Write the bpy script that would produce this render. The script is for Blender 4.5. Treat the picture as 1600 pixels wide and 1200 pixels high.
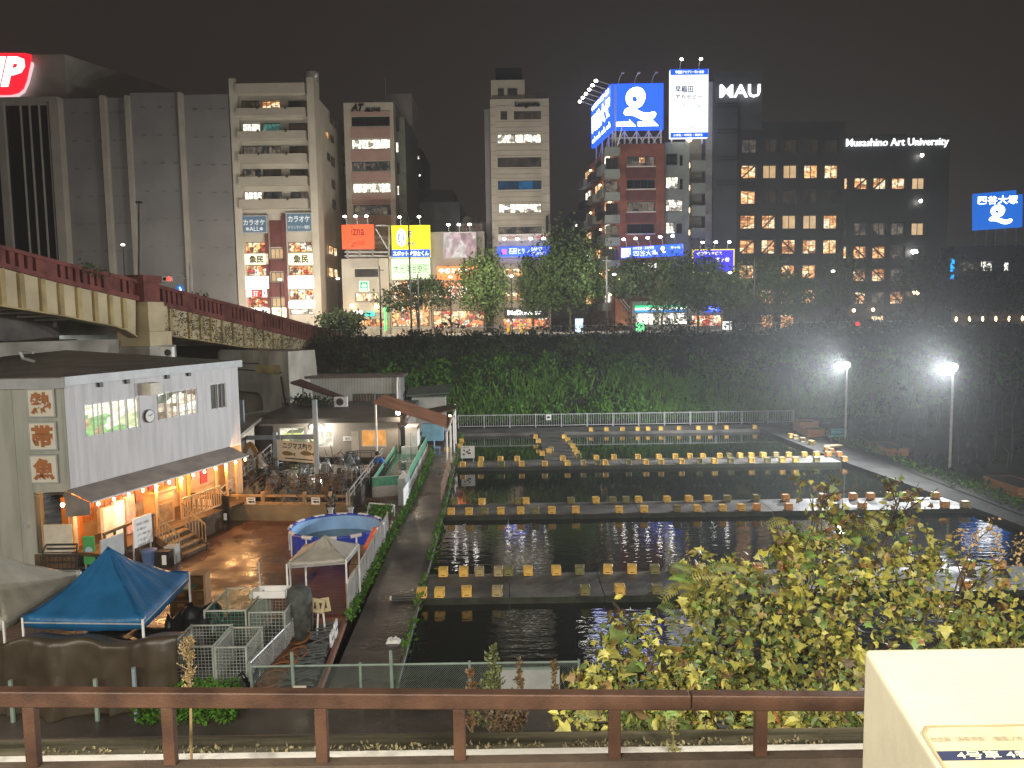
import bpy, bmesh, math, random
from mathutils import Vector, Matrix, noise
R = math.radians
rng = random.Random(7)
S = bpy.context.scene
COL = S.collection
for o in list(bpy.data.objects): bpy.data.objects.remove(o)

# ------------------------------------------------------------------ camera, world, lights, exposure
CAM_H, FPX, PITCH, ROLL = 9.0, 1200.0, R(5.0), .015
cf = Vector((0, math.cos(PITCH), -math.sin(PITCH)))
_r0 = Vector((1, 0, 0)); _u0 = Vector((0, math.sin(PITCH), math.cos(PITCH)))
cr = math.cos(ROLL)*_r0 - math.sin(ROLL)*_u0
cu = math.sin(ROLL)*_r0 + math.cos(ROLL)*_u0
cam = bpy.data.cameras.new('camera'); co = bpy.data.objects.new('camera', cam); COL.objects.link(co)
cam.sensor_width = 36; cam.lens = 36*FPX/1600; cam.clip_end = 2000; cam.clip_start = .1
mw = Matrix.Identity(4)
for i in range(3):
    mw[i][0] = cr[i]; mw[i][1] = cu[i]; mw[i][2] = -cf[i]
mw.translation = Vector((0, 0, CAM_H)); co.matrix_world = mw
S.camera = co

w = bpy.data.worlds.new('World'); S.world = w; w.use_nodes = True
bg = w.node_tree.nodes['Background']
bg.inputs[0].default_value = (.0265, .0205, .0165, 1); bg.inputs[1].default_value = .82
S.view_settings.view_transform = 'Standard'; S.view_settings.look = 'None'
S.view_settings.exposure = 0; S.view_settings.gamma = 1; S.view_settings.use_curve_mapping = False
S.render.engine = 'CYCLES'
cy = S.cycles
cy.use_denoising = True
try: cy.denoiser = 'OPENIMAGEDENOISE'
except Exception: pass
cy.max_bounces = 5; cy.diffuse_bounces = 2; cy.glossy_bounces = 3; cy.transmission_bounces = 3
cy.volume_bounces = 0; cy.caustics_reflective = False; cy.caustics_refractive = False
cy.sample_clamp_indirect = 4; cy.use_light_tree = True; cy.transparent_max_bounces = 8

def lamp(name, kind, loc, power, col=(1, 1, 1), aim=None, size=.2, size_y=None, spot=None, blend=.3):
    l = bpy.data.lights.new(name, kind); l.energy = power; l.color = col
    o = bpy.data.objects.new(name, l); COL.objects.link(o); o.location = loc
    if kind == 'AREA':
        l.size = size
        if size_y: l.shape = 'RECTANGLE'; l.size_y = size_y
    else: l.shadow_soft_size = size
    if kind == 'SPOT': l.spot_size = spot; l.spot_blend = blend
    if aim: o.rotation_euler = Vector(aim).to_track_quat('-Z', 'Y').to_euler()
    return o
# the station platform's lamps behind and above the viewer
for i, x in enumerate((-26, -18, -10, -3, 4, 11, 19)):
    lamp('platform_light', 'AREA', (x, -5.0, 12.6), 1650, (1, .93, .8), (0, .9, -.8), 2.4, .3)
# the two floodlights on poles beside the ponds
FLOOD = [(23.1, 52.8, 5.35), (24.55, 42.6, 5.85)]

# ------------------------------------------------------------------ pixel -> place
def ray(px, py): return cf*FPX + cr*(px-800) + cu*(600-py)
def G(px, py, z=0.):
    d = ray(px, py); return Vector((0, 0, CAM_H)) + d*((z-CAM_H)/d.z)
def A(px, py, Y):
    d = ray(px, py); return Vector((0, 0, CAM_H)) + d*(Y/d.y)

# ------------------------------------------------------------------ materials
MATS = {}
def lin(c): return tuple(c)
def mat(name, col, rough=.7, var=.12, scale=2.5, bump=0., metal=0., spec=.4, emit=0., ecol=None, col2=None, bscale=None, wet=None, detail=5, lo=.35, hi=.65, stretch=None):
    if name in MATS: return MATS[name]
    m = bpy.data.materials.new(name); m.use_nodes = True; nt = m.node_tree; N = nt.nodes; L = nt.links
    b = N['Principled BSDF']
    b.inputs['Roughness'].default_value = rough; b.inputs['Metallic'].default_value = metal
    b.inputs['Specular IOR Level'].default_value = spec
    tc = N.new('ShaderNodeTexCoord')
    no = N.new('ShaderNodeTexNoise'); no.inputs['Scale'].default_value = scale; no.inputs['Detail'].default_value = detail
    L.new(tc.outputs['Object'], no.inputs['Vector'])
    if stretch:
        mpp = N.new('ShaderNodeMapping'); mpp.inputs['Scale'].default_value = stretch; L.new(tc.outputs['Object'], mpp.inputs[0]); L.new(mpp.outputs[0], no.inputs['Vector'])
    ra = N.new('ShaderNodeValToRGB')
    a = [max(0, c*(1-var)) for c in col]; c2 = col2 if col2 else [min(1, c*(1+var)) for c in col]
    ra.color_ramp.elements[0].color = (*a, 1); ra.color_ramp.elements[1].color = (*c2, 1)
    ra.color_ramp.elements[0].position = lo; ra.color_ramp.elements[1].position = hi
    L.new(no.outputs['Fac'], ra.inputs['Fac']); L.new(ra.outputs['Color'], b.inputs['Base Color'])
    if bump:
        n2 = N.new('ShaderNodeTexNoise'); n2.inputs['Scale'].default_value = bscale or scale*6; n2.inputs['Detail'].default_value = 6
        L.new(tc.outputs['Object'], n2.inputs['Vector'])
        bu = N.new('ShaderNodeBump'); bu.inputs['Strength'].default_value = bump; bu.inputs['Distance'].default_value = .03
        L.new(n2.outputs['Fac'], bu.inputs['Height']); L.new(bu.outputs['Normal'], b.inputs['Normal'])
    if wet:
        n3 = N.new('ShaderNodeTexNoise'); n3.inputs['Scale'].default_value = wet[2]; n3.inputs['Detail'].default_value = 4
        L.new(tc.outputs['Object'], n3.inputs['Vector'])
        mr = N.new('ShaderNodeMapRange'); mr.inputs[1].default_value = .38; mr.inputs[2].default_value = .62
        mr.inputs[3].default_value = wet[0]; mr.inputs[4].default_value = wet[1]
        L.new(n3.outputs['Fac'], mr.inputs[0]); L.new(mr.outputs[0], b.inputs['Roughness'])
    if emit:
        b.inputs['Emission Color'].default_value = (*(ecol or col), 1); b.inputs['Emission Strength'].default_value = emit
    MATS[name] = m; return m
def emat(name, col, s):
    if name in MATS: return MATS[name]
    m = bpy.data.materials.new(name); m.use_nodes = True; nt = m.node_tree
    b = nt.nodes['Principled BSDF']; b.inputs['Base Color'].default_value = (*[c*.5 for c in col], 1); b.inputs['Roughness'].default_value = .4
    b.inputs['Emission Color'].default_value = (*col, 1); b.inputs['Emission Strength'].default_value = s
    MATS[name] = m; return m
def room(name, cols, s, sx=1.2, sz=1.6, dark=.35, seed=0.):
    """A lit window: what stands in the lit room reads as blocks of brighter and darker colour."""
    if name in MATS: return MATS[name]
    m = bpy.data.materials.new(name); m.use_nodes = True; nt = m.node_tree; N = nt.nodes; L = nt.links
    b = N['Principled BSDF']; b.inputs['Roughness'].default_value = .15; b.inputs['Base Color'].default_value = (.02, .02, .02, 1)
    g = N.new('ShaderNodeNewGeometry'); mp = N.new('ShaderNodeMapping'); mp.inputs['Location'].default_value = (seed, seed*1.7, seed*.6)
    mp.inputs['Scale'].default_value = (sx, sx, sz); L.new(g.outputs['Position'], mp.inputs['Vector'])
    v = N.new('ShaderNodeTexVoronoi'); v.distance = 'CHEBYCHEV'; v.inputs['Scale'].default_value = 1.
    L.new(mp.outputs[0], v.inputs['Vector'])
    ra = N.new('ShaderNodeValToRGB'); ra.color_ramp.interpolation = 'CONSTANT'
    e = ra.color_ramp.elements
    for i, c in enumerate(cols):
        el = e[i] if i < 2 else e.new(i/len(cols))
        el.position = i/len(cols); el.color = (*c, 1)
    sep = N.new('ShaderNodeSeparateColor'); L.new(v.outputs['Color'], sep.inputs[0]); L.new(sep.outputs[0], ra.inputs['Fac'])
    no = N.new('ShaderNodeTexNoise'); no.inputs['Scale'].default_value = 2.3; L.new(mp.outputs[0], no.inputs['Vector'])
    mr = N.new('ShaderNodeMapRange'); mr.inputs[1].default_value = .4; mr.inputs[2].default_value = .6; mr.inputs[3].default_value = dark; mr.inputs[4].default_value = 1.
    L.new(no.outputs['Fac'], mr.inputs[0])
    mu = N.new('ShaderNodeMath'); mu.operation = 'MULTIPLY'; mu.inputs[1].default_value = s; L.new(mr.outputs[0], mu.inputs[0])
    L.new(ra.outputs['Color'], b.inputs['Emission Color']); L.new(mu.outputs[0], b.inputs['Emission Strength'])
    MATS[name] = m; return m

# ------------------------------------------------------------------ mesh building
ORG = {}
class MB:
    def __init__(s): s.v = []; s.f = []; s.mi = []; s.m = 0
    def add(s, vs, fs):
        k = len(s.v); s.v += [Vector(v) for v in vs]; s.f += [tuple(i+k for i in f) for f in fs]; s.mi += [s.m]*len(fs); return s
    def quad(s, *p): return s.add(p, [tuple(range(len(p)))])
    def hexa(s, b, t):
        n = len(b); fs = [tuple(reversed(range(n))), tuple(range(n, 2*n))] + [(i, (i+1) % n, (i+1) % n+n, i+n) for i in range(n)]
        return s.add(list(b)+list(t), fs)
    def box(s, c, d, rz=0., rot=None):
        x, y, z = d[0]/2, d[1]/2, d[2]/2
        M = rot.to_matrix() if rot else Matrix.Rotation(rz, 3, 'Z')
        p = [Vector(c)+M @ Vector(q) for q in ((-x, -y, -z), (x, -y, -z), (x, y, -z), (-x, y, -z), (-x, -y, z), (x, -y, z), (x, y, z), (-x, y, z))]
        return s.hexa(p[:4], p[4:])
    def bx(s, x0, y0, z0, x1, y1, z1): return s.box(((x0+x1)/2, (y0+y1)/2, (z0+z1)/2), (abs(x1-x0), abs(y1-y0), abs(z1-z0)))
    def bar(s, p, q, w, h=None):
        p, q = Vector(p), Vector(q); h = h or w; d = (q-p).normalized()
        a = d.cross(Vector((0, 0, 1)))
        a = Vector((1, 0, 0)) if a.length < 1e-3 else a.normalized()
        b = a.cross(d); a *= w/2; b *= h/2
        return s.hexa([p-a-b, p+a-b, p+a+b, p-a+b], [q-a-b, q+a-b, q+a+b, q-a+b])
    def tube(s, p, q, r0, r1=None, n=8): return s.path([p, q], [r0, r0 if r1 is None else r1], n)
    def path(s, pts, rs, n=6):
        pts = [Vector(p) for p in pts]
        if not isinstance(rs, (list, tuple)): rs = [rs]*len(pts)
        k = len(s.v); ref = None
        for i, p in enumerate(pts):
            d = (pts[min(i+1, len(pts)-1)]-pts[max(i-1, 0)]).normalized()
            a = d.cross(Vector((0, 0, 1)) if abs(d.z) < .9 else Vector((1, 0, 0))) if ref is None else ref - d*ref.dot(d)
            a.normalize(); ref = a; b = d.cross(a)
            for j in range(n):
                t = 2*math.pi*j/n; s.v.append(p+(a*math.cos(t)+b*math.sin(t))*rs[i])
        for i in range(len(pts)-1):
            for j in range(n):
                s.f.append((k+i*n+j, k+i*n+(j+1) % n, k+(i+1)*n+(j+1) % n, k+(i+1)*n+j)); s.mi.append(s.m)
        s.f.append(tuple(k+j for j in reversed(range(n)))); s.f.append(tuple(k+(len(pts)-1)*n+j for j in range(n))); s.mi += [s.m]*2
        return s
    def lathe(s, c, prof, n=16, cap=True):
        c = Vector(c); k = len(s.v)
        for r, z in prof:
            for j in range(n):
                t = 2*math.pi*j/n; s.v.append(c+Vector((r*math.cos(t), r*math.sin(t), z)))
        for i in range(len(prof)-1):
            for j in range(n):
                s.f.append((k+i*n+j, k+i*n+(j+1) % n, k+(i+1)*n+(j+1) % n, k+(i+1)*n+j)); s.mi.append(s.m)
        if cap:
            s.f.append(tuple(k+j for j in reversed(range(n)))); s.f.append(tuple(k+(len(prof)-1)*n+j for j in range(n))); s.mi += [s.m]*2
        return s
    def ell(s, c, r, n=10, m=6):
        return s.lathe0(c, r, n, m)
    def lathe0(s, c, r, n, m):
        c = Vector(c); k = len(s.v)
        for i in range(m+1):
            ph = -math.pi/2+math.pi*i/m
            for j in range(n):
                t = 2*math.pi*j/n; s.v.append(c+Vector((r[0]*math.cos(ph)*math.cos(t), r[1]*math.cos(ph)*math.sin(t), r[2]*math.sin(ph))))
        for i in range(m):
            for j in range(n):
                s.f.append((k+i*n+j, k+i*n+(j+1) % n, k+(i+1)*n+(j+1) % n, k+(i+1)*n+j)); s.mi.append(s.m)
        return s
    def build(s, name, mats, parent=None, smooth=False, base=None, **props):
        org = ORG[parent.name] if parent else (Vector(base) if base is not None else s.base())
        me = bpy.data.meshes.new(name)
        me.from_pydata([v-org for v in s.v], [], s.f)
        ms = mats if isinstance(mats, (list, tuple)) else [mats]
        for m in ms: me.materials.append(m)
        if len(ms) > 1: me.polygons.foreach_set('material_index', s.mi)
        if smooth: me.polygons.foreach_set('use_smooth', [True]*len(me.polygons))
        me.update()
        o = bpy.data.objects.new(name, me); COL.objects.link(o)
        ORG[o.name] = org.copy()
        if parent: o.parent = parent
        else: o.location = org
        for k_, v_ in props.items(): o[k_] = v_
        return o
    def base(s):
        xs = [v.x for v in s.v]; ys = [v.y for v in s.v]; zs = [v.z for v in s.v]
        return Vector(((min(xs)+max(xs))/2, (min(ys)+max(ys))/2, min(zs)))
def thing(name, label, cat, loc, group=None):
    o = bpy.data.objects.new(name, None); COL.objects.link(o); o.location = loc; o.empty_display_size = .2
    ORG[o.name] = Vector(loc); o['label'] = label; o['category'] = cat
    if group: o['group'] = group
    return o
def tag(o, label, cat, group=None):
    o['label'] = label; o['category'] = cat
    if group: o['group'] = group
    return o
def copy_tree(o, parent=None):
    c = o.copy(); COL.objects.link(c); c.parent = parent
    for ch in o.children: copy_tree(ch, c)
    return c

# ------------------------------------------------------------------ facades: a vertical plane with (u, z) coordinates
class Fac:
    def __init__(s, p, q):
        s.p = Vector((p[0], p[1], 0)); d = Vector((q[0]-p[0], q[1]-p[1], 0)); s.L = d.length; s.u = d.normalized(); s.n = Vector((s.u.y, -s.u.x, 0))
    def pt(s, u, z, d=0.): return s.p+s.u*u+s.n*d+Vector((0, 0, z))
    def px(s, x, y, d=0.):
        r = ray(x, y); o = Vector((0, 0, CAM_H)); t = (s.p+s.n*d-o).dot(s.n)/r.dot(s.n)
        q = o+r*t-s.p; return q.dot(s.u), q.z
    def rect(s, x0, y0, x1, y1, d=0.):
        xm, ym = (x0+x1)/2, (y0+y1)/2
        return s.px(x0, ym, d)[0], s.px(x1, ym, d)[0], s.px(xm, y1, d)[1], s.px(xm, y0, d)[1]
    def box(s, mb, u0, u1, z0, z1, d0, d1):
        if d0 > d1: d0, d1 = d1, d0
        return mb.hexa([s.pt(u0, z0, d1), s.pt(u1, z0, d1), s.pt(u1, z0, d0), s.pt(u0, z0, d0)], [s.pt(u0, z1, d1), s.pt(u1, z1, d1), s.pt(u1, z1, d0), s.pt(u0, z1, d0)])
    def wall(s, mb, u0, u1, z0, z1, holes=(), t=.15, d=0.):
        us = sorted({u0, u1, *[min(max(h[i], u0), u1) for h in holes for i in (0, 1)]}); zs = sorted({z0, z1, *[min(max(h[i], z0), z1) for h in holes for i in (2, 3)]})
        for a, b in zip(us, us[1:]):
            run = None
            for c, e in zip(zs, zs[1:]):
                um, zm = (a+b)/2, (c+e)/2
                if any(h[0] < um < h[1] and h[2] < zm < h[3] for h in holes): continue
                mb.quad(s.pt(a, c, d), s.pt(b, c, d), s.pt(b, e, d), s.pt(a, e, d))
        for h in holes:
            a, b, c, e = max(h[0], u0), min(h[1], u1), max(h[2], z0), min(h[3], z1)
            if a >= b or c >= e: continue
            f = lambda u, z, q: s.pt(u, z, d-q)
            mb.quad(f(a, c, 0), f(a, e, 0), f(a, e, t), f(a, c, t)); mb.quad(f(b, c, 0), f(b, c, t), f(b, e, t), f(b, e, 0))
            mb.quad(f(a, c, 0), f(a, c, t), f(b, c, t), f(b, c, 0)); mb.quad(f(a, e, 0), f(b, e, 0), f(b, e, t), f(a, e, t))
        return mb
    def window(s, parent, r, nx, ny, pane, frame, t=.15, fw=.06, d=0., brace=0, sill=None):
        u0, u1, z0, z1 = r; mb = MB()
        s.box(mb, u0, u0+fw, z0, z1, d-t, d-t+.08); s.box(mb, u1-fw, u1, z0, z1, d-t, d-t+.08)
        s.box(mb, u0+fw, u1-fw, z0, z0+fw, d-t, d-t+.08); s.box(mb, u0+fw, u1-fw, z1-fw, z1, d-t, d-t+.08)
        for i in range(1, nx): u = u0+(u1-u0)*i/nx; s.box(mb, u-fw*.4, u+fw*.4, z0+fw, z1-fw, d-t, d-t+.07)
        for i in range(1, ny): z = z0+(z1-z0)*i/ny; s.box(mb, u0+fw, u1-fw, z-fw*.4, z+fw*.4, d-t, d-t+.06)
        if brace:
            a, b = (z0, z1) if brace > 0 else (z1, z0)
            mb.bar(s.pt(u0, a, d-t+.1), s.pt(u1, b, d-t+.1), .05, .2)
        w_ = mb.build('window', frame, parent)
        mb = MB(); mb.quad(s.pt(u0, z0, d-t+.03), s.pt(u1, z0, d-t+.03), s.pt(u1, z1, d-t+.03), s.pt(u0, z1, d-t+.03))
        mb.build('pane', pane, w_)
        if sill:
            mb = MB(); s.box(mb, u0-.1, u1+.1, z0-.12, z0-.002, d+.002, d+.14); mb.build('sill', sill, w_)
        return w_

TXT = {}
def text_geo(body, bold=0., shear=0.):
    k = (body, bold, shear)
    if k not in TXT:
        c = bpy.data.curves.new('lettering', 'FONT'); c.body = body; c.resolution_u = 2; c.offset = bold; c.shear = shear; c.space_line = .9
        o = bpy.data.objects.new('lettering', c); COL.objects.link(o)
        me = bpy.data.meshes.new_from_object(o.evaluated_get(bpy.context.evaluated_depsgraph_get()))
        vs = [v.co.copy() for v in me.vertices]; fs = [tuple(p.vertices) for p in me.polygons]
        bpy.data.objects.remove(o); bpy.data.curves.remove(c); bpy.data.meshes.remove(me)
        x0 = min(v.x for v in vs); x1 = max(v.x for v in vs); y0 = min(v.y for v in vs); y1 = max(v.y for v in vs)
        TXT[k] = ([((v.x-x0)/(x1-x0), (v.y-y0)/(y1-y0)) for v in vs], fs)
    return TXT[k]
def text(mb, fac, body, r, d=.03, bold=0., shear=0., ext=0.):
    vs, fs = text_geo(body, bold, shear); u0, u1, z0, z1 = r
    mb.add([fac.pt(u0+(u1-u0)*a, z0+(z1-z0)*b, d) for a, b in vs], fs)
    if ext:
        mb.add([fac.pt(u0+(u1-u0)*a, z0+(z1-z0)*b, d-ext) for a, b in vs], fs)
        edge = {}
        for f in fs:
            for i in range(len(f)): e = (f[i], f[(i+1) % len(f)]); edge[tuple(sorted(e))] = edge.get(tuple(sorted(e)), 0)+1
        n = len(vs); k = len(mb.v)-2*n
        for (i, j), c in edge.items():
            if c == 1: mb.f.append((k+i, k+j, k+n+j, k+n+i)); mb.mi.append(mb.m)
    return mb
def poly(mb, fac, pts, d=.03, ext=0.):
    if not ext: mb.quad(*[fac.pt(u, z, d) for u, z in pts])
    else: mb.hexa([fac.pt(u, z, d-ext) for u, z in pts], [fac.pt(u, z, d) for u, z in pts])
    return mb

def lerp(pts, x):
    for (a, b), (c, e) in zip(pts, pts[1:]):
        if x <= c: return b+(e-b)*(x-a)/(c-a)
    (a, b), (c, e) = pts[-2:]; return b+(e-b)*(x-a)/(c-a)
ORD = 'first second third fourth fifth sixth seventh eighth ninth tenth eleventh twelfth thirteenth fourteenth fifteenth sixteenth seventeenth eighteenth nineteenth twentieth twenty-first twenty-second twenty-third twenty-fourth twenty-fifth twenty-sixth twenty-seventh twenty-eighth twenty-ninth thirtieth thirty-first thirty-second thirty-third thirty-fourth thirty-fifth thirty-sixth'.split()
# ------------------------------------------------------------------ shared materials
conc = mat('wet_concrete', (.115, .11, .1), .35, .35, .7, .35, spec=.16, wet=(.38, .75, .5), bscale=9)
path_m = mat('wet_path', (.075, .062, .052), .4, .4, .5, .4, wet=(.14, .65, .35), bscale=7)
yard_m = mat('wet_yard_tiles', (.12, .05, .03), .35, .5, .7, .3, wet=(.17, .6, .9), bscale=12)
soil = mat('dark_soil', (.03, .028, .02), .9, .4, .5, .5)
asph = mat('street_asphalt', (.05, .05, .05), .5, .2, .6, .2)
steel = mat('galvanised_steel', (.45, .46, .46), .45, .15, 3, metal=.3)
white_p = mat('white_paint', (.75, .73, .7), .5, .08, 3)
dark_m = mat('dark_metal', (.03, .03, .032), .5, .2, 3)
black_m = mat('black_plastic', (.012, .012, .014), .35, .3, 3)
glass_d = mat('dark_glass', (.012, .014, .018), .08, .2, .5, spec=.6)
frame_d = mat('dark_window_frame', (.05, .05, .052), .4, .1)
frame_w = mat('pale_window_frame', (.5, .5, .48), .4, .1)
rust = mat('rusty_brown_paint', (.05, .024, .014), .55, .3, 5, .12, col2=(.078, .038, .021), bscale=90)
wood_m = mat('weathered_wood', (.3, .19, .09), .7, .3, 3, .2)
wood_d = mat('dark_wood', (.09, .055, .03), .7, .3, 3, .2)

# ------------------------------------------------------------------ the ground, water and paths
mb = MB(); mb.quad((-600, -100, -1.6), (600, -100, -1.6), (600, 900, -1.6), (-600, 900, -1.6)); mb.build('ground', soil, kind='structure')
PL, PR = -3.2, 19.6
def pond_right(y): return lerp([(15, 21.6), (33, 21.1), (46, 19.9), (60, 19.3)], y)
# water
wm = bpy.data.materials.new('pond_water'); wm.use_nodes = True; nt = wm.node_tree; b = nt.nodes['Principled BSDF']
b.inputs['Base Color'].default_value = (.006, .008, .005, 1); b.inputs['Roughness'].default_value = .04; b.inputs['IOR'].default_value = 1.55
tc = nt.nodes.new('ShaderNodeTexCoord'); mp = nt.nodes.new('ShaderNodeMapping'); mp.inputs['Scale'].default_value = (.8, 2.2, 1)
n1 = nt.nodes.new('ShaderNodeTexNoise'); n1.inputs['Scale'].default_value = 1.5; n1.inputs['Detail'].default_value = 2.5; n1.inputs['Roughness'].default_value = .5
nt.links.new(tc.outputs['Object'], mp.inputs[0]); nt.links.new(mp.outputs[0], n1.inputs['Vector'])
bu = nt.nodes.new('ShaderNodeBump'); bu.inputs['Strength'].default_value = .75; bu.inputs['Distance'].default_value = .1
# breeze: the two near ponds are ruffled, the far ones lie still
sp = nt.nodes.new('ShaderNodeSeparateXYZ'); nt.links.new(tc.outputs['Object'], sp.inputs[0])
mr = nt.nodes.new('ShaderNodeMapRange'); mr.inputs[1].default_value = -20; mr.inputs[2].default_value = 10
crv = nt.nodes.new('ShaderNodeValToRGB')
for i_, (p_, v_) in enumerate(((.27, .17), (.34, .115), (.61, .095), (.68, .008))):
    el = crv.color_ramp.elements[i_] if i_ < 2 else crv.color_ramp.elements.new(p_)
    el.position = p_; el.color = (v_, v_, v_, 1)
nt.links.new(sp.outputs['Y'], mr.inputs[0]); mu = nt.nodes.new('ShaderNodeMath'); mu.operation = 'MULTIPLY'
nt.links.new(mr.outputs[0], crv.inputs[0]); nt.links.new(crv.outputs[0], mu.inputs[0]); nt.links.new(n1.outputs['Fac'], mu.inputs[1])
nt.links.new(mu.outputs[0], bu.inputs['Height']); nt.links.new(bu.outputs['Normal'], b.inputs['Normal'])
mb = MB(); mb.quad((-3.4, 17.6, -.22), (22.2, 17.6, -.22), (20.4, 59.3, -.22), (-3.9, 59.3, -.22)); mb.build('water', wm, base=(0, 36, -.22), kind='structure')
slime = mat('algae_dark_concrete', (.02, .022, .014), .6, .4, 2, .3, col2=(.035, .04, .022))
# walkways of concrete slabs over the ponds
def walkway(name, y0, y1, x0, x1, step=3.1, along='x'):
    e = bpy.data.objects.new(name, None); COL.objects.link(e); ORG[e.name] = Vector((0, 0, 0)); e['kind'] = 'structure'
    n = max(1, round((x1-x0)/step)); g = .012
    for i in range(n):
        a = x0+(x1-x0)*i/n+g; b_ = x0+(x1-x0)*(i+1)/n-g; dz = rng.uniform(-.012, .0)
        mb = MB()
        if along == 'x': mb.bx(a, y0, -.34, b_, y1, dz)
        else: mb.bx(y0, a, -.34, y1, b_, dz)
        mb.mi = [1, 0, 1, 1, 1, 1]; mb.build('slab', [conc, slime], e)
    return e
walkway('walkway', 24.05, 26.4, -3.25, 21.3)
walkway('walkway', 34.35, 36.6, -3.3, 20.9)
walkway('walkway', 45.6, 47.8, -3.4, 19.8)
walkway('walkway', 2.0, 4.0, 47.83, 59.2, 3.8, 'y')
mb = MB(); mb.bx(-4.4, 59.2, -.5, 26, 62.2, 0); mb.build('far_bank', conc, kind='structure')
# left path
mb = MB(); mb.hexa([Vector(p) for p in ((-4.6, 17.6, -.6), (-2.95, 17.6, -.6), (-3.3, 36, -.6), (-3.9, 59.2, -.6), (-5.3, 59.2, -.6), (-5.1, 37, -.6))], [Vector(p) for p in ((-4.6, 17.6, 0), (-2.95, 17.6, 0), (-3.3, 36, 0), (-3.9, 59.2, 0), (-5.3, 59.2, 0), (-5.1, 37, 0))]); mb.build('path', path_m, kind='structure')
mb = MB(); mb.path([(-2.93, 17.6, .01), (-3.28, 36, .01), (-3.88, 59.2, .01)], .045, 6); mb.build('path_kerb', conc, kind='structure')
# right path
rp = [(21.6, 15), (21.1, 33), (19.9, 46), (19.3, 59.2)]; ro = [(22.9, 59.2), (22.6, 45), (22.3, 36), (23.2, 15)]
mb = MB(); mb.hexa([Vector((x, y, -.6)) for x, y in reversed(rp)][::-1]+[Vector((x, y, -.6)) for x, y in ro], [Vector((x, y, .01)) for x, y in rp]+[Vector((x, y, .01)) for x, y in ro]); mb.build('path', mat('dry_gritty_path', (.042, .04, .037), .9, .3, .8, .3, spec=.15, bscale=9), kind='structure')
# yard
mb = MB(); mb.bx(-60, 15, -.6, -5.15, 62, -.004); mb.build('yard', yard_m, kind='structure')
# near bank below the station
mb = MB(); mb.hexa([Vector(p) for p in ((-40, 16, -1.5), (40, 16, -1.5), (40, 17.7, -1.5), (-40, 17.7, -1.5))], [Vector(p) for p in ((-40, 16, .02), (40, 16, .02), (40, 17.7, .02), (-40, 17.7, .02))]); mb.build('near_bank', path_m, kind='structure')
# slope between the wall and the ponds
mb = MB(); mb.quad((-60, 6.4, 4.3), (60, 6.4, 4.3), (60, 16, -.2), (-60, 16, -.2)); mb.build('near_slope', soil, kind='structure')
# platform, track bed, retaining wall (under and just before the viewer)
plat = mat('platform_concrete', (.3, .29, .27), .8, .15, 1.5, .1)
mb = MB(); mb.bx(-30, -9, 6.2, 30, 2.35, 7.4); mb.build('platform', plat, kind='structure')
mb = MB(); mb.bx(-30, 2.35, 4.4, 30, 5.7, 5.2); mb.build('track_bed', soil, kind='structure')
moss = mat('mossy_concrete', (.05, .045, .025), .85, .1, 1.4, .6, col2=(.16, .14, .09), bscale=8, stretch=(.5, 6, 6), lo=.38, hi=.66)
mb = MB()
mb.bx(-30, 6.06, 4.0, 30, 6.32, 5.44); mb.bx(-30, 5.98, 4.0, 30, 6.058, 5.43)
mb.build('retaining_wall', moss, kind='structure')
wl = mat('flaking_white_paint', (.62, .58, .5), .7, .4, 2.2, .3, col2=(.75, .72, .66), detail=10, lo=.3, hi=.45)
mb = MB(); mb.bx(-30, 5.88, 4.0, 30, 5.975, 5.495); mb.build('white_coping', wl, kind='structure')

# terrain on the right bank and the embankment up to the street
def sheet(name, m, xs, ys, zf):
    mb = MB(); n = len(xs)
    mb.v = [Vector((x, y, zf(x, y))) for y in ys for x in xs]
    mb.f = [(j*n+i, j*n+i+1, (j+1)*n+i+1, (j+1)*n+i) for j in range(len(ys)-1) for i in range(n-1)]; mb.mi = [0]*len(mb.f)
    return mb.build(name, m, smooth=True, kind='structure')
def sstep(a, b, x): t = min(1, max(0, (x-a)/(b-a))); return t*t*(3-2*t)
def emb(x, y):
    z = .25+6.6*sstep(62, 76.5, y)
    return z+.35*noise.noise(Vector((x*.25, y*.25, 0)))*(1-sstep(74.5, 76.5, y))*sstep(62, 63.5, y)
sheet('embankment', soil, [-40+i*1.6 for i in range(106)], [62.2+i*1.0 for i in range(16)], emb)
def bank(x, y): return .05+4.5*sstep(24, 50, x)+.25*noise.noise(Vector((x*.3, y*.3, 5)))*sstep(22.5, 25, x)
sheet('right_bank', soil, [22.2+i*1.6 for i in range(50)], [14+i*1.7 for i in range(29)], bank)
mb = MB(); mb.quad((-300, 77.0, 6.95), (300, 77.0, 6.95), (300, 600, 6.95), (-300, 600, 6.95)); mb.build('street', asph, kind='structure')
mb = MB(); mb.bx(-300, 87.6, 6.5, 300, 95.8, 7.09); mb.build('pavement', plat, kind='structure')
mb = MB(); mb.bx(-19, 76.6, 6.2, 120, 77.0, 7.2); mb.build('street_kerb', plat, kind='structure')

# ------------------------------------------------------------------ haze
HAZE = .00115
for i, (x, y, z) in enumerate(FLOOD):
    lamp('floodlight_beam', 'SPOT', (x-.4, y-.4, z-.06), 25000, (.93, .97, 1), (-1, -.15, -.08), .12, None, R(162), 1.0)
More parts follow.
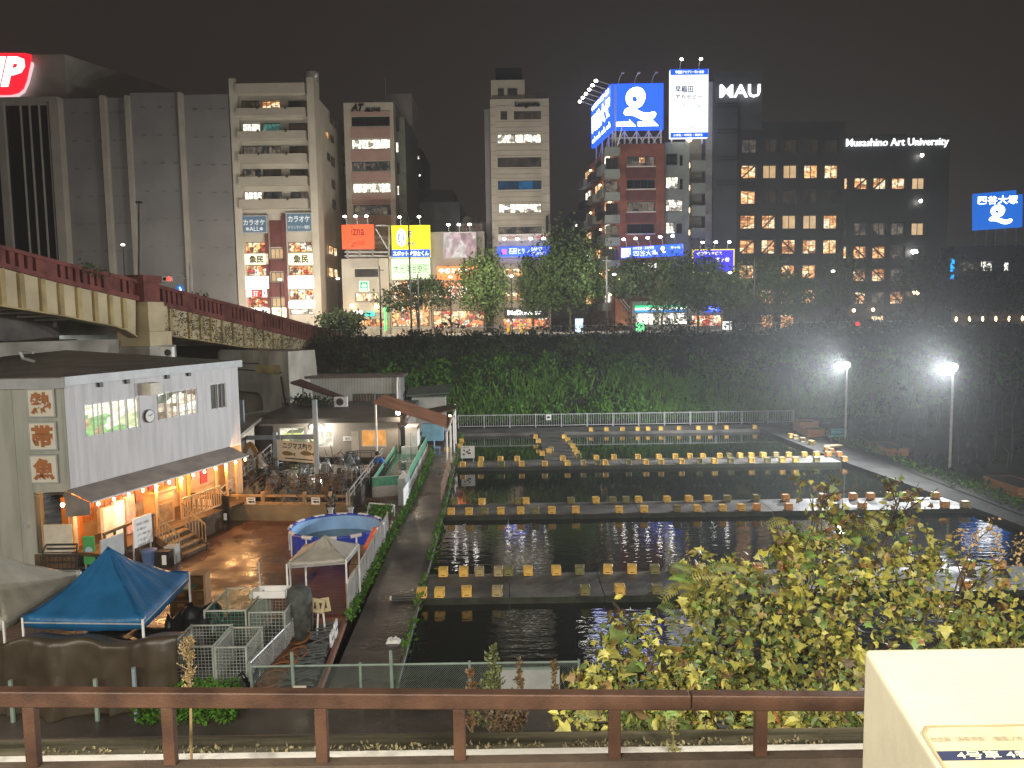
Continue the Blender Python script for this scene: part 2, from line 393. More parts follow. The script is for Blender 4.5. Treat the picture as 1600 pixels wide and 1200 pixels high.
# ------------------------------------------------------------------ buildings across the street
beige = mat('beige_tile', (.40, .36, .30), .6, .08, .5)
cream_w = mat('cream_rendering', (.46, .42, .35), .7, .1, .4)
grey_w = mat('grey_concrete_wall', (.185, .178, .178), .75, .1, .3)
grey_l = mat('grey_strip', (.34, .31, .27), .7, .1, .4)
pink_w = mat('pinkish_tile', (.42, .27, .24), .6, .08, .5)
brick_w = mat('red_brown_tile', (.27, .085, .052), .7, .2, .8, col2=(.33, .11, .07))
maroon = mat('maroon_tile', (.13, .04, .04), .6, .15, 1)
green_w = mat('grey_green_rendering', (.27, .30, .28), .7, .1, .4)
campus_w = mat('dark_slate_cladding', (.035, .037, .042), .5, .15, .4)
tower_w = mat('slate_tower_cladding', (.07, .08, .095), .5, .12, .4)
blue_w = mat('blue_grey_wall', (.25, .28, .31), .7, .1, .3)
dim_w = mat('dim_grey_wall', (.13, .13, .13), .8, .1, .3)
warm = [(1, .55, .22), (1, .7, .38), (.9, .42, .15), (1, .82, .55), (.5, .22, .08)]
r_warm = room('warm_room', warm, 1.9, 1.1, 1.3, .3)
r_warm2 = room('warm_room_shelves', [(1, .5, .2), (.35, .14, .05), (1, .75, .45), (.7, .33, .12)], 1.9, .9, 2.2, .3, 3.)
r_soft = room('curtained_warm_room', [(.85, .58, .3), (.8, .52, .26), (.9, .62, .34)], 1.0, .4, .3, .8, 7.)
r_white = room('white_office', [(1, .96, .82), (.9, .84, .68), (1, 1, .92), (.25, .22, .18), (1, .9, .7)], 2.6, 1.5, 1.6, .35, 5.)
r_dim = room('dim_office', [(.16, .13, .1), (.06, .055, .05), (.22, .18, .13), (.03, .03, .03)], .9, 1.4, 1.1, .4, 9.)
r_teal = room('teal_room', [(.1, .28, .24), (.06, .16, .14), (.2, .4, .35)], .9, 1.4, .8, .5, 2.)
r_blue = room('blue_room', [(.0, .05, .12), (.0, .1, .24), (.0, .03, .07)], .9, .7, .4, .6, 2.)
r_shop = room('shop_interior', [(1, .75, .42), (.9, .3, .1), (1, .95, .8), (.25, .1, .05), (1, .55, .2), (.6, .08, .05)], 1.8, 1.7, 1.9, .25, 4.)
r_dark = room('dark_room', [(.03, .022, .014), (.012, .01, .009), (.045, .032, .02)], .9, .8, .8, .4, 12.)
e_white = emat('white_light_panel', (1, .98, .95), 4.)
e_bulb = emat('lamp_glow', (1, .95, .85), 25.)
e_warmb = emat('warm_lamp_glow', (1, .62, .28), 12.)
ink = mat('dark_ink', (.015, .015, .018), .6, .05)
PM = {'d': glass_d, 'w': r_white, 'm': r_dim, 'o': r_warm, 's': r_warm2, 'c': r_soft, 't': r_teal, 'b': r_blue, 'p': r_shop, 'k': r_dark, 'g': mat('black_glazing', (.004, .004, .005), .25, .2, .5, spec=.25)}
ZS = 6.9   # street level

def building(name, label, cat, fac, u0, u1, z1, depth, wm_, wins, fm=frame_d, t=.16, fw=.07, z0=ZS, sill=None, parapet=.9, d=0., side_wins=(), group=None):
    """wins: (pixel rect, nx, ny, pane letter, brace)"""
    root = thing(name, label, cat, fac.pt((u0+u1)/2, z0, d), group)
    rs = [fac.rect(*wn[0], d) for wn in wins]
    mb = MB(); fac.wall(mb, u0, u1, z0, z1, rs, t, d)
    P = fac.pt
    mb.quad(P(u1, z0, d), P(u1, z0, d-depth), P(u1, z1, d-depth), P(u1, z1, d))
    mb.quad(P(u0, z0, d-depth), P(u0, z0, d), P(u0, z1, d), P(u0, z1, d-depth))
    mb.quad(P(u1, z0, d-depth), P(u0, z0, d-depth), P(u0, z1, d-depth), P(u1, z1, d-depth))
    # parapet top: rim and sunk roof
    k = .3; zi = z1-parapet
    ring = [(u0, d), (u1, d), (u1, d-depth), (u0, d-depth)]; inn = [(u0+k, d-k), (u1-k, d-k), (u1-k, d-depth+k), (u0+k, d-depth+k)]
    for i in range(4):
        a, b_, c, e = ring[i], ring[(i+1) % 4], inn[(i+1) % 4], inn[i]
        mb.quad(P(a[0], z1, a[1]), P(b_[0], z1, b_[1]), P(c[0], z1, c[1]), P(e[0], z1, e[1]))
        mb.quad(P(e[0], z1, e[1]), P(c[0], z1, c[1]), P(c[0], zi, c[1]), P(e[0], zi, e[1]))
    mb.build('wall', wm_, root)
    mb = MB(); mb.quad(*[P(a, zi, b_) for a, b_ in inn]); mb.build('roof', dim_w, root)
    for wn, r_ in zip(wins, rs):
        fac.window(root, r_, wn[1], wn[2], PM[wn[3]], fm, t, fw, d, wn[4] if len(wn) > 4 else 0, sill)
    return root
def fpart(name, fac, root, rects, m, d0, d1, one=False):
    """boxes on a facade given by pixel rects; each a part of its own unless one is set"""
    o = None; mb = MB()
    for r_ in rects:
        u0, u1, z0, z1 = fac.rect(*r_)
        fac.box(mb, u0, u1, z0, z1, d0, d1)
        if not one: o = mb.build(name, m, root); mb = MB()
    if one: o = mb.build(name, m, root)
    return o
def sign(name, label, fac, r_, bgm, letters=(), d0=.02, d1=.25, frame=None, lamps=0, group=None, cat='sign', lamp_m=None, bars=()):
    """r_: pixel rect. letters: (text, pixel rect, material, bold, shear)"""
    u0, u1, z0, z1 = fac.rect(*r_, d1)
    root = thing(name, label, cat, fac.pt((u0+u1)/2, z0, d0), group)
    mb = MB(); fac.box(mb, u0, u1, z0, z1, d0, d1); mb.build('panel', bgm, root)
    if frame:
        mb = MB(); q = .12
        for a in ((u0-q, u1+q, z1, z1+q), (u0-q, u1+q, z0-q, z0), (u0-q, u0, z0, z1), (u1, u1+q, z0, z1)): fac.box(mb, *a, d0, d1+.03)
        mb.build('frame', frame, root)
    for br in bars:
        mb = MB(); a = fac.rect(*br[0], d1); fac.box(mb, *a, d1+.004, d1+.012); mb.build('stripe', br[1], root)
    for L_ in letters:
        mb = MB(); text(mb, fac, L_[0], fac.rect(*L_[1], d1), d1+.02, L_[3] if len(L_) > 3 else 0, L_[4] if len(L_) > 4 else 0)
        mb.build('lettering', L_[2], root)
    for i in range(lamps):
        u = u0+(u1-u0)*(i+.5)/lamps; mb = MB()
        mb.path([fac.pt(u, z1, d1-.05), fac.pt(u, z1+.7, d1+.3), fac.pt(u, z1+.95, d1+.9)], .04, 5)
        ar = mb.build('lamp_arm', steel, root)
        mb = MB(); mb.ell(fac.pt(u, z1+.9, d1+1.0), (.22, .22, .14), 8, 5); mb.build('lamp_head', lamp_m or e_bulb, ar)
    return root

FY = 96.0
fS = Fac((-80, FY), (80, FY))          # the street front
def fa(Y): return Fac((-120, Y), (120, Y))
def top(f, x, y): return f.px(x, y)[1]
def U(f, x, y=400): return f.px(x, y)[0]

# 1 -- the grey office block with the red sign
f1 = fa(94)
b1 = building('office_block', 'broad grey office block behind the bridge with blank walls and dark glazing', 'building', f1, U(f1, -180), U(f1, 97, 270), top(f1, 60, 151), 30, grey_l,
    [((-100, 165, 4, 470), 1, 1, 'g'), ((15, 158, 86, 470), 1, 1, 'g')], t=.5)
for x in (29, 43, 58, 72):
    mb = MB(); a = f1.px(x, 160)[0]; b_ = f1.px(x+10, 400)[0]; f1.box(mb, a-.07, a+.07, ZS, f1.px(x, 160)[1], -.4, -.2); mb.build('mullion', grey_l, b1)
mb = MB(); fg = f1
for x0, x1, yt, dd in ((98, 160, 149, -1.2), (168, 199, 148, -1.2), (206, 282, 141, -.9), (288, 357, 143, -1.2)):
    u0, u1 = U(f1, x0, 300), U(f1, x1, 300); z = top(f1, (x0+x1)/2, yt); mb = MB(); f1.box(mb, u0, u1, ZS, z, dd-26, dd); o = mb.build('blank_wall', grey_w, b1)
    for k in range(8):
        zz = z-3.3*k-1.8
        for q in (.28, .62, .9): mb = MB(); f1.box(mb, u0+(u1-u0)*q-.35, u0+(u1-u0)*q+.1, zz, zz+.12, dd, dd+.08); mb.build('vent', dim_w, o)
for x0, x1, yt in ((160, 168, 147), (199, 206, 147), (282, 288, 142)):
    mb = MB(); f1.box(mb, U(f1, x0, 300), U(f1, x1, 300), ZS, top(f1, x0, yt), -12, -.5); mb.build('pilaster', grey_l, b1)
mb = MB(); z0 = top(f1, 60, 151)
a = f1.pt(U(f1, -180, 120), z0-.5, -3); b_ = f1.pt(U(f1, 81, 120), z0-.5, -3); c = f1.pt(U(f1, 150, 120)+5, z0-.5, -26); e = f1.pt(U(f1, -180, 120), z0-.5, -26); zt = top(f1, 60, 77)-z0+.9
mb.hexa([a, b_, c, e], [p+Vector((0, 0, zt)) for p in (a, b_, c, e)]); mb.build('penthouse', grey_l, b1)
mb = MB(); f1.box(mb, U(f1, 212, 130), U(f1, 276, 130), z0-.5, top(f1, 240, 124), -18, -12); mb.build('roof_screen', dim_w, b1)
# red sign
red_e = emat('red_lit_plastic', (1, .012, .03), 1.35)
wh_e = emat('white_lit_plastic', (1, 1, 1), 1.9)
rd = -2.55
sg = thing('red_sign', 'glowing red rounded sign with big white slanted letters on the grey block', 'sign', f1.pt(U(f1, -20, 120), z0, rd))
def fpt(f, x, y, d): u, z = f.px(x, y, d); return (u, z)
for nm, m_, pts, d_ in (('panel', red_e, [(-110, 150), (-106, 90), (-98, 82), (40, 83), (48, 85), (48, 92), (41, 125), (36, 138), (28, 145), (16, 148), (-60, 149)], rd+.5), ('backing', emat('pinkish_backlight', (1, .75, .8), .9), [(-110, 154), (-106, 92), (51, 97), (52, 101), (44, 131), (38, 144), (28, 151), (14, 154)], rd+.3)):
    mb = MB(); poly(mb, f1, [fpt(f1, x, y, d_) for x, y in reversed(pts)], d_, .2); mb.build(nm, m_, sg)
mb = MB(); text(mb, f1, 'DNP', f1.rect(-88, 89, 40, 136, rd+.5), rd+.56, .05, .3, .05); mb.build('lettering', wh_e, sg)

# 2 -- the cream karaoke building
f2 = fa(96)
cols2 = [(377, 405), (408, 437), (450, 479)]
rows2 = [(157, 170), (192, 205), (228, 241), (264, 276), (299, 313)]
pan2 = [['k', 's', 'k'], ['w', 't', 'k'], ['m', 'm', 'k'], ['m', 'k', 'k'], ['w', 'm', 'm']]
w2 = [((c0+i*.9, r0, c1+i*.9, r1), 4 if j != 2 else 4, 1, pan2[i][j]) for i, (r0, r1) in enumerate(rows2) for j, (c0, c1) in enumerate(cols2)]
w2 += [((381, 378, 419, 395), 3, 1, 'p'), ((381, 414, 419, 431), 4, 1, 'p'), ((383, 453, 421, 480), 4, 2, 'p'), ((450, 378, 487, 394), 4, 1, 'p'), ((451, 415, 488, 430), 4, 1, 'p'), ((452, 452, 489, 468), 3, 1, 'p'), ((453, 483, 490, 491), 4, 1, 'w'),
       ((422, 388, 443, 404), 3, 1, 'c'), ((423, 425, 444, 440), 3, 1, 'c'), ((424, 465, 445, 479), 3, 1, 'c'), ((438, 337, 446, 343), 1, 1, 'o')]
zt2 = top(f2, 430, 127)
b2 = building('karaoke_building', 'tall cream building with balcony bands above bright restaurant floors', 'building', f2, U(f2, 362, 300), U(f2, 490.5, 300), zt2-1, 24, cream_w, w2, t=.35)
for x0, x1 in ((360.5, 374), (481, 494)):
    mb = MB(); a = f2.px(x0, 130)[0]; b_ = f2.px(x1-2, 130)[0]; f2.box(mb, a, b_, ZS, zt2+.2, -2, .7); mb.build('corner_pier', cream_w, b2)
for i, (y0, y1) in enumerate(((134, 150), (172, 184), (207.5, 220), (243, 256), (278, 291), (313, 327))):
    k = i*1.0
    o = fpart('balcony', f2, b2, [(373+k, y0, 479+k, y1)], beige, .02, 1.1)
    if i: 
        for x in (404, 447): fpart('bracket', f2, o, [(x+k, y0-2, x+3+k, y0+2)], dark_m, 1.1, 1.16)
for x0, x1, y0, y1 in ((417, 421.5, 335, 497), (444, 449, 335, 497)): fpart('brick_strip', f2, b2, [(x0, y0, x1, y1)], maroon, .02, .4)
for y0, y1 in ((345, 386), (405, 424), (441, 464)): fpart('spandrel', f2, b2, [(422, y0, 444, y1)], maroon, .02, .15)
mb = MB(); f2.box(mb, U(f2, 436, 130), U(f2, 458, 130), zt2-1, top(f2, 447, 119), -9, -4); mb.build('penthouse', grey_l, b2)
u = U(f2, 467, 110); mb = MB(); mb.lathe(f2.pt(u, top(f2, 467, 123), -6), [(.95, 0), (.95, 2.5), (.5, 2.9), (.1, 3.0)], 14); mb.build('water_tank', grey_l, b2)
mb = MB(); 
for dx in (-.8, .8): mb.bar(f2.pt(u+dx, zt2-1, -6), f2.pt(u+dx, top(f2, 467, 122), -6), .15)
mb.build('tank_stand', dark_m, b2)
mb = MB(); mb.path([f2.pt(U(f2, 489, 116), zt2, -1), f2.pt(U(f2, 489, 116), zt2+.7, -1)], .06); mb.ell(f2.pt(U(f2, 489, 116), zt2+.9, -1), (.3, .2, .3), 8, 5); mb.build('antenna', white_p, b2)
# its long side wall
xs2 = f2.pt(U(f2, 490.5, 300), 0, 0)
f2s = Fac((xs2.x+.02, FY), (xs2.x+.02, FY+24))
for (x0, y0, x1, y1), m_ in (((512, 384, 519, 398), 'o'), ((520, 387, 525, 401), 'o'), ((512, 418, 519, 433), 'o'), ((520.5, 420, 526, 435), 'o'), ((508, 206, 512, 217), 'o'), ((515, 180, 523, 196), 'k'), ((516, 213, 520, 223), 'k'), ((517, 246, 521, 260), 'k'), ((518, 282, 522, 295), 'k'), ((519, 313, 523, 327), 'k'), ((533, 196, 540, 213), 'k'), ((534, 228, 541, 250), 'k'), ((535, 260, 541, 275), 'k'), ((511, 240, 514, 252), 'k')):
    f2s.window(b2, f2s.rect(x0, y0, x1, y1), 1, 1, PM[m_], frame_d, -.09, .08)
# signs on it
dblue = mat('dark_blue_sign', (.05, .09, .13), .5, .1, 2, emit=.55, ecol=(.1, .16, .22)); pale_l = emat('pale_letters', (.8, .85, .85), .55)
sign('karaoke_sign', 'blue karaoke sign with ALL below, hung left of the brick strip', f2, (378.5, 338, 416, 363), dblue, [('カラオケ', (380, 343, 414, 352), pale_l, .03), ('※ALL※', (384, 354, 411, 361), pale_l, .02)], .4, .6, steel)
sign('karaoke_sign', 'blue karaoke sign with a drink bar line, right of the brick strip', f2, (448.5, 334, 486, 361), dblue, [('カラオケ', (450, 337, 484, 347), pale_l, .03), ('ドリンクバー無料', (451, 352, 484, 358), pale_l, .01)], .4, .6, steel)
cream_e = emat('cream_lit_panel', (1, .93, .62), 1.25); ink_e = mat('brush_ink', (.06, .05, .02), .6, .1)
sign('restaurant_sign', 'cream lit sign with black brush characters, left column of the cream building', f2, (381, 396.5, 419, 413), cream_e, [('魚民', (389, 399, 412, 411), ink_e, .04)], .02, .4)
sign('restaurant_sign', 'cream lit sign with black brush characters, right column of the cream building', f2, (450.5, 396, 488, 413), cream_e, [('魚民', (458, 398, 482, 411), ink_e, .04)], .02, .4)
sign('light_box_sign', 'blank glowing white sign box, left column under the brush sign', f2, (380.5, 432, 419.5, 451), e_white, (), .02, .45)
sign('light_box_sign', 'blank glowing white sign box, right column under the brush sign', f2, (450.5, 431.5, 489.5, 450), e_white, (), .02, .45)
red_i = emat('red_letters', (1, .05, .04), .7)
sign('light_box_sign', 'white lit sign strip at the foot of the left column', f2, (383, 482, 421, 494), e_white, [('とき', (400, 485, 418, 491), ink, .03)], .02, .5)
sign('light_box_sign', 'white lit sign strip low on the right column', f2, (451.5, 470.5, 490, 481), e_white, (), .02, .45)
sign('light_box_sign', 'yellowish lit box sign low between the two columns', f2, (425, 481, 447, 496), cream_e, [('肉', (434, 484, 438, 490), red_i, .03)], .4, .6)
red_e2 = emat('red_lit_panel', (.75, .03, .03), .9)
for i, (x0, x1, t_) in enumerate(((384, 392, '酒'), (394.5, 405, '酒'), (410, 419, '鮮'))):
    sign('small_red_sign', ('white square sign with a red character, leftmost of three in the window', 'red square sign with a white character in the window row', 'white square sign with a red character, right of the red one')[i], f2, (x0, 454, x1, 464), (wh_e, red_e2, wh_e)[i], [(t_, (x0+1.5, 455, x1-1.5, 463), (red_i, wh_e, red_i)[i], .03)], .02, .3)

# 3 -- the pinkish banded building
f3 = fa(108)
b3 = building('banded_office_building', 'narrow office building of pinkish bands with dark letters on top', 'building', f3, U(f3, 541, 300), U(f3, 618, 300), top(f3, 580, 160), 18, cream_w,
    [((549, 182, 609, 197), 3, 1, 'd'), ((549.5, 217, 609.5, 232.5), 4, 1, 'w'), ((550, 252, 610, 267), 4, 1, 'm'), ((551, 286, 610.5, 301), 4, 1, 'w'), ((552, 320, 611, 336), 4, 1, 'm')], t=.25)
for y0, y1 in ((174, 181), (199, 216), (234, 251), (268.5, 285), (303, 319.5), (338, 352)): fpart('spandrel', f3, b3, [(548+(y0-170)*.015, y0, 609+(y0-170)*.015, y1)], pink_w, .01, .12)
at_m = mat('black_letters', (.008, .008, .01), .4, .05)
mb = MB(); text(mb, f3, 'AT', f3.rect(549, 163, 569, 174), .22, .04, .35, .2); mb.build('lettering', at_m, b3)
mb = MB(); text(mb, f3, 'BLDG.', f3.rect(570, 169, 595, 175), .22, .04, .35, .2); mb.build('lettering', at_m, b3)
z3 = top(f3, 580, 160)
mb = MB(); f3.box(mb, U(f3, 577, 150), U(f3, 607, 150), z3-1, top(f3, 590, 148), -9, -3); f3.box(mb, U(f3, 588, 130), U(f3, 630, 130), z3-1, top(f3, 610, 116), -17, -9.2); mb.build('penthouse', grey_l, b3)
mb = MB(); mb.path([f3.pt(U(f3, 587, 100), z3, -8), f3.pt(U(f3, 587, 100), top(f3, 587, 92), -8)], .07); mb.build('antenna', steel, b3)
mb = MB(); f3.box(mb, U(f3, 618.2, 300), U(f3, 632, 300), ZS, top(f3, 625, 176), -17, -2.2); wg = mb.build('side_wing', mat('dull_green_wall', (.16, .17, .14), .8, .1), b3)
f3b = Fac((f3.pt(0, 0, -2.2).x, f3.pt(0, 0, -2.2).y), (f3.pt(9, 0, -2.2).x, f3.pt(9, 0, -2.2).y))
for (x0, y0, x1, y1), m_ in (((618, 222, 623.5, 239), 'w'), ((619, 290, 624.5, 306), 'w'), ((619, 185, 624, 206), 'k'), ((620, 255, 625, 272), 'k')): f3b.window(b3, f3b.rect(x0, y0, x1, y1), 1, 1, PM[m_], frame_d, -.1, .08)

# 4 -- low shop buildings in front of it
f4 = fa(97)
b4 = building('hamburger_shop_building', 'low pale shop building under the red billboard beside the cream tower', 'building', f4, U(f4, 535, 450), U(f4, 608, 450), top(f4, 570, 404), 10, cream_w,
    [((554, 420, 591, 433), 1, 1, 'k'), ((555, 457, 592, 471), 3, 1, 'o'), ((560, 498, 606, 510), 5, 1, 'p')], parapet=.2)
fpart('fascia', f4, b4, [(551, 404, 591, 418)], grey_l, .02, .3); fpart('fascia', f4, b4, [(553, 473, 603, 489)], cream_w, .02, .5)
for x, y in ((552, 478), (590, 479)):
    mb = MB(); mb.ell(f4.pt(*f4.px(x, y), .7), (.3, .3, .25), 8, 5); mb.build('wall_lamp', e_warmb, b4)
org_e = emat('orange_red_lit_panel', (1, .11, .03), 1.0); bk = mat('brown_letters', (.12, .015, .008), .6, .1)
s_ = sign('red_billboard', 'orange-red billboard with thin dark lettering and three arm lamps', f4, (534, 351, 584, 389), org_e, [('izna', (549, 354, 569, 368), bk, .01), ('grill', (548, 376, 571, 386), bk, -.005, .4)], -1.2, -.8, None, 3)
mb = MB()
for x0, y0, x1, y1 in ((536, 393, 606, 393), (536, 399, 606, 399), (606, 351, 606, 402), (585, 356, 604, 388), (585, 351, 606, 351)): mb.bar(f4.pt(*f4.px(x0, y0), -1.), f4.pt(*f4.px(x1, y1), -1.), .16)
for x in (540, 560, 580): mb.bar(f4.pt(*f4.px(x, 389), -1.), f4.pt(*f4.px(x, 404), -1.), .16)
mb.build('scaffold', steel, s_)
grn_e = emat('green_lit_panel', (.0, .36, .15), 1.2)
s_ = sign('hamburger_logo_sign', 'small square green sign with a white hill shaped mark', f4, (561.5, 439, 576, 455), emat('soft_white_rim', (.8, 1, .9), .9), (), .02, .5)
mb = MB(); f4.box(mb, *f4.rect(562.8, 440.3, 574.8, 454, .5), .51, .53); mb.build('stripe', grn_e, s_)
mpts = [(-.9, -.6), (-.9, .1), (-.6, .6), (-.3, .6), (0, .1), (.3, .6), (.6, .6), (.9, .1), (.9, -.6)]
def blob(f, cx, cy, d, pts, sx, sz): u, z = f.px(cx, cy, d); return [(u+a*sx, z+b_*sz) for a, b_ in pts]
mb = MB(); poly(mb, f4, blob(f4, 568.8, 446, .55, mpts, .3, .3), .55); text(mb, f4, 'MOS', f4.rect(564, 450.3, 573.5, 452.5, .55), .55, .03); mb.build('emblem', wh_e, s_)
tl_e = emat('turquoise_lit', (.0, .75, .6), 1.6)
s_ = thing('turquoise_mark_sign', 'glowing turquoise hill shaped mark beside a white strip above the shop', 'sign', f4.pt(*f4.px(578, 494), .6))
mb = MB(); poly(mb, f4, blob(f4, 578, 490, .7, mpts, .6, .5), .7, .15); mb.build('emblem', tl_e, s_)
mb = MB(); f4.box(mb, *f4.rect(550, 485.5, 566, 491, .6), .55, .7); mb.build('panel', wh_e, s_)
wwin = emat('bright_shop_light', (1, .9, .75), 2.0)
b4b = building('yellow_sign_building', 'narrow shop building carrying the yellow and blue billboard', 'building', f4, U(f4, 609, 450), U(f4, 673, 450), top(f4, 640, 400), 12, cream_w, [((614, 438, 671, 470), 4, 2, 'p'), ((612, 476, 671, 510), 4, 1, 'p')], parapet=.2)
yel_e = emat('yellow_lit_panel', (1, .88, .02), 1.0); blu_e = emat('blue_lit_panel', (.0, .09, .8), 1.5); blu_l = emat('blue_letters', (.0, .12, .6), .6)
s_ = sign('yellow_billboard', 'yellow billboard with a big blue outlined zero and a blue strip below', f4, (612, 352, 672, 402), yel_e, [('0', (619, 357, 635, 386), wh_e, .09), ('0', (621, 359, 633, 384), blu_l, .02), ('円', (637, 361, 643, 371), blu_l, .03), ('から', (636, 378, 648, 384), blu_l, .03)], .05, .6, None, 2, bars=[((612, 390, 672, 402), blu_e)])
mb = MB(); text(mb, f4, 'スポット社労士くん', f4.rect(614, 392, 670, 400, .6), .65, .04); mb.build('lettering', wh_e, s_)
pg_e = emat('pale_green_lit_panel', (.72, 1, .62), 1.0); dg = mat('green_letters', (.05, .2, .08), .6, .1)
sign('green_lit_sign', 'pale green lit banner with dark green characters under the yellow billboard', f4, (612, 404, 672, 436), pg_e, [('大光洋治療院', (615, 412, 669, 427), dg, .0)], .02, .5)
mb = MB(); f4.box(mb, *f4.rect(600.5, 479, 603.5, 516, 1.), .8, 1.); tag(mb.build('neon_strip', emat('green_neon', (.05, 1, .2), 1.6)), 'thin upright green neon strip by the hamburger shop', 'neon strip')
b4c = building('grey_shop_building', 'wide low shop building with a pinkish lit billboard on its front', 'building', f4, U(f4, 674, 450), U(f4, 758, 450), top(f4, 715, 362), 14, grey_l, [((677, 440, 757, 468), 6, 1, 'p'), ((677, 485, 757, 512), 6, 1, 'p')], parapet=.2)
pk = room('pink_poster', [(1, .8, .8), (.75, .5, .52), (.9, .65, .68), (.6, .4, .42), (1, .9, .85)], .9, .8, .5, .6, 21.)
sign('pink_billboard', 'lit pinkish poster billboard with lamps along its top edge', f4, (694, 364, 743, 402), pk, (), .05, .6, steel, 3)
sign('orange_letter_sign', 'row of glowing white round characters over orange panels', f4, (683, 416, 748, 437), emat('orange_lit_panel', (1, .22, .05), 1.6), [('やきとりすし', (685, 419, 743, 427), wh_e, .05)], .02, .5)
sign('roof_text_sign', 'pale roof sign with reddish characters above the pinkish billboard', f4, (712, 350, 754, 361), mat('pale_board', (.4, .36, .33), .6, .1), [('クオリティ', (715, 352, 751, 359), mat('red_paint', (.4, .06, .04), .5, .1), .03)], -3, -2.7)

# 5 -- far behind
fb = fa(128)
building('blue_grey_block', 'plain blue-grey block behind the yellow billboard', 'building', fb, U(fb, 633, 350), U(fb, 719, 350), top(fb, 675, 316), 15, blue_w, [((648, 325, 652, 334), 1, 1, 'k')])
fc = fa(170)
building('distant_apartment_block', 'dim distant apartment block with a few small lit windows', 'building', fc, U(fc, 628, 300), U(fc, 660, 300), top(fc, 645, 232), 18, dim_w,
    [((633, 272.5, 640, 278), 1, 1, 'w'), ((654, 272, 658, 276), 1, 1, 'w'), ((633, 289, 640, 295), 1, 1, 'w'), ((633, 296.5, 640, 302), 1, 1, 'w'), ((633, 307, 640, 313), 1, 1, 'w'), ((647.5, 243, 655.5, 249), 1, 1, 'w')])
building('distant_stepped_block', 'dim stepped block farther back right of the lit windows', 'building', fc, U(fc, 660.5, 300), U(fc, 709, 300), top(fc, 690, 297), 14, dim_w, [((663, 304, 670, 309), 1, 1, 'k')])
fd = fa(118)
bt = building('roof_plant_block', 'low building with rooftop tanks between the billboards and the cream tower', 'building', fd, U(fd, 720, 350), U(fd, 766, 350), top(fd, 740, 347), 10, grey_l, [])
mb = MB(); mb.lathe(fd.pt(U(fd, 729, 340), top(fd, 740, 348)-.9, -3), [(.75, 0), (.75, 2), (.2, 2.2)], 12); mb.build('water_tank', cream_w, bt)
mb = MB()
for k in range(3): fd.box(mb, U(fd, 740+k*8, 340), U(fd, 746+k*8, 340), top(fd, 740, 348)-.9, top(fd, 740, 338+k*2), -4, -3)
mb.build('roof_unit', grey_l, bt)

# 6 -- the cream tile tower
f6 = fa(98)
w6 = [((782, 173, 792.5, 187), 1, 1, 'k'), ((803, 173, 845.5, 186.5), 3, 1, 'k'), ((777, 209, 845.5, 223.5), 5, 1, 'w'), ((777.5, 245.5, 846, 261), 5, 1, 'k'), ((778, 282, 846, 296), 5, 1, 'b'), ((779, 318, 846, 332.5), 5, 1, 'w'), ((779, 354, 846.5, 364.5), 5, 1, 'm'), ((786, 419, 817, 433), 2, 1, 'o'), ((786, 457, 820, 470), 3, 1, 's'), ((786, 497, 858, 515), 6, 1, 'p')]
z6 = top(f6, 810, 154.5)
b6 = building('tile_tower', 'slim cream tiled office tower with a dark rooftop tank', 'building', f6, U(f6, 768, 300), U(f6, 859, 300), z6, 16, beige, w6, t=.22)
mb = MB()
for k in range(30):
    z = z6-1.0-k*1.07
    f6.box(mb, U(f6, 768, 300), U(f6, 776, 300), z, z+.05, .002, .02); f6.box(mb, U(f6, 847.5, 300), U(f6, 859, 300), z, z+.05, .002, .02)
for yy in (165, 190, 199, 206, 227, 235, 243, 264, 272, 279, 300, 308, 316, 336, 344, 352, 404, 412, 438, 446, 453): 
    z = top(f6, 810, yy); f6.box(mb, U(f6, 776, 300), U(f6, 847.5, 300), z, z+.05, .002, .02)
o = mb.build('panel_joint', grey_w, b6); o['kind'] = 'stuff'
mb = MB(); f6.box(mb, U(f6, 767, 140), U(f6, 820, 140), z6-.9, top(f6, 790, 123), -9, -.5); mb.build('penthouse', beige, b6)
fpart('penthouse_window', f6, b6, [(778, 137, 787, 148), (793, 137, 808, 147)], dark_m, -.5, -.4)
mb = MB(); f6.box(mb, U(f6, 773.5, 110), U(f6, 816, 110), top(f6, 790, 122), top(f6, 790, 101), -8, -1.2); mb.build('rooftop_tank', black_m, b6)
mb = MB(); f6.box(mb, U(f6, 822, 140), U(f6, 838, 140), z6-.9, top(f6, 830, 137), -6, -2); mb.build('roof_unit', grey_l, b6)
mb = MB()
for k in range(14): f6.box(mb, U(f6, 821+k*2.6, 148), U(f6, 821.5+k*2.6, 148), z6, z6+.7, -.3, -.22)
f6.box(mb, U(f6, 821, 148), U(f6, 857, 148), z6+.7, z6+.76, -.3, -.22); mb.build('roof_railing', dark_m, b6)
mb = MB(); f6.box(mb, U(f6, 758, 300), U(f6, 767.8, 300), ZS, top(f6, 762, 164), -10, -2); mb.build('side_wing', grey_w, b6)
mb = MB(); text(mb, f6, 'Langosta', f6.rect(804.5, 160, 843.5, 169), .2, .045, 0, .18); mb.build('lettering', at_m, b6)
fpart('vertical_sign_slab', f6, b6, [(853, 338, 856, 364)], black_m, .02, .5)
pale_b = mat('pale_sign_board', (.5, .47, .45), .6, .1, emit=.25)
sign('white_strip_sign', 'pale strip sign with small red print on the tile tower', f6, (778, 365.5, 855, 376), pale_b, [('南国居酒屋ランゴスタ', (791, 368, 834, 373), emat('faint_red_letters', (.5, .1, .1), .4))], .02, .3, bars=[((838.5, 368, 854, 373), emat('pink_patch', (.7, .2, .25), .5))])
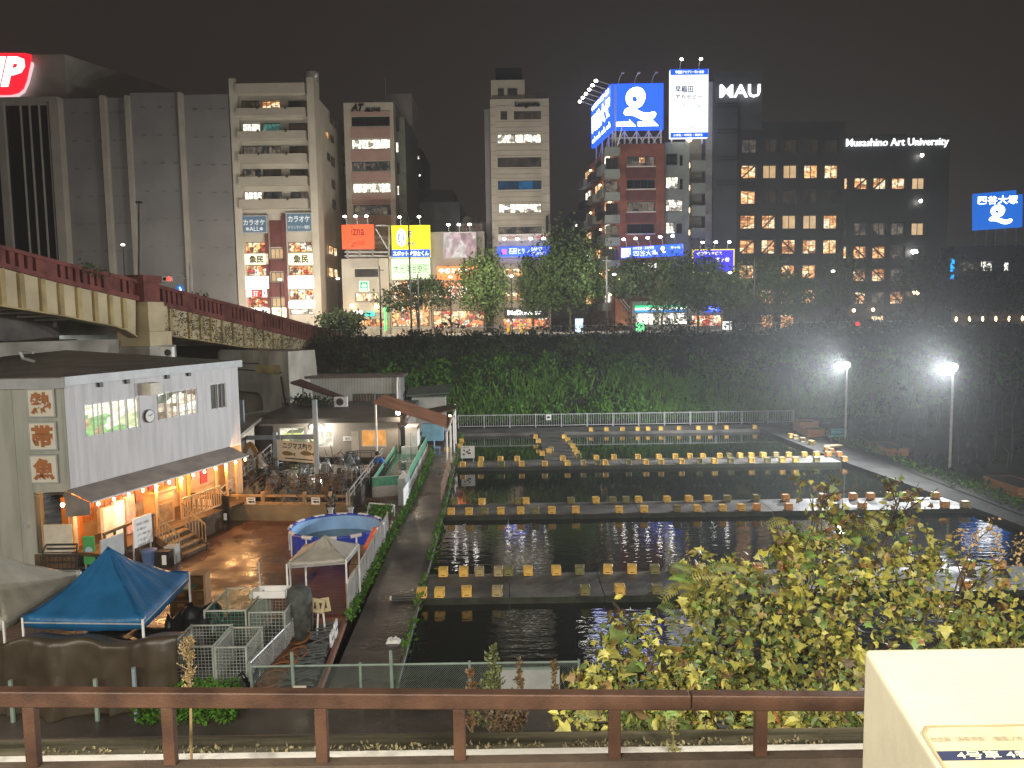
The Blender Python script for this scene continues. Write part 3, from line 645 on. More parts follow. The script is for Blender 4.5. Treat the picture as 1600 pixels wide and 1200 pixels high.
s_ = sign('dance_school_sign', 'blue lit strip sign with white letters for a dance school and four lamps', f6, (778, 385.5, 859, 400), emat('azure_lit_panel', (.01, .06, .78), 3.8), [('石田ヒサシ', (795, 388, 827, 397), wh_e, .0), ('DANCE', (830, 386.5, 848, 391.8), wh_e, .0), ('SCHOOL', (830, 393.6, 854, 398.8), wh_e, .0)], .02, .6, None, 4, bars=[((783.5, 389, 792, 397.5), emat('magenta_patch', (.7, .2, .8), .9))])
s_ = thing('hamburger_letter_sign', 'glowing white letters over the lit shop front of the tile tower', 'sign', f6.pt(*f6.px(815, 492), .4))
mb = MB(); text(mb, f6, "McDonald's", f6.rect(793, 484, 846, 492, .5), .55, .04, 0, .1); mb.build('lettering', emat('bright_letters', (1, .98, .95), 3.), s_)
mb = MB(); f6.box(mb, *f6.rect(788, 480.5, 856, 496, .3), .25, .4); mb.build('panel', black_m, s_)

# 7 -- small block behind
f7 = fa(135)
bs = thing('sloped_roof_block', 'dim block with a slanting left roof edge behind the street trees', 'building', f7.pt(*f7.px(890, 400), 0))
pts7 = [f7.px(*p) for p in ((868, 420), (917, 420), (917, 332), (893, 330), (886, 336), (868, 362))]
mb = MB(); mb.hexa([f7.pt(u, z, -10) for u, z in pts7], [f7.pt(u, z, 0) for u, z in pts7]); mb.build('wall', dim_w, bs)
f7.window(bs, f7.rect(896, 344, 910, 358), 2, 2, PM['k'], frame_d, -.1); f7.window(bs, f7.rect(898, 350, 903, 355), 1, 1, PM['w'], frame_d, -.2); f7.window(bs, f7.rect(908, 379, 918, 392), 2, 2, PM['w'], frame_d, -.1)

# 8 -- the red-brown apartment building with the blue billboard
f8 = fa(100)
uL, uR = U(f8, 961, 300), U(f8, 1038.5, 300); z8 = top(f8, 1000, 224.5)
w8 = [((979.5, 244, 1023.5, 259.5), 4, 1, 'm'), ((979.5, 280, 1023.5, 295), 4, 1, 'd'), ((980, 314.5, 1023.5, 330.5), 4, 1, 'm'), ((979.5, 349.5, 1022.5, 365), 2, 1, 'd'), ((976, 410, 1030, 425), 4, 1, 'w')]
b8 = building('red_brown_apartments', 'red-brown tiled apartment building with balconies under the blue billboard', 'building', f8, uL, uR, z8, 15, brick_w, w8, t=.3, sill=white_p)
for y0, y1 in ((262, 279), (298, 313), (333, 348)): fpart('spandrel', f8, b8, [(977.5, y0, 1025, y1)], maroon, .02, .06)
f8.window(b8, f8.rect(998, 244.5, 1008, 256), 1, 1, PM['o'], frame_d, -.02)
for i, (y0, y1) in enumerate(((230, 241), (264.5, 277.5), (300.5, 312.5), (336, 348), (371, 384), (407, 419), (443, 455))):
    u0, u1, z0, z1 = f8.rect(945.5, y0, 968.5, y1, 1.2); mb = MB()
    for a in ((u0, u1, z0, z0+.15), (u0, u1, z1-.1, z1)): f8.box(mb, *a, .02, 1.3)
    f8.box(mb, u0, u0+.12, z0+.15, z1-.1, .02, 1.3); f8.box(mb, u1-.12, u1, z0+.15, z1-.1, .02, 1.3); f8.box(mb, u0+.12, u1-.12, z0+.15, z1-.1, 1.2, 1.28)
    o = mb.build('balcony', green_w, b8)
    if i < 6: f8.window(b8, (u0+.2, u1-.1, z0-2.1, z0-.25), 2, 1, PM['m' if i % 2 else 'k'], frame_d, -.06)
pL = f8.pt(uL, 0); f8s = Fac((11.2, 117), (pL.x-.03, pL.y))
wall8 = MB(); f8s.wall(wall8, 0, f8s.L, ZS, z8, (), .1); wall8.build('side_wall', mat('salmon_tile', (.36, .16, .1), .7, .12, .6), b8)
for i, (y0, y1) in enumerate(((236, 262), (262, 287), (290, 312), (318, 338), (345, 362), (372, 388), (399, 414))):
    for j, (a, b_) in enumerate(((.08, .28), (.42, .6), (.72, .9))):
        zz = z8-2.2-i*2.98; u0, u1 = f8s.L*a, f8s.L*b_
        mb = MB(); f8s.box(mb, u0, u1, zz-1.0, zz, .03, 1.2); o = mb.build('balcony', (green_w, dark_m, green_w)[(i+j) % 3], b8)
        f8s.window(b8, (u0+.1, u1-.1, zz+.05, zz+1.5), 2, 1, PM['okwomk'[(i*2+j) % 6]], frame_d, -.08)
        if (i+j) % 2 == 0:
            mb = MB(); mb.ell(f8s.pt(u1+.6, zz+1.1, .3), (.15, .15, .15), 6, 4); mb.build('wall_lamp', e_warmb, b8)
# billboard steel frame and panels
bd = thing('corner_billboard', 'huge blue two-faced corner billboard with a white swirl mark and arrows', 'billboard', f8.pt((uL+uR)/2, z8, -1))
f8p = fa(99.5); bl_e = emat('billboard_blue', (.01, .07, .76), 2.6); wb_e = emat('billboard_white', (.95, .98, 1), 6.)
mb = MB(); f8p.box(mb, *f8p.rect(955, 130.5, 1036.5, 202.5), -.5, 0); mb.build('panel', bl_e, bd)
def logo(f, r_, d, mw_, mbk, root, arrows=True):
    u0, u1, z0, z1 = r_; W, H_ = u1-u0, z1-z0
    q = lambda a, b_: f.pt(u0+W*a, z1-H_*b_, d)
    # ring with a corner knob
    out = []; inn = []
    for k in range(28):
        t = 2*math.pi*k/28; rr = 1.0+(.16*max(0, math.cos(t-.75))**3)
        out.append((.46+.18*rr*math.cos(t), .315-.225*rr*math.sin(t)))
        ri = 1.0-.35*max(0, math.cos(t-.6))**2
        inn.append((.455+.055*ri*math.cos(t), .33-.065*ri*math.sin(t)))
    mb = MB(); k0 = len(mb.v); n = 28; mb.v += [q(*p) for p in out]+[q(*p) for p in inn]
    for k in range(n): mb.f.append((k, (k+1) % n, n+(k+1) % n, n+k)); mb.mi.append(0)
    top_, bot = [], []
    for k in range(25):
        a = k/24; x = .24+a*.62; y = .65-.055*math.sin(a*2*math.pi+.3)+.03*a; hw = .085*math.sqrt(max(.02, 1-(2*a-1)**8))
        top_.append((x, y-hw)); bot.append((x, y+hw))
    for k in range(24): mb.quad(q(*bot[k]), q(*bot[k+1]), q(*top_[k+1]), q(*top_[k]))
    if arrows:
        for x0 in (.075, .51):
            for pts in (((x0, .925), (x0+.40, .925), (x0+.40, .895), (x0, .82)),): pass
            mb.quad(q(x0, .925), q(x0+.27, .925), q(x0+.27, .83), q(x0, .83)); mb.quad(q(x0+.27, .925), q(x0+.40, .925), q(x0+.27, .775))
    return mb.build('emblem', mw_, root)
logo(f8p, f8p.rect(955, 130.5, 1036.5, 202.5), .02, wb_e, bl_e, bd)
cL = f8p.pt(f8p.rect(954.6, 130.5, 1036.5, 202.5)[0], 0); f8q = Fac((A(924, 200, 110).x, 110), (cL.x-.02, cL.y))
zb0, zb1 = f8p.rect(955, 130.5, 1036.5, 202.5)[2:]
mb = MB(); f8q.box(mb, 0, f8q.L-.05, zb0, zb1, -.5, 0); mb.build('panel', bl_e, bd)
mb = MB(); text(mb, f8q, '四谷大塚', (.5, f8q.L-.4, zb0+1.7, zb0+4.3), .03, .05); text(mb, f8q, '中学受験の合格へ進む', (.5, f8q.L-.8, zb0+4.8, zb0+5.5), .03, .02)
for k in range(4): u = .6+k*2.6; poly(mb, f8q, [(u, zb0+.5), (u+2.1, zb0+.5), (u+1.3, zb0+1.3), (u+1.3, zb0+.9), (u, zb0+.9)], .03)
mb.build('lettering', wb_e, bd)
for k in range(6):
    u = .8+k*(f8q.L-1.2)/5; mb = MB(); mb.path([f8q.pt(u, zb1, 0), f8q.pt(u, zb1+.5, 1.6)], .05, 5); ar = mb.build('lamp_arm', steel, bd)
    mb = MB(); mb.ell(f8q.pt(u, zb1+.45, 1.8), (.22, .22, .18), 8, 5); mb.build('lamp_head', e_bulb, ar)
for x in (966, 991, 1018):
    u = U(f8p, x, 130); mb = MB(); mb.path([f8p.pt(u, zb1, 0), f8p.pt(u+.2, zb1+.8, .3), f8p.pt(u+.4, zb1+1.0, 1.0)], .05, 5); ar = mb.build('lamp_arm', steel, bd)
    mb = MB(); mb.box(f8p.pt(u+.4, zb1+.95, 1.15), (.35, .3, .12)); mb.build('lamp_head', steel, ar)
mb = MB(); zr = z8-.9
for k in range(5):
    u = U(f8p, 958+k*19, 215); mb.bar(f8p.pt(u, zr, -.6), f8p.pt(u, zb1-.2, -.6), .18)
    if k < 4: u2 = U(f8p, 958+(k+1)*19, 215); mb.bar(f8p.pt(u, zr, -.7), f8p.pt(u2, zb0, -.7), .13); mb.bar(f8p.pt(u2, zr, -.8), f8p.pt(u, zb0, -.8), .13)
for k in range(4):
    u = .4+k*3.4; mb.bar(f8q.pt(u, zr, -.6), f8q.pt(u, zb1-.2, -.6), .18); mb.bar(f8q.pt(u, zr, -.7), f8q.pt(u+3, zb0, -.7), .12)
mb.bar(f8p.pt(U(f8p, 955, 212), (zr+zb0)/2+.4, -.6), f8p.pt(U(f8p, 1036, 212), (zr+zb0)/2+.4, -.6), .14)
mb.build('steel_frame', white_p, bd)

# 9 -- grey-green building and the white vertical billboard
f9 = fa(101.5)
w9 = [((1041, 240, 1058.5, 258), 1, 3, 'd'), ((1062, 242, 1067, 259), 1, 2, 'd'), ((1040.5, 276, 1060, 295), 2, 2, 'w'), ((1062, 279, 1067, 296), 1, 2, 'd'), ((1040.5, 311, 1067, 330), 3, 2, 'w'), ((1040.5, 347, 1055, 365), 2, 2, 'w'), ((1057, 349, 1066, 365), 2, 1, 'd')]
b9 = building('grey_green_building', 'grey-green rendered building under the white vertical billboard', 'building', f9, U(f9, 1039, 300), U(f9, 1077, 300), top(f9, 1058, 222), 14, green_w, w9, t=.2)
mb = MB(); f9.box(mb, U(f9, 1077.2, 300), U(f9, 1102, 300), ZS, top(f9, 1090, 212), -14, -2); mb.build('rear_wing', mat('dull_olive_wall', (.2, .2, .18), .8, .1), b9)
for i, (y0, y1) in enumerate(((252, 268), (287, 303), (322, 338), (357, 373))):
    u0, u1, z0, z1 = f9.rect(1079, y0, 1101, y1, -1); mb = MB(); f9.box(mb, u0, u1, z0, z1, -1.98, -.4); mb.build('balcony', green_w, b9)
    mb = MB(); mb.tube(f9.pt(*f9.px(1078, y0+3, -1.6), -1.6), f9.pt(*f9.px(1078, y1-6, -1.6), -1.6), .16); mb.build('strip_lamp', e_warmb, b9)
wbb = emat('white_billboard_light', (.95, .98, 1), 1.7)
f9p = fa(100.2)
s_ = sign('vertical_billboard', 'tall glowing white billboard with blue edge bands for a school', f9p, (1047.5, 108, 1106.5, 215), wbb, [('早稲田', (1055, 134, 1083, 145), emat('navy_letters', (.02, .05, .2), .35), .025), ('アカデミー', (1055, 147, 1098, 156), emat('navy_letters', 0, 0), .025), ('ExiV 大学受験部', (1051, 162, 1102, 169), emat('navy_letters', 0, 0), -.005), ('個別進学館', (1061, 175, 1092, 181), emat('grey_letters', (.35, .35, .55), .7), -.005), ('生徒募集中', (1062, 196, 1088, 202), emat('pale_red_letters', (.8, .15, .15), .7), 0)], -.8, 0, None, 2,
    bars=[((1047.5, 108, 1106.5, 117), blu_e), ((1047.5, 207, 1106.5, 215), blu_e)])
mb = MB(); text(mb, f9p, '早稲田アカデミー市ヶ谷校', f9p.rect(1055, 110, 1100, 115), .03, .02); text(mb, f9p, '小学生・中学生・高校生', f9p.rect(1052, 209, 1098, 213), .03, .02); mb.build('lettering', wh_e, s_)
mb = MB()
for x in (1052, 1075, 1100): mb.bar(f9p.pt(U(f9p, x, 210), top(f9, 1058, 226), -1.1), f9p.pt(U(f9p, x, 110), top(f9p, x, 112), -1.1), .2)
mb.build('steel_frame', steel, s_)
mb = MB(); mb.ell(f9.pt(*f9.px(1077, 218), 0), (.35, .35, .3), 8, 5); mb.build('orange_lamp', e_warmb, b9)
# lower signs here
f9l = Fac((A(969, 395, 98).x, 98), (A(1066, 390, 94).x, 94))
s_ = sign('slanting_school_sign', 'long blue lit school sign tilting towards the street above the trees', f9l, (970, 384, 1065, 401), emat('azure_lit_panel', 0, 0), [('四谷大塚', (990, 391, 1028, 400), wh_e, .0), ('中学受験・高校受験', (989, 385, 1022, 390), wh_e, .0), ('市ヶ谷', (1048, 384, 1063, 389), wh_e, .0)], .02, .6, None, 5, bars=[((971, 388, 985, 402), wh_e)])
logo(f9l, f9l.rect(1029, 384, 1043, 398, .6), .66, wb_e, bl_e, s_, False)
pur_e = emat('violet_lit_panel', (.03, .02, .7), 2.2)
sign('violet_sign', 'violet lit sign with yellow rim and white print beside the campus tower', f6, (1084, 391, 1146, 425), pur_e, [('河合塾マナビス', (1088, 393, 1128, 399), wh_e, .02), ('市ヶ谷', (1118, 402, 1140, 409), wh_e, .02)], .02, .5, emat('yellow_rim', (1, .8, .1), 1.2), 3)
fsv = building('convenience_store', 'low corner shop with a green, white and blue lit stripe behind the trees', 'building', f6, U(f6, 988, 490), U(f6, 1130, 490), top(f6, 1060, 470), 9, grey_l, [((994, 489, 1074, 508), 8, 1, 'w'), ((1080, 492, 1128, 510), 4, 1, 'p')], parapet=.2)
for r_, m_ in (((992, 477, 1072, 480.5), emat('green_stripe', (.0, .7, .25), 1.3)), ((992, 480.8, 1072, 484), wh_e), ((992, 484.3, 1072, 487.5), emat('blue_stripe', (.0, .3, .9), 1.3))): fpart('light_stripe', f6, fsv, [r_], m_, .02, .4)
mb = MB(); text(mb, f6, 'FamilyMart', f6.rect(1008, 479.5, 1046, 485, .4), .44, .03); mb.build('lettering', wh_e, fsv)
sign('blue_fascia_sign', 'short blue lit fascia sign right of the corner shop', f6, (1102, 478, 1125, 487), emat('azure_lit_panel', 0, 0), [('カラオケ館', (1105, 480, 1120, 485), wh_e)], .02, .4)
stw = thing('outdoor_staircase', 'orange lit outdoor staircase between the balconies and the corner shop', 'staircase', f6.pt(*f6.px(965, 515), 1))
mb = MB(); u0, z0 = f6.px(946, 512, .8)
for k in range(9):
    mb = MB(); f6.box(mb, u0+1.2+k*.3, u0+1.5+k*.3, z0+.2, z0+.28+(8-k)*.42, .2, 1.6); mb.build('step', mat('terracotta', (.4, .15, .07), .7, .15), stw)
mb = MB(); mb.bar(f6.pt(u0+1.2, z0+4.6, 1.7), f6.pt(u0+4.0, z0+1.1, 1.7), .08); mb.bar(f6.pt(u0+1.2, z0+4.1, 1.7), f6.pt(u0+4.0, z0+.6, 1.7), .05); mb.build('handrail', white_p, stw)
mb = MB(); mb.ell(f6.pt(u0+1.6, z0+6.2, 1.2), (.25, .25, .25), 8, 5); mb.build('lamp_head', e_warmb, stw)

# 10 -- the dark university campus
f10 = fa(104)
colL = [(1159, 1183), (1193, 1215), (1225, 1247), (1257.5, 1279.5), (1289.5, 1311.5)]
rowL = [(217, 239), (257, 279), (297, 319), (335.5, 358), (374, 397), (413.5, 436), (452, 475), (491, 514)]
litL = ['mkkkk', 'sccoo', 'skkkk', 'sscco', 'sssso', 'skosk', 'ksosk', 'ksska'.replace('a', 'k')]
brL = [[0]*5, [1, 0, 0, 0, 0], [0]*5, [0, 1, 0, 0, 0], [1, 1, -1, 0, 0], [0, 0, -1, 0, -1], [0, 1, 0, -1, -1], [0, 1, 0, 0, 0]]
w10 = [((c0-.02*(r0-217), r0, c1-.02*(r0-217), r1), 2, 1, litL[i][j], brL[i][j]) for i, (r0, r1) in enumerate(rowL) for j, (c0, c1) in enumerate(colL)]
u0, u1 = U(f10, 1114, 300), U(f10, 1190, 200)
uM = U(f10, 1319, 250); uE = U(f10, 1484, 250)
zt = top(f10, 1150, 113)
b10 = building('university_campus', 'dark slate university building with many warm windows and a taller tower', 'building', f10, U(f10, 1150, 300), uM, top(f10, 1250, 191), 25, campus_w, w10, t=.35, fw=.12)
mb = MB(); f10.box(mb, u0, U(f10, 1150, 300)-.01, ZS, zt, -20, .4); f10.box(mb, U(f10, 1150, 300), u1, top(f10, 1250, 191)-.9, zt, -20, .05); tw = mb.build('tower', tower_w, b10)
for yy in (163, 168, 203, 208, 245, 250, 284, 289): fpart('tower_band', f10, tw, [(1119, yy, 1152, yy+1.3)], campus_w, .42, .55)
fpart('tower_seam', f10, tw, [(1153.5, 165, 1156, 205)], campus_w, .06, .2)
mb = MB(); f10.box(mb, u0-.9, u0-.01, ZS, zt-1, -18, -.5); mb.build('pale_edge_wall', mat('pale_edge', (.4, .4, .42), .6, .1), tw)
mb = MB()
for x in (1139, 1147, 1151): mb.bar(f10.pt(U(f10, x, 100), zt, -6), f10.pt(U(f10, x, 100), zt+1.6, -6), .2)
mb.build('antenna', dark_m, tw)
colR = [(1319.5, 1326), (1335.5, 1356.5), (1365, 1386), (1394, 1415.5), (1425.5, 1446)]
rowR = [(277, 296), (347.5, 368), (384, 404.5), (419.5, 440), (455.5, 475.5), (492, 502)]
litR = ['osooc', 'kmmmc', 'ossmk', 'kssmk', 'ksmsk', 'kkskk']
brR = [[0, 1, 1, 0, 0], [0, 1, 0, 0, 0], [0, -1, -1, -1, 0], [0, -1, -1, 1, 0], [0, -1, -1, -1, 0], [0]*5]
w10r = [((c0-.015*(r0-277), r0, c1-.015*(r0-277), r1), 2 if j else 1, 1, litR[i][j], brR[i][j]) for i, (r0, r1) in enumerate(rowR) for j, (c0, c1) in enumerate(colR)]
b11 = building('university_wing', 'dark right wing of the university under the long white lettering', 'building', f10, uM+.05, uE, top(f10, 1400, 212), 25, campus_w, w10r, t=.35, fw=.12)
mb = MB(); f10.box(mb, U(f10, 1395, 200), U(f10, 1452, 200), top(f10, 1400, 214)-.9, top(f10, 1420, 193), -16, -6); mb.build('penthouse', campus_w, b11)
mau = emat('white_halo_letters', (1, 1, 1), 2.5)
s_ = thing('tower_letter_sign', 'three big glowing white letters on the university tower', 'sign', f10.pt(*f10.px(1156, 152), .4))
mb = MB(); text(mb, f10, 'MAU', f10.rect(1125, 132, 1188, 152, .6), .7, .01, 0, .25); mb.build('lettering', mau, s_)
s_ = thing('university_letter_sign', 'long line of glowing white letters along the top of the dark wing', 'sign', f10.pt(*f10.px(1400, 230), .2))
mb = MB(); text(mb, f10, 'Musashino Art University', f10.rect(1322, 216, 1482, 231.5, .3), .45, .008, 0, .2); mb.build('lettering', emat('white_halo_small', (1, 1, 1), 1.6), s_)
for i, (x, y, m_) in enumerate(((1437, 244, e_bulb), (1435, 315, e_bulb), (1331, 485, e_warmb), (1361, 484, e_warmb), (1337, 506, emat('red_lamp', (1, .03, .02), 6)), (1425, 394, e_bulb), (1427, 458, e_warmb))):
    mb = MB(); mb.ell(f10.pt(*f10.px(x, y), .6), ((.5, .2, .3) if i > 4 else (.22, .22, .22)), 8, 5); mb.build('wall_lamp', m_, b11)

# 11 -- right end
f11 = fa(116)
b12 = building('long_low_building', 'long low building with a blue neon edge right of the dark campus', 'building', f11, U(f11, 1489, 420), U(f11, 1700, 420), top(f11, 1540, 384), 20, mat('charcoal_wall', (.05, .055, .06), .7, .15), [((1500, 408, 1536, 424), 6, 1, 'm'), ((1533, 408, 1551, 424), 2, 1, 'w'), ((1569, 410, 1577, 423), 1, 1, 'w')], t=.2)
mb = MB(); f11.box(mb, *f11.rect(1484.5, 404, 1488, 436), .1, .5); mb.build('neon_strip', emat('blue_neon', (.0, .35, 1), 2.), b12)
for k in range(6):
    mb = MB(); mb.ell(f11.pt(*f11.px(1488+k*20.5, 499-k*.3), 1.), (.15, .15, .38), 8, 5); mb.build('wall_lamp', e_warmb, b12)
f11p = fa(108)
bb = thing('far_blue_billboard', 'blue school billboard with white swirl mark standing alone at the right', 'billboard', f11p.pt(*f11p.px(1560, 375), 0))
q = [f11p.px(*p) for p in ((1521.5, 360), (1597.5, 354.5), (1598, 303), (1588, 304), (1588, 297), (1522, 303))]
mb = MB(); poly(mb, f11p, q, 0, .4); mb.build('panel', emat('far_blue', (.0, .15, .72), 1.), bb)
mb = MB(); text(mb, f11p, '四谷大塚', f11p.rect(1528, 306, 1590, 319), .04, .01); mb.build('lettering', wb_e, bb)
logo(f11p, f11p.rect(1531, 317, 1590, 358), .04, wb_e, bl_e, bb, False)
mb = MB()
for x in (1528, 1545, 1560, 1575, 1592): mb.bar(f11p.pt(U(f11p, x, 370), top(f11p, x, 384), -.6), f11p.pt(U(f11p, x, 350), top(f11p, x, 330), -.6), .2)
mb.build('steel_frame', steel, bb)
# shop lights spilling on the pavement
for x, y, p, c in ((400, 500, 260, (1, .8, .6)), (470, 500, 260, (1, .8, .6)), (580, 505, 180, (1, .75, .5)), (640, 505, 260, (1, .65, .35)), (715, 505, 220, (1, .65, .35)), (815, 508, 200, (1, .85, .65)), (910, 495, 110, (1, .6, .3)), (1035, 505, 220, (.9, 1, .9)), (1200, 505, 160, (1, .7, .4)), (1370, 500, 120, (1, .7, .4)), (1540, 500, 120, (1, .7, .4))):
    q = A(x, y, 93); lamp('shop_light', 'POINT', q+Vector((0, -1.5, 1.2)), p*2, c, size=.5)
# ------------------------------------------------------------------ street furniture, street lamp, added facade lamps
e_slamp = emat('post_lamp_glow', (1, .93, .8), 7.)
def post_lamp(x, y, z, h, label, power, head=None, col=(1, .93, .8)):
    head = head or e_slamp
    r_ = thing('post_lamp', label, 'street lamp', (x, y, z), 'street lamps')
    mb = MB(); mb.tube((x, y, z), (x, y, z+h), .06, .04, 8); mb.build('post', dark_m, r_)
    mb = MB(); mb.ell((x, y, z+h+.1), (.2, .2, .12), 10, 5); mb.build('lamp_head', head, r_)
    lamp('facade_fill_spot', 'SPOT', (x, y+.3, z+h+.1), power, col, (0, 1, .12), .2, None, R(165), .6)  # spot turned on the facades as fill, away from the ponds
for px, lab, pw in ((705, 'street lamp behind the wide dark tree at the left', 4500), (800, 'street lamp in front of the cream tile tower', 4200), (960, 'street lamp at the foot of the apartment balconies', 5200), (1140, 'street lamp between the violet sign and the campus', 2200), (1300, 'street lamp before the middle of the dark campus', 900), (530, 'street lamp beside the hamburger shop', 5000), (440, 'street lamp before the cream karaoke building', 5500)):  # lamps added along the street to brighten the facades
    q = A(px, 500, 81); post_lamp(q.x, 81, 6.95, 6.2, lab, pw*.9)
q = A(192, 384, 80); post_lamp(q.x, 80, 6.95, q.z-6.95, 'bright street lamp above the bridge before the grey office block', 2500)
bs_ = thing('thin_pole', 'tall thin grey pole rising above the bridge before the grey block', 'pole', (A(218, 435, 70).x, 70, 7))
mb = MB(); mb.tube(A(217, 440, 70), A(217, 318, 70), .09, .06, 6); mb.build('post', dark_m, bs_); mb = MB(); p = A(217, 316, 70); mb.box(p, (.5, .3, .15)); mb.build('pole_cap', dark_m, bs_)
ts = thing('traffic_signal', 'traffic signal showing red on an arm over the bridge end', 'traffic light', A(297, 458, 72))
mb = MB(); mb.tube(A(298, 470, 72), A(297, 412, 72), .1, .08, 8); mb.bar(A(297, 434.5, 72), A(266, 435, 72), .08); mb.build('post', steel, ts)
mb = MB(); c = A(258, 436, 72); mb.box(c, (1.35, .25, .48)); hd = mb.build('signal_head', white_p, ts)
for k, m_ in ((-.42, black_m), (0, black_m), (.42, emat('red_signal', (1, .02, .01), 9.))):
    mb = MB(); mb.ell(c+Vector((k, -.15, 0)), (.17, .08, .17), 10, 6); mb.build('lens', m_, hd)
bsn = thing('blue_round_sign', 'blue direction sign under the traffic signal', 'sign', A(281, 452, 71.8))
mb = MB(); mb.lathe((0, 0, 0), [(.42, -.03), (.42, .03)], 14); Rm = Matrix.Rotation(R(90), 4, 'X'); c = A(281, 452, 71.8); mb.v = [Rm @ v+c for v in mb.v]; mb.build('panel', emat('blue_sign_face', (.02, .2, .6), .8), bsn)
mb = MB(); mb.bar(c+Vector((-.22, -.04, -.1)), c+Vector((.15, -.04, -.1)), .1, .1); mb.bar(c+Vector((.15, -.04, -.1)), c+Vector((.0, -.04, .2)), .1, .1); mb.build('arrow', wh_e, bsn)
for px, yt, lab in ((595.5, 415, 'dark utility pole in front of the hamburger shop building'), (643, 337, 'tall thin dark pole before the yellow billboard'), (655, 428, 'shorter dark pole right of the tall one before the yellow billboard'), (948, 400, 'dark utility pole before the apartment balconies'), (1178, 402, 'thin dark pole before the left windows of the campus')):
    a, b_ = A(px, 520, 84), A(px, yt, 84); mb = MB(); mb.tube((a.x, 84, 6.95), (a.x, 84, b_.z), .11, .08, 8); o = mb.build('utility_pole', dark_m); tag(o, lab, 'pole', 'poles along the street'); mb = MB(); mb.bar((a.x-.5, 84, b_.z-.5), (a.x+.5, 84, b_.z-.5), .08); mb.build('cross_arm', dark_m, o)
# guard rail along the street
gr = thing('street_guard_rail', 'pale guard rail running along the edge of the street behind the shrubs', 'guard rail', (5, 77.2, 7.2))
mb = MB(); mb.bar((-18, 77.2, 8.0), (40, 77.2, 8.0), .06); mb.build('rail', white_p, gr)
mb = MB()
for k in range(117): mb.bar((-18+k*.5, 77.2, 7.2), (-18+k*.5, 77.2, 7.97), .035)
o = mb.build('picket', white_p, gr); o['kind'] = 'stuff'
for px, lab in ((794, 'yellow bollard in front of the burger shop, the one farther from the corner'), (815, 'yellow bollard in front of the burger shop, second one')):
    q = A(px, 522, 90); r_ = MB(); r_.lathe((q.x, 90, 6.95), [(.16, 0), (.16, 1.15), (.1, 1.25)], 10); o = r_.build('bollard', emat('glowing_bollard_yellow', (.9, .5, .02), .35)); tag(o, lab, 'bollard', 'yellow bollards by the burger shop')  # bollard colour glows by itself, with no lamp inside
for i, (px, m_, nm) in enumerate(((905, (.6, .8, 1), 'pale glowing vending machine left of the stairs'), (1000, (.2, 1, .4), 'small green glowing sign box near the stair foot'), (1136, (1, 1, 1), 'white glowing sign box near the blue fascia'))):
    q = A(px, 515, 91); r_ = MB(); s_ = 1.7 if i == 0 else 1.1; r_.box((q.x, 91, 6.97+s_/2), (.9, .6, s_)); o = r_.build(('vending_machine', 'sign_box', 'sign_box')[i], emat('machine_light%d' % i, m_, 1.2)); tag(o, nm, ('vending machine', 'sign', 'sign')[i])

# ------------------------------------------------------------------ the bridge
bred = mat('red_brown_parapet', (.14, .034, .028), .75, .35, 1.2, .3, col2=(.2, .055, .042), bscale=10)
bcream = mat('cream_bridge_paint', (.5, .41, .25), .65, .14, .7, .1)
bstain = mat('stained_bridge_rib', (.36, .27, .12), .7, .3, .8, .1)
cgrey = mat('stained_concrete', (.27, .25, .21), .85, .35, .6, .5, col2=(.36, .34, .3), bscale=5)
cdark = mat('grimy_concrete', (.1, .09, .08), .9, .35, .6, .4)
fB = Fac((-25.3, 38), (-19.0, 80))
br = thing('road_bridge', 'road bridge with a red-brown parapet over cream ribbed girders sloping down to the street', 'bridge', fB.pt(14, 5, 0))
PT = [(-120, 352), (-40, 373), (0, 383), (100, 410), (215, 437), (300, 459), (400, 484), (515, 516), (540, 523)]
PBm = [(-120, 388), (0, 418), (100, 444), (215, 470), (300, 489), (400, 513), (520, 541), (540, 546)]
GB = [(-120, 462), (-40, 472), (0, 479), (100, 495), (175, 510), (190, 514), (203, 520), (215, 529)]
GB2 = [(250, 524), (262, 525), (275, 527), (400, 546), (520, 566), (540, 570)]
def bz(tab, px): return fB.px(px, lerp(tab, px))
def strip(nm, m_, ta, tb, x0, x1, d0, d1, fa_=0., fb_=1., n=16, parent=br):
    """a band between two pixel lines on the bridge's plane; fa_, fb_ share of the height"""
    mb = MB(); rows = []
    for i in range(n+1):
        px = x0+(x1-x0)*i/n; ya, yb = lerp(ta, px), lerp(tb, px)
        a = fB.px(px, ya+(yb-ya)*fa_); b_ = fB.px(px, ya+(yb-ya)*fb_); rows.append((a, b_))
    for (a, b_), (c, e) in zip(rows, rows[1:]):
        mb.hexa([fB.pt(*b_, d1), fB.pt(*e, d1), fB.pt(*e, d0), fB.pt(*b_, d0)], [fB.pt(*a, d1), fB.pt(*c, d1), fB.pt(*c, d0), fB.pt(*a, d0)])
    return mb.build(nm, m_, parent)
for x0, x1 in ((-120, 214.5), (240.5, 540)):
    strip('parapet_cap', bred, PT, PBm, x0, x1, -.45, .12, 0, .17)
    strip('parapet_base', bred, PT, PBm, x0, x1, -.45, .16, .78, 1.0)
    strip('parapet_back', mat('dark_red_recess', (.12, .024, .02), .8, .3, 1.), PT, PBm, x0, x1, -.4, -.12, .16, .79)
us = [i*.58 for i in range(-14, 84)]
i = 0
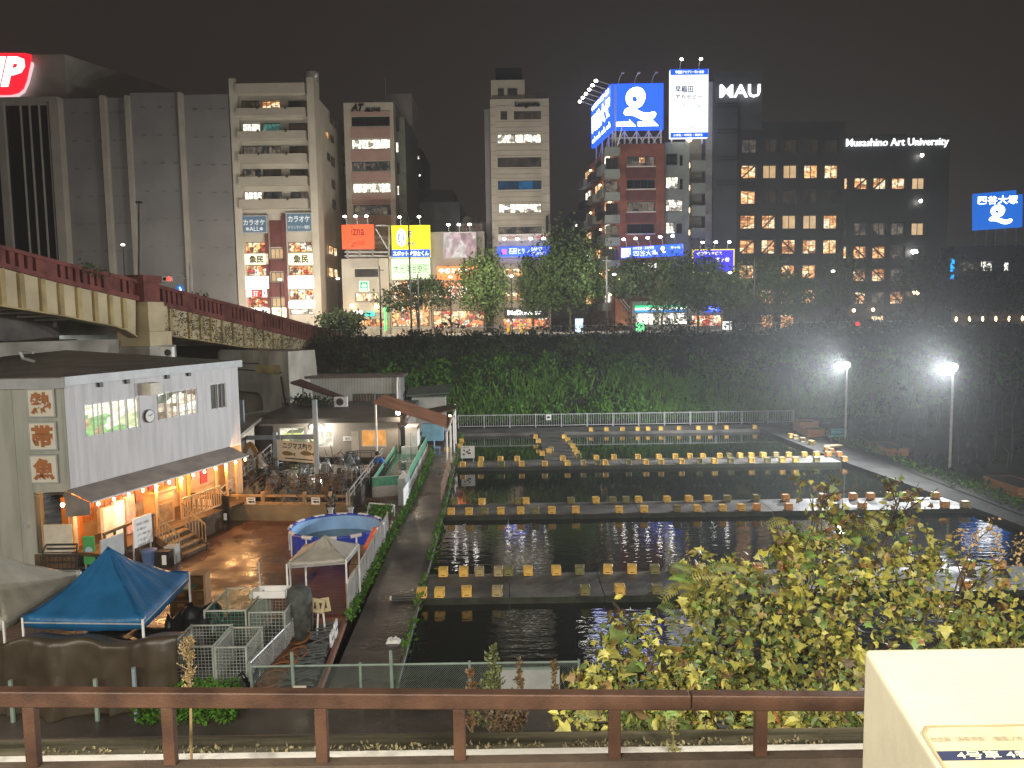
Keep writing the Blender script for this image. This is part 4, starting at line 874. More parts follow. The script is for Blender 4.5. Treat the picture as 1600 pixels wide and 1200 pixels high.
for u in us:
    # pixel x of this station: bisect along the plane
    lo, hi = -130., 545.
    for _ in range(30):
        m_ = (lo+hi)/2
        if fB.px(m_, lerp(PT, m_))[0] < u: lo = m_
        else: hi = m_
    x = lo
    if x < -60 or x > 512 or 208 < x < 247: continue
    ya, yb = lerp(PT, x), lerp(PBm, x); a = fB.px(x, ya+(yb-ya)*.18); b_ = fB.px(x, ya+(yb-ya)*.77)
    i += 1; wd = .17 if i % 9 else .42
    mb = MB(); fB.box(mb, u-wd, u+wd, b_[1]-.06, a[1]+.06, -.119, .04); mb.build('baluster', bred, br)
def girder(x0, x1, tab, n):
    strip('girder_web', bcream, PBm, tab, x0, x1, -.5, -.05, 0., 1., 18)
    strip('girder_flange', bstain, PBm, tab, x0, x1, -.6, .12, .96, 1.0, 18)
girder(-120, 213, GB, 12); girder(252, 540, GB2, 12)
for x in [-72, -34, 0.5, 31, 64.5, 93, 121, 147, 171, 192]+[265, 295, 313, 329, 347, 364, 381, 397, 412, 427, 441]:
    tab = GB if x < 230 else GB2; ya, yb = lerp(PBm, x), lerp(tab, x); a = fB.px(x, ya); b_ = fB.px(x, ya+(yb-ya)*.97)
    mb = MB(); fB.box(mb, a[0]-.16, a[0]+.16, b_[1], a[1]-.02, -.049, .1); mb.build('stiffener', bstain, br)
# deck, cross beams, pier
mb = MB(); rows = [(fB.px(x, lerp(PBm, x)), fB.px(x, lerp(PBm, x)+6)) for x in range(-120, 541, 40)]
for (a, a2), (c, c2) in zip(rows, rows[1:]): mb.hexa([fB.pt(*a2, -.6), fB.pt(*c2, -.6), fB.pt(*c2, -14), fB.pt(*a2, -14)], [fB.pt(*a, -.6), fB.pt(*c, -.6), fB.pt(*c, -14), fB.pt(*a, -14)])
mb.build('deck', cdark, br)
for x in [0.5, 31, 64.5, 93, 121, 147, 171]+[295, 329, 364, 397]:
    tab = GB if x < 230 else GB2; ya, yb = lerp(PBm, x), lerp(tab, x); a = fB.px(x, ya+7); b_ = fB.px(x, ya+(yb-ya)*.8)
    mb = MB(); fB.box(mb, a[0]-.14, a[0]+.14, b_[1], a[1], -13.5, -.62); mb.build('cross_beam', cgrey, br)
for dd in (-5, -9.5):
    mb = MB(); x = 100; a = fB.px(-100, lerp(GB, -100)-6); c = fB.px(205, lerp(GB, 205)-5)
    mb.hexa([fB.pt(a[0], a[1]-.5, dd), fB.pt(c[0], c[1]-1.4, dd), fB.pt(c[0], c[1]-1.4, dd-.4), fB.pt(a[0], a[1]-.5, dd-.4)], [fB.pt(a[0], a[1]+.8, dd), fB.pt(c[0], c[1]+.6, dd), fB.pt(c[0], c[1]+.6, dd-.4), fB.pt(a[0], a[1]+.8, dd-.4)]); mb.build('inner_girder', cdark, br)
ua, ub = fB.px(216, 480)[0], fB.px(241, 480)[0]
zt_, zb_ = fB.px(228, 432)[1], fB.px(228, 472)[1]
mb = MB(); fB.box(mb, ua, ub, zb_, zt_, -.6, .45); fB.box(mb, ua-.15, ub+.15, zt_-.4, zt_+.05, -.65, .55); mb.build('parapet_pilaster', bred, br)
zc = fB.px(235, 540)[1]
mb = MB(); fB.box(mb, ua+.25, ub+.3, zc, zb_-.002, -1.5, .5); fB.box(mb, ua+.1, ub+.45, zb_-.6, zb_-.25, -1.5, .62); fB.box(mb, ua-.1, ub+.6, zc, zc+.9, -1.5, .75); pr_ = mb.build('pier_column', bcream, br)
mb = MB(); fB.box(mb, ua-.4, ub+.8, -.5, zc-.002, -1.6, .9); mb.build('pier_base', cgrey, br)
for dd in (-7.5, -13):
    mb = MB(); fB.box(mb, ua-.2, ub+.4, -.5, zb_-.3, dd-1.2, dd); mb.build('pier_column', cgrey, br)
mb = MB(); u0 = fB.px(48, 540)[0]; z0, z1 = fB.px(140, 552)[1], fB.px(140, 533)[1]
mb.hexa([fB.pt(u0, z0-2, -7), fB.pt(ua-.42, z0-2, -1.2), fB.pt(ua-.42, z0-2, -1.8), fB.pt(u0, z0-2, -7.6)], [fB.pt(u0, z1, -7), fB.pt(ua-.42, z1, -1.2), fB.pt(ua-.42, z1, -1.8), fB.pt(u0, z1, -7.6)]); mb.build('abutment_wall', cgrey, br)
# far abutment with its dark arch
fA = Fac((A(366, 600, 62.5).x, 62.5), (A(452, 600, 57.5).x, 57.5))
lit_c = mat('lit_stained_concrete', (.36, .33, .27), .85, .3, .5, .4, col2=(.56, .53, .46), bscale=5, stretch=(1, 1, .5))  # stained concrete, its colour lightened to stand for lamp light on it
ab = thing('bridge_abutment', 'stained pale concrete abutment with a dark arched opening under the bridge', 'abutment', fA.pt(2, 0, 0))
au0, au1, az0, az1 = fA.rect(366, 548, 452, 655)
ha = fA.rect(369, 612, 411, 660); hh = (ha[0], ha[1], -.2, ha[3])
mb = MB(); fA.wall(mb, au0-2, au1, -.2, az1, [hh], 2.5); mb.quad(fA.pt(au1, -.2, 0), fA.pt(au1, -.2, -2.9), fA.pt(au1-.7, az1, -2.9), fA.pt(au1, az1, 0)); mb.quad(fA.pt(au0-2, az1, 0), fA.pt(au1, az1, 0), fA.pt(au1-.7, az1, -2.9), fA.pt(au0-2, az1, -2.9)); mb.build('wall', lit_c, ab)
mb = MB(); n = 10; r0 = .9
pts = [(hh[1], hh[3])]+[(hh[1]-r0+r0*math.cos(t*math.pi/2/n), hh[3]-r0+r0*math.sin(t*math.pi/2/n)) for t in range(n+1)]
poly(mb, fA, pts, -.01, .3); mb.build('arch_corner', lit_c, ab)
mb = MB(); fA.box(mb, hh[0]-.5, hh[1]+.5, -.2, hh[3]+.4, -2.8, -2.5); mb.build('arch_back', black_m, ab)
mb = MB(); fA.box(mb, fA.px(404, 570)[0], fA.px(438, 570)[0], fA.px(420, 583)[1], fA.px(420, 570)[1], .02, .3); mb.build('bearing_block', bstain, ab)
for a, b_ in (((372, 567), (404, 568)), ((372, 577), (440, 582)), ((440, 588), (448, 640))):
    mb = MB(); mb.bar(fA.pt(*fA.px(*a), .06), fA.pt(*fA.px(*b_), .06), .1); mb.build('pipe', dark_m, ab)
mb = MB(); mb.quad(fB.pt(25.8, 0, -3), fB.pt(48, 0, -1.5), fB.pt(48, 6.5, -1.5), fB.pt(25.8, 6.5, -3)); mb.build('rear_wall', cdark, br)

# ------------------------------------------------------------------ vegetation
def gmat(name, c1, c2, rough=.7):
    return mat(name, c1, rough, .0, .9, spec=.1, col2=c2, detail=3, lo=.3, hi=.7)
leaf_g = gmat('street_leaf', (.028, .047, .013), (.06, .095, .028))
leaf_d = gmat('dark_leaf', (.018, .03, .014), (.05, .07, .028))
leaf_b = gmat('bright_leaf', (.04, .066, .018), (.085, .125, .038))
leaf_bank = gmat('bank_leaf', (.038, .105, .01), (.1, .23, .028))
leaf_br = gmat('dry_brown_leaf', (.11, .085, .045), (.2, .155, .085))
bark = mat('bark', (.05, .038, .028), .9, .3, 3, .3)
def leaf(mb, p, s, rg, up=.3):
    d = Vector((rg.gauss(0, 1), rg.gauss(0, 1), rg.gauss(0, 1)+up)).normalized()
    e = d.cross(Vector((rg.gauss(0, 1), rg.gauss(0, 1), rg.gauss(0, 1)))).normalized()
    n_ = d.cross(e)*s*.12
    mb.add([p, p+d*s*.45+e*s*.3+n_, p+d*s, p+d*s*.45-e*s*.3+n_], [(0, 1, 2, 3)])
def cloud(mb, c, r_, n, s, rg, clumps=None, tight=.3):
    """leaves gathered in clumps spread over an ellipsoid"""
    c = Vector(c); k = clumps or max(6, n//45); cl = []
    for _ in range(k):
        v = Vector((rg.gauss(0, 1), rg.gauss(0, 1), rg.gauss(0, 1))).normalized()*rg.uniform(.35, 1)**.6
        cl.append((Vector((v.x*r_[0], v.y*r_[1], v.z*r_[2])), rg.uniform(.6, 1.3)))
    for _ in range(n):
        q, f = rg.choice(cl); g = tight*f
        leaf(mb, c+q+Vector((rg.gauss(0, g*r_[0]), rg.gauss(0, g*r_[1]), rg.gauss(0, g*r_[2]))), s*rg.uniform(.6, 1.3), rg)
def tree(name, label, x, y, z, h, crowns, m_, n, s, trunk_r=.18, seed=0, group='trees along the street', cat='tree', tight=.22):
    """crowns: (dx, dz share of h, rx, rz)"""
    rg = random.Random(seed+11); r_ = thing(name, label, cat, (x, y, z), group)
    mb = MB(); tops = max(c[1] for c in crowns)*h
    pts = [Vector((x+rg.uniform(-.12, .12)*k, y, z+tops*k/4)) for k in range(5)]; pts[0] = Vector((x, y, z-.3))
    mb.path(pts, [trunk_r*(1-.2*k) for k in range(5)], 6); mb.build('trunk', bark, r_)
    for dx, dz, rx, rz in crowns:
        for _ in range(3):
            a = rg.uniform(0, 6.28); st = z+h*dz-rz*.8; mb = MB()
            e_ = Vector((x+dx+math.cos(a)*rx*.7, y+math.sin(a)*rx*.7, z+h*dz+rz*rg.uniform(-.3, .6)))
            s0 = Vector((x, y, max(z+.5, st))); mb.path([s0, s0.lerp(e_, .5)+Vector((0, 0, .25)), e_], [trunk_r*.45, trunk_r*.3, trunk_r*.1], 5); mb.build('limb', bark, r_)
    mb = MB(); tot = sum(c[2]*c[2]*c[3] for c in crowns)
    for dx, dz, rx, rz in crowns: cloud(mb, (x+dx, y, z+h*dz), (rx*1.06, rx*1.06, rz*1.05), int(1.9*n*rx*rx*rz/tot), s*1.08, rg, tight=tight*1.15)
    mb.build('crown', m_, r_); return r_
TY = 89.0
def tp(px, ytop, ybase, wpx, Y=TY, dz=0): 
    a = A(px, ybase, Y); t = A(px, ytop, Y); return a.x, Y, 6.9, t.z-6.9, wpx/1200*Y/2
for i, (lab, px, yt, wd, m_, n, s, shp) in enumerate((
    ('fuzzy light green tree left of the cream tile tower', 757, 396, 72, leaf_b, 2600, .34, 'round'),
    ('small dark upright tree before the tile tower sign', 833, 400, 46, leaf_g, 1600, .32, 'tall'),
    ('largest bushy green tree between the tile tower and the balconies', 890, 362, 100, leaf_g, 4600, .36, 'big'),
    ('dark umbrella shaped tree with a bare bent trunk by the stairs', 985, 402, 62, leaf_d, 2000, .36, 'top'),
    ('bright sparse tree lit from behind above the corner shop', 1036, 400, 52, leaf_b, 1300, .34, 'tall'),
    ('broad dark tree in front of the violet sign', 1090, 396, 88, leaf_d, 3000, .38, 'big'),
    ('pale green wide tree before the left windows of the campus', 1178, 398, 106, leaf_b, 1500, .36, 'big'),
    ('dark green tree over the second column of campus windows', 1238, 430, 70, leaf_g, 900, .36, 'round'),
    ('dim tree between the two halves of the dark campus', 1318, 404, 76, leaf_g, 650, .36, 'big'),
    ('tall hazy tree over the right end of the dark wing', 1440, 392, 100, leaf_g, 1000, .38, 'big'),
    ('wide hazy tree below the far blue billboard', 1545, 420, 110, leaf_d, 2400, .38, 'big'),
    ('wide sparse dark tree before the yellow billboard building', 655, 430, 110, leaf_d, 1500, .34, 'wide'),
    ('low dark bushy tree where the bridge meets the bank', 534, 484, 64, leaf_d, 1500, .36, 'low'))):
    x, y, z, h, rw = tp(px, yt, 522, wd)
    y += rng.uniform(-1, 1)
    if shp == 'round': cr_ = [(0, .62, rw, h*.36)]
    elif shp == 'tall': cr_ = [(0, .62, rw*.9, h*.36)]
    elif shp == 'big': cr_ = [(0, .66, rw*.85, h*.31), (-rw*.5, .46, rw*.6, h*.2), (rw*.5, .48, rw*.55, h*.2)]
    elif shp == 'top': cr_ = [(0, .72, rw, h*.22), (rw*.2, .88, rw*.6, h*.1), (-rw*.4, .55, rw*.5, h*.1)]
    elif shp == 'wide': cr_ = [(-rw*.5, .6, rw*.55, h*.22), (rw*.4, .68, rw*.6, h*.24), (0, .85, rw*.5, h*.12)]
    else: cr_ = [(0, .5, rw, h*.4)]
    tree('street_tree', lab, x, y, z, h, cr_, m_, n, s, seed=i, tight=.2)
# shrubs and creepers on the embankment
rg = random.Random(5)
def emb_veg(name, m_, n, xa, xb, ya, yb, s, hmin, hmax, seed, blades=False):
    rg = random.Random(seed); mb = MB(); k = 0
    while k < n:
        x, y = rg.uniform(xa, xb), rg.uniform(ya, yb)
        dens = noise.noise(Vector((x*.35, y*.6, seed)))
        if dens < rg.uniform(-.55, .35): continue
        k += 1; z = emb(x, y); hh = (hmin+(hmax-hmin)*max(0, noise.noise(Vector((x*.5, y*.5, seed+3)))+.4))*rg.uniform(.3, 1.)
        leaf(mb, Vector((x, y, z+hh)), s*rg.uniform(.6, 1.4), rg, .6)
    o = mb.build(name, m_); o['kind'] = 'stuff'; return o
emb_veg('bank_undergrowth', leaf_bank, 13000, -14, 34, 62.6, 71.5, .38, .1, 1.5, 1)
rg = random.Random(61); mb = MB()
for _ in range(5200):
    x, y = rg.uniform(-12, 36), rg.uniform(62.6, 69); 
    if noise.noise(Vector((x*.2, y*.3, 17))) < rg.uniform(-.4, .35): continue
    z = emb(x, y); h = rg.uniform(.5, 1.5); w_ = rg.uniform(.03, .06); dx, dy = rg.gauss(0, .35), rg.gauss(-.15, .25)
    mb.quad((x-w_, y, z), (x+w_, y, z), (x+dx*.4+w_*.8, y+dy*.4, z+h*.65), (x+dx, y+dy, z+h), (x+dx*.4-w_*.8, y+dy*.4, z+h*.65))
o = mb.build('tall_grass', gmat('tall_grass_blade', (.06, .135, .017), (.12, .24, .036))); o['kind'] = 'stuff'
emb_veg('bank_undergrowth', leaf_bank, 5000, 34, 75, 62.6, 71.5, .5, .1, 1.4, 2)
emb_veg('bank_undergrowth', leaf_d, 8000, -19, 40, 69.5, 76, .42, .1, 1.3, 3)
emb_veg('bank_undergrowth', leaf_d, 4500, 40, 90, 67, 76, .55, .1, 1.5, 4)
emb_veg('bank_undergrowth', leaf_bank, 2600, -5, 27, 62.0, 63.4, .22, .0, .9, 6)
rg = random.Random(44); mb = MB()
for _ in range(7000):
    x, y = rg.uniform(-19, 92), rg.uniform(74.6, 76.9); nn = noise.noise(Vector((x*.22, 3.3, 1)))+.5*noise.noise(Vector((x*.9, 1.3, 1)))
    if nn < rg.uniform(-.5, .3): continue
    leaf(mb, Vector((x, y, emb(x, y)+rg.uniform(0, 1)**.7*max(.3, 1.1+2.2*nn))), rg.uniform(.2, .42), rg, .5)
o = mb.build('hedge_top_growth', leaf_d); o['kind'] = 'stuff'
# ivy and dry creeper on the far girder and parapet
mb = MB(); mb2 = MB()
for _ in range(5200):
    x = rg.uniform(258, 520); ya, yb = lerp(PBm, x), lerp(GB2, x); t = rg.random(); u, z = fB.px(x, ya+(yb-ya)*t)
    if noise.noise(Vector((u*.5, z*.8, 2))) < rg.uniform(-.5, .4)-(x-330)*.0012: continue
    leaf(mb if rg.random() < .8 else mb2, fB.pt(u, z, rg.uniform(.02, .16)), rg.uniform(.08, .2), rg, -.4)
for _ in range(1300):
    x = rg.uniform(-10, 515); u, z = fB.px(x, lerp(PT, x))
    if noise.noise(Vector((u*.35, 0, 7))) < .05: continue
    leaf(mb2, fB.pt(u, z+rg.gauss(-.05, .16), rg.uniform(-.2, .25)), rg.uniform(.1, .28), rg, .2)
o = mb.build('dry_creeper', leaf_br, br); o['kind'] = 'stuff'; o = mb2.build('ivy', leaf_g, br); o['kind'] = 'stuff'
p = A(3, 521, 58); mb = MB(); mb.ell(p, (.28, .2, .25), 8, 6); o = mb.build('underpass_lamp', e_bulb); tag(o, 'glaring lamp in the dark opening under the bridge at the left edge', 'lamp'); lamp('underpass_light', 'POINT', p+Vector((.3, -.4, -.1)), 900, (.85, 1, .95), size=.2)
for i, (px, py, Y, wd, hp, lab) in enumerate(((575, 545, 73, 90, 60, 'dark shrub mass beside the bridge end'), (665, 545, 74, 90, 50, 'dark shrub under the wide sparse tree'), (770, 550, 74, 80, 46, 'dark shrub left of the large bushy tree'), (905, 545, 74, 60, 50, 'yellowish thin shrub below the large bushy tree'), (1020, 552, 74, 90, 40, 'dark shrub below the dark umbrella tree'), (1130, 548, 74, 100, 46, 'dark shrub below the broad dark tree'), (1250, 540, 75, 110, 46, 'dim shrub on the bank left of the lamp glow'), (1400, 545, 75, 130, 50, 'dim shrub on the bank between the two lamp glows'), (1540, 545, 75, 130, 50, 'dim shrub on the bank at the far right'))):
    Y -= 2.2; b0 = A(px, py+hp*.5, Y); rw = wd/1200*Y/2; h = hp/1200*Y*.62; rg = random.Random(i+70)
    zb = emb(b0.x, Y); r_ = thing('bank_shrub', lab, 'shrub', (b0.x, Y, zb), 'shrubs on the street bank')
    mb = MB()
    for k in range(5): a = rg.uniform(0, 6.28); mb.path([(b0.x, Y, zb-.1), (b0.x+math.cos(a)*rw*.6, Y+math.sin(a)*.8, zb+h*.7)], [.06, .02], 4)
    mb.build('stem', bark, r_)
    mb = MB(); cloud(mb, (b0.x, Y, zb+h*.5), (rw, 1.6, h*.55), 900, .34, rg, tight=.25); mb.build('foliage', leaf_b if i == 3 else leaf_d, r_)
# reeds and bare bushes on the right bank
rg = random.Random(9); mb = MB()
for _ in range(5200):
    x, y = rg.uniform(23, 60), rg.uniform(19, 63)
    if noise.noise(Vector((x*.3, y*.3, 9))) < rg.uniform(-.5, .4): continue
    leaf(mb, Vector((x, y, bank(x, y)+rg.uniform(0, 1.1)*(1.4 if x > 26 else .35))), rg.uniform(.3, .6), rg, .8)
o = mb.build('right_bank_undergrowth', leaf_d); o['kind'] = 'stuff'
mb = MB()
for _ in range(420):
    x, y = rg.uniform(26, 58), rg.uniform(24, 64); z = bank(x, y); h = rg.uniform(1.5, 4.2)
    mb.path([(x, y, z), (x+rg.gauss(0, .15), y, z+h*.6), (x+rg.gauss(0, .4), y, z+h)], [.03, .02, .008], 3)
o = mb.build('bare_stems', mat('dead_stem', (.12, .11, .09), .9, .3, 2)); o['kind'] = 'stuff'
mb = MB()
for _ in range(900):
    x = rg.uniform(22.45, 23.6); y = rg.uniform(26, 58); leaf(mb, Vector((x, y, .03+rg.uniform(0, .3))), rg.uniform(.12, .3), rg, .7)
o = mb.build('verge_weeds', leaf_bank); o['kind'] = 'stuff'
# far picket fence below the bank
ff = thing('pond_fence', 'pale steel picket fence along the far bank of the ponds', 'fence', (9, 62.05, 0))
xa, xb = A(716, 655, 62).x, A(1240, 650, 62).x
mb = MB(); mb.bar((xa, 62.05, 1.05), (xb, 62.05, 1.05), .06); mb.build('rail', steel, ff); mb = MB(); mb.bar((xa, 62.05, .15), (xb, 62.05, .15), .05); mb.build('rail', steel, ff)
n = int((xb-xa)/2)
for k in range(n+1): mb = MB(); x = xa+(xb-xa)*k/n; mb.bar((x, 62.05, 0), (x, 62.05, 1.12), .08); mb.build('post', steel, ff)
mb = MB(); k = xa
while k < xb: mb.bar((k, 62.05, .18), (k, 62.05, 1.02), .028); k += .19
o = mb.build('picket', steel, ff); o['kind'] = 'stuff'
q = A(857, 652, 61.95); bsn = thing('fence_notice', 'small white notice plate hung on the far picket fence', 'sign', (q.x, 61.95, q.z-.25))
mb = MB(); mb.box((q.x, 61.97, q.z), (.42, .03, .46)); mb.build('plate', white_p, bsn); mb = MB(); mb.box((q.x, 61.945, q.z), (.2, .01, .16)); mb.build('print', ink, bsn)
# ------------------------------------------------------------------ the yard: tropical fish shop
panel_w = mat('white_wall_panel', (.44, .425, .425), .55, .06, 1.6, .05, col2=(.54, .525, .53), stretch=(2.5, 2.5, .25), detail=8, lo=.25, hi=.6)
panel_g = mat('grey_green_wall_panel', (.33, .34, .29), .6, .1, 1.2, .05, col2=(.42, .425, .37), stretch=(2, 2, .3), detail=8, lo=.25, hi=.6)
trim_g = mat('grey_metal_trim', (.4, .42, .42), .45, .12, 2)
roof_g = mat('grey_metal_roof', (.17, .17, .165), .45, .25, .7)
orange_w = mat('warm_plywood', (.5, .3, .13), .6, .12, 2)
cream_c = mat('cream_card', (.6, .56, .46), .6, .1, 3)
paper = mat('white_paper', (.72, .72, .7), .6, .05, 3)
CW = (-15.75, 26.9); EW = (-13.05, 36.5)
fW = Fac(CW, EW); fL = Fac((-24.0, 26.6), CW)
ZU, ZT = 3.15, 6.84
shop = thing('aquarium_shop', 'two storey white panelled shop with grey gable wall and an orange lit ground floor porch', 'shop', (-15.75, 26.9, 0))
uE = fW.L; k0 = fL.L
hW = [fW.rect(132, 625, 218, 678), fW.rect(244, 610, 308.5, 654), fW.rect(328, 598.5, 353.5, 640)]
def qrect(f, a, b_, c, e):  # from corner pixels tl, tr, bl, br
    l0, r0 = f.px(*a), f.px(*b_); l1, r1 = f.px(*c), f.px(*e)
    return ((l0[0]+l1[0])/2, (r0[0]+r1[0])/2, (l1[1]+r1[1])/2, (l0[1]+r0[1])/2)
hW = [qrect(fW, (132, 632), (217, 620), (133, 684), (219, 668)), qrect(fW, (244, 614), (308, 606), (245, 656), (309, 648)), qrect(fW, (328, 600), (353, 597), (330, 641), (354, 637))]
n = 24
for i in range(n):
    a, b_ = uE*i/n+.003, uE*(i+1)/n-.003; mb = MB(); fW.wall(mb, a, b_, ZU, ZT, [h for h in hW if h[1] > a and h[0] < b_], .12)
    if len(mb.f): mb.build('wall_panel', panel_w, shop)
mb = MB(); fW.wall(mb, 0, uE, ZU, ZT+.2, hW, .3, -.02)
mb.quad(fW.pt(uE, 0, 0), fW.pt(uE, 0, -9), fW.pt(uE, ZT, -9), fW.pt(uE, ZT, 0)); mb.build('wall', panel_w, shop)
nL = 11
us_ = [fL.px(x, 700)[0] for x in (-130, -100, -70, -40, -10, 24, 47, 101)]
opn = (fL.px(57, 830)[0], k0+.1, .82, ZU-.12)
for a, b_ in zip(us_, us_[1:]):
    b_ = min(b_, k0)
    for z0, z1 in ((0, 2.95), (2.955, ZT)):
        mb = MB(); fL.wall(mb, a+.006, b_-.006, z0, z1, [opn] if b_ > opn[0] else [], .1)
        if len(mb.f): mb.build('wall_panel', panel_g, shop)
mb = MB(); fL.wall(mb, fL.px(-130, 700)[0], k0-.02, 0, ZT+.2, [opn], .3, -.02); mb.build('wall', panel_g, shop)
# roof with flashing
PC, PE, PL_ = fW.pt(0, ZT), fW.pt(uE, ZT), fL.pt(fL.px(-130, 700)[0], ZT)
mb = MB(); fW.box(mb, -.1, uE+.15, ZT-.02, ZT+.3, .01, .16); mb.build('roof_flashing', trim_g, shop)
mb = MB(); fL.box(mb, fL.px(-130, 700)[0], k0+.1, ZT-.1, ZT+.26, .01, .16); mb.build('roof_flashing', trim_g, shop)
mb = MB(); back = Vector((-9.0, 1.6, .45))
mb.hexa([PL_+Vector((0, 0, .2)), PC+Vector((0, 0, .2)), PE+Vector((0, 0, .2)), PE+back+Vector((0, 0, .0)), PL_+Vector((-4, 11, .3))], [PL_+Vector((0, 0, .28)), PC+Vector((0, 0, .28)), PE+Vector((0, 0, .28)), PE+back+Vector((0, 0, .4)), PL_+Vector((-4, 11, .6))]); mb.build('roof', roof_g, shop)
for r_, nx, m_ in ((hW[0], 4, room('fish_shop_room', [(1, .95, .75), (.75, .85, .45), (1, 1, .92), (.55, .4, .2), (.85, .8, .6), (.3, .55, .2)], 1.5, 1.15, 2.4, .6, 31.)), (hW[1], 4, room('fish_shop_shelves', [(1, .95, .8), (.85, .75, .55), (.25, .18, .1), (1, 1, .9), (.6, .5, .35), (.12, .14, .08)], 1.5, 1.4, 3.2, .55, 17.)), (hW[2], 2, mat('grey_curtain_glass', (.06, .065, .065), .2, .3, 4))): fW.window(shop, r_, nx, 1, m_, frame_w, .1, .05, 0)
# shop window rooms: tanks on shelves really stand behind the first pane's sill
for x, y in ((155, 600.5), (197, 595.5), (260, 588), (293.5, 584)):
    u, z = fW.px(x, y); mb = MB(); fW.box(mb, u-.09, u+.09, z-.1, z+.1, .002, .1); mb.build('vent_cap', dark_m, shop)
u, z = fW.px(232, 607); mb = MB(); fW.box(mb, u-.35, u+.3, z-.24, z+.24, .002, .4); mb.build('vent_hood', cream_c, shop)
u, z = fW.px(231.5, 650); ck = thing('wall_clock', 'round white clock on the white panelled wall between the lit windows', 'clock', fW.pt(u, z-.3, .02))
def disc(c, f, r0, d0, d1, n=20):
    mb = MB(); p = [f.pt(c[0]+r0*math.cos(2*math.pi*k/n), c[1]+r0*math.sin(2*math.pi*k/n), d0) for k in range(n)]
    return mb.hexa(p, [q+f.n*(d1-d0) for q in p])
disc((u, z), fW, .27, .02, .09).build('rim', dark_m, ck); disc((u, z), fW, .235, .09, .1).build('face', paper, ck)
for a, l in ((.6, .17), (2.6, .12)): mb = MB(); mb.bar(fW.pt(u, z, .11), fW.pt(u+l*math.cos(a), z+l*math.sin(a), .11), .025, .01); mb.build('hand', dark_m, ck)
sb = mat('cream_sign_board', (.72, .68, .56), .5, .05, 2); och = mat('ochre_sign_paint', (.4, .15, .05), .55, .12, 3)
for ch, r_, w_ in (('熱', (45, 609.5, 84.5, 650), 'top'), ('帯', (47.5, 661, 87.5, 701.5), 'middle'), ('魚', (49.5, 712.5, 89.5, 753), 'lowest')):
    r_ = fL.rect(*r_, .05); s_ = thing('character_sign', 'cream square sign with one big brown character, %s of the three on the grey wall' % w_, 'sign', fL.pt((r_[0]+r_[1])/2, r_[2], .02), 'square character signs on the grey wall')
    mb = MB(); fL.box(mb, *r_, .02, .09); mb.build('panel', sb, s_); m_ = .07
    mb = MB(); text(mb, fL, ch, (r_[0]+m_, r_[1]-m_, r_[2]+m_, r_[3]-m_), .105, .05); mb.build('lettering', och, s_)
    mb = MB(); q = .05
    for a in ((r_[0]-q, r_[1]+q, r_[3], r_[3]+q), (r_[0]-q, r_[1]+q, r_[2]-q, r_[2]), (r_[0]-q, r_[0], *r_[2:]), (r_[1], r_[1]+q, *r_[2:])): fL.box(mb, *a, .02, .11)
    mb.build('frame', trim_g, s_)
u, z = fL.px(43, 820); disc((u, z), fL, .09, .0, .1, 10).build('vent_cap', trim_g, shop)
# porch
floor_z = .85
mb = MB(); fW.box(mb, -.02, uE-.6, floor_z-.12, floor_z, -2.5, 1.45); mb.build('porch_floor', wood_d, shop)
mb = MB()
for k in range(14): fW.box(mb, k*.5+.01, k*.5+.49, 0, floor_z-.13, 1.36, 1.4)
o = mb.build('skirting_board', wood_d, shop)
mb = MB(); fL.box(mb, opn[0]-.1, k0+.1, 0, .8, .0, .05); 
for k in range(9): fL.box(mb, opn[0]+k*.15, opn[0]+k*.15+.12, .02, .78, .06, .08)
mb.build('skirting_board', wood_d, shop)
mb = MB(); fL.box(mb, opn[0]+.25, k0-.05, .86, 1.85, -.1, .0); mb.build('counter_panel', cream_c, shop)
mb = MB(); fL.box(mb, opn[0]+.12, opn[0]+.2, .64, ZU-.1, -.2, -.1); fL.box(mb, k0-.1, k0, .64, ZU-.1, -.12, -.02); mb.build('porch_post', orange_w, shop)
mb = MB(); fW.box(mb, .8, uE, floor_z, ZU, -1.2, -1.0); mb.build('shop_front_wall', orange_w, shop)
mb = MB(); fW.box(mb, 0, uE, ZU-.05, ZU-.005, -2.5, .0); mb.build('porch_ceiling', white_p, shop)
mb = MB(); fL.box(mb, opn[0]-.2, k0-1., floor_z, ZU-.05, -2.6, -2.5); mb.build('inner_wall', orange_w, shop)
# things seen on the shop front: doors, posters
rg = random.Random(3)
pc = [paper, cream_c, mat('red_poster', (.5, .04, .03), .5, .2, 4), mat('orange_poster', (.6, .2, .04), .5, .2, 4), mat('pink_poster_paper', (.6, .3, .25), .5, .3, 6), mat('yellow_poster', (.6, .42, .06), .5, .2, 4)]
u = 1.0
while u < uE-1.4:
    wd = rg.uniform(.25, .6); z0 = floor_z+rg.uniform(.05, 1.0); mb = MB(); fW.box(mb, u, u+wd, z0, min(ZU-.2, z0+rg.uniform(.5, 1.3)), -.995, -.96); mb.build('poster', rg.choice(pc), shop); u += wd+rg.uniform(.04, .25)
for u in (3.2, 4.6, 6.9, 7.6, 8.3): mb = MB(); fW.box(mb, u, u+.09, floor_z, ZU-.3, .78, .87); mb.build('porch_post', orange_w, shop)
mb = MB(); fW.box(mb, .2, .85, floor_z, floor_z+1.9, -.7, -.4); mb.build('arched_board', mat('orange_board', (.55, .17, .03), .5, .15, 2), shop)
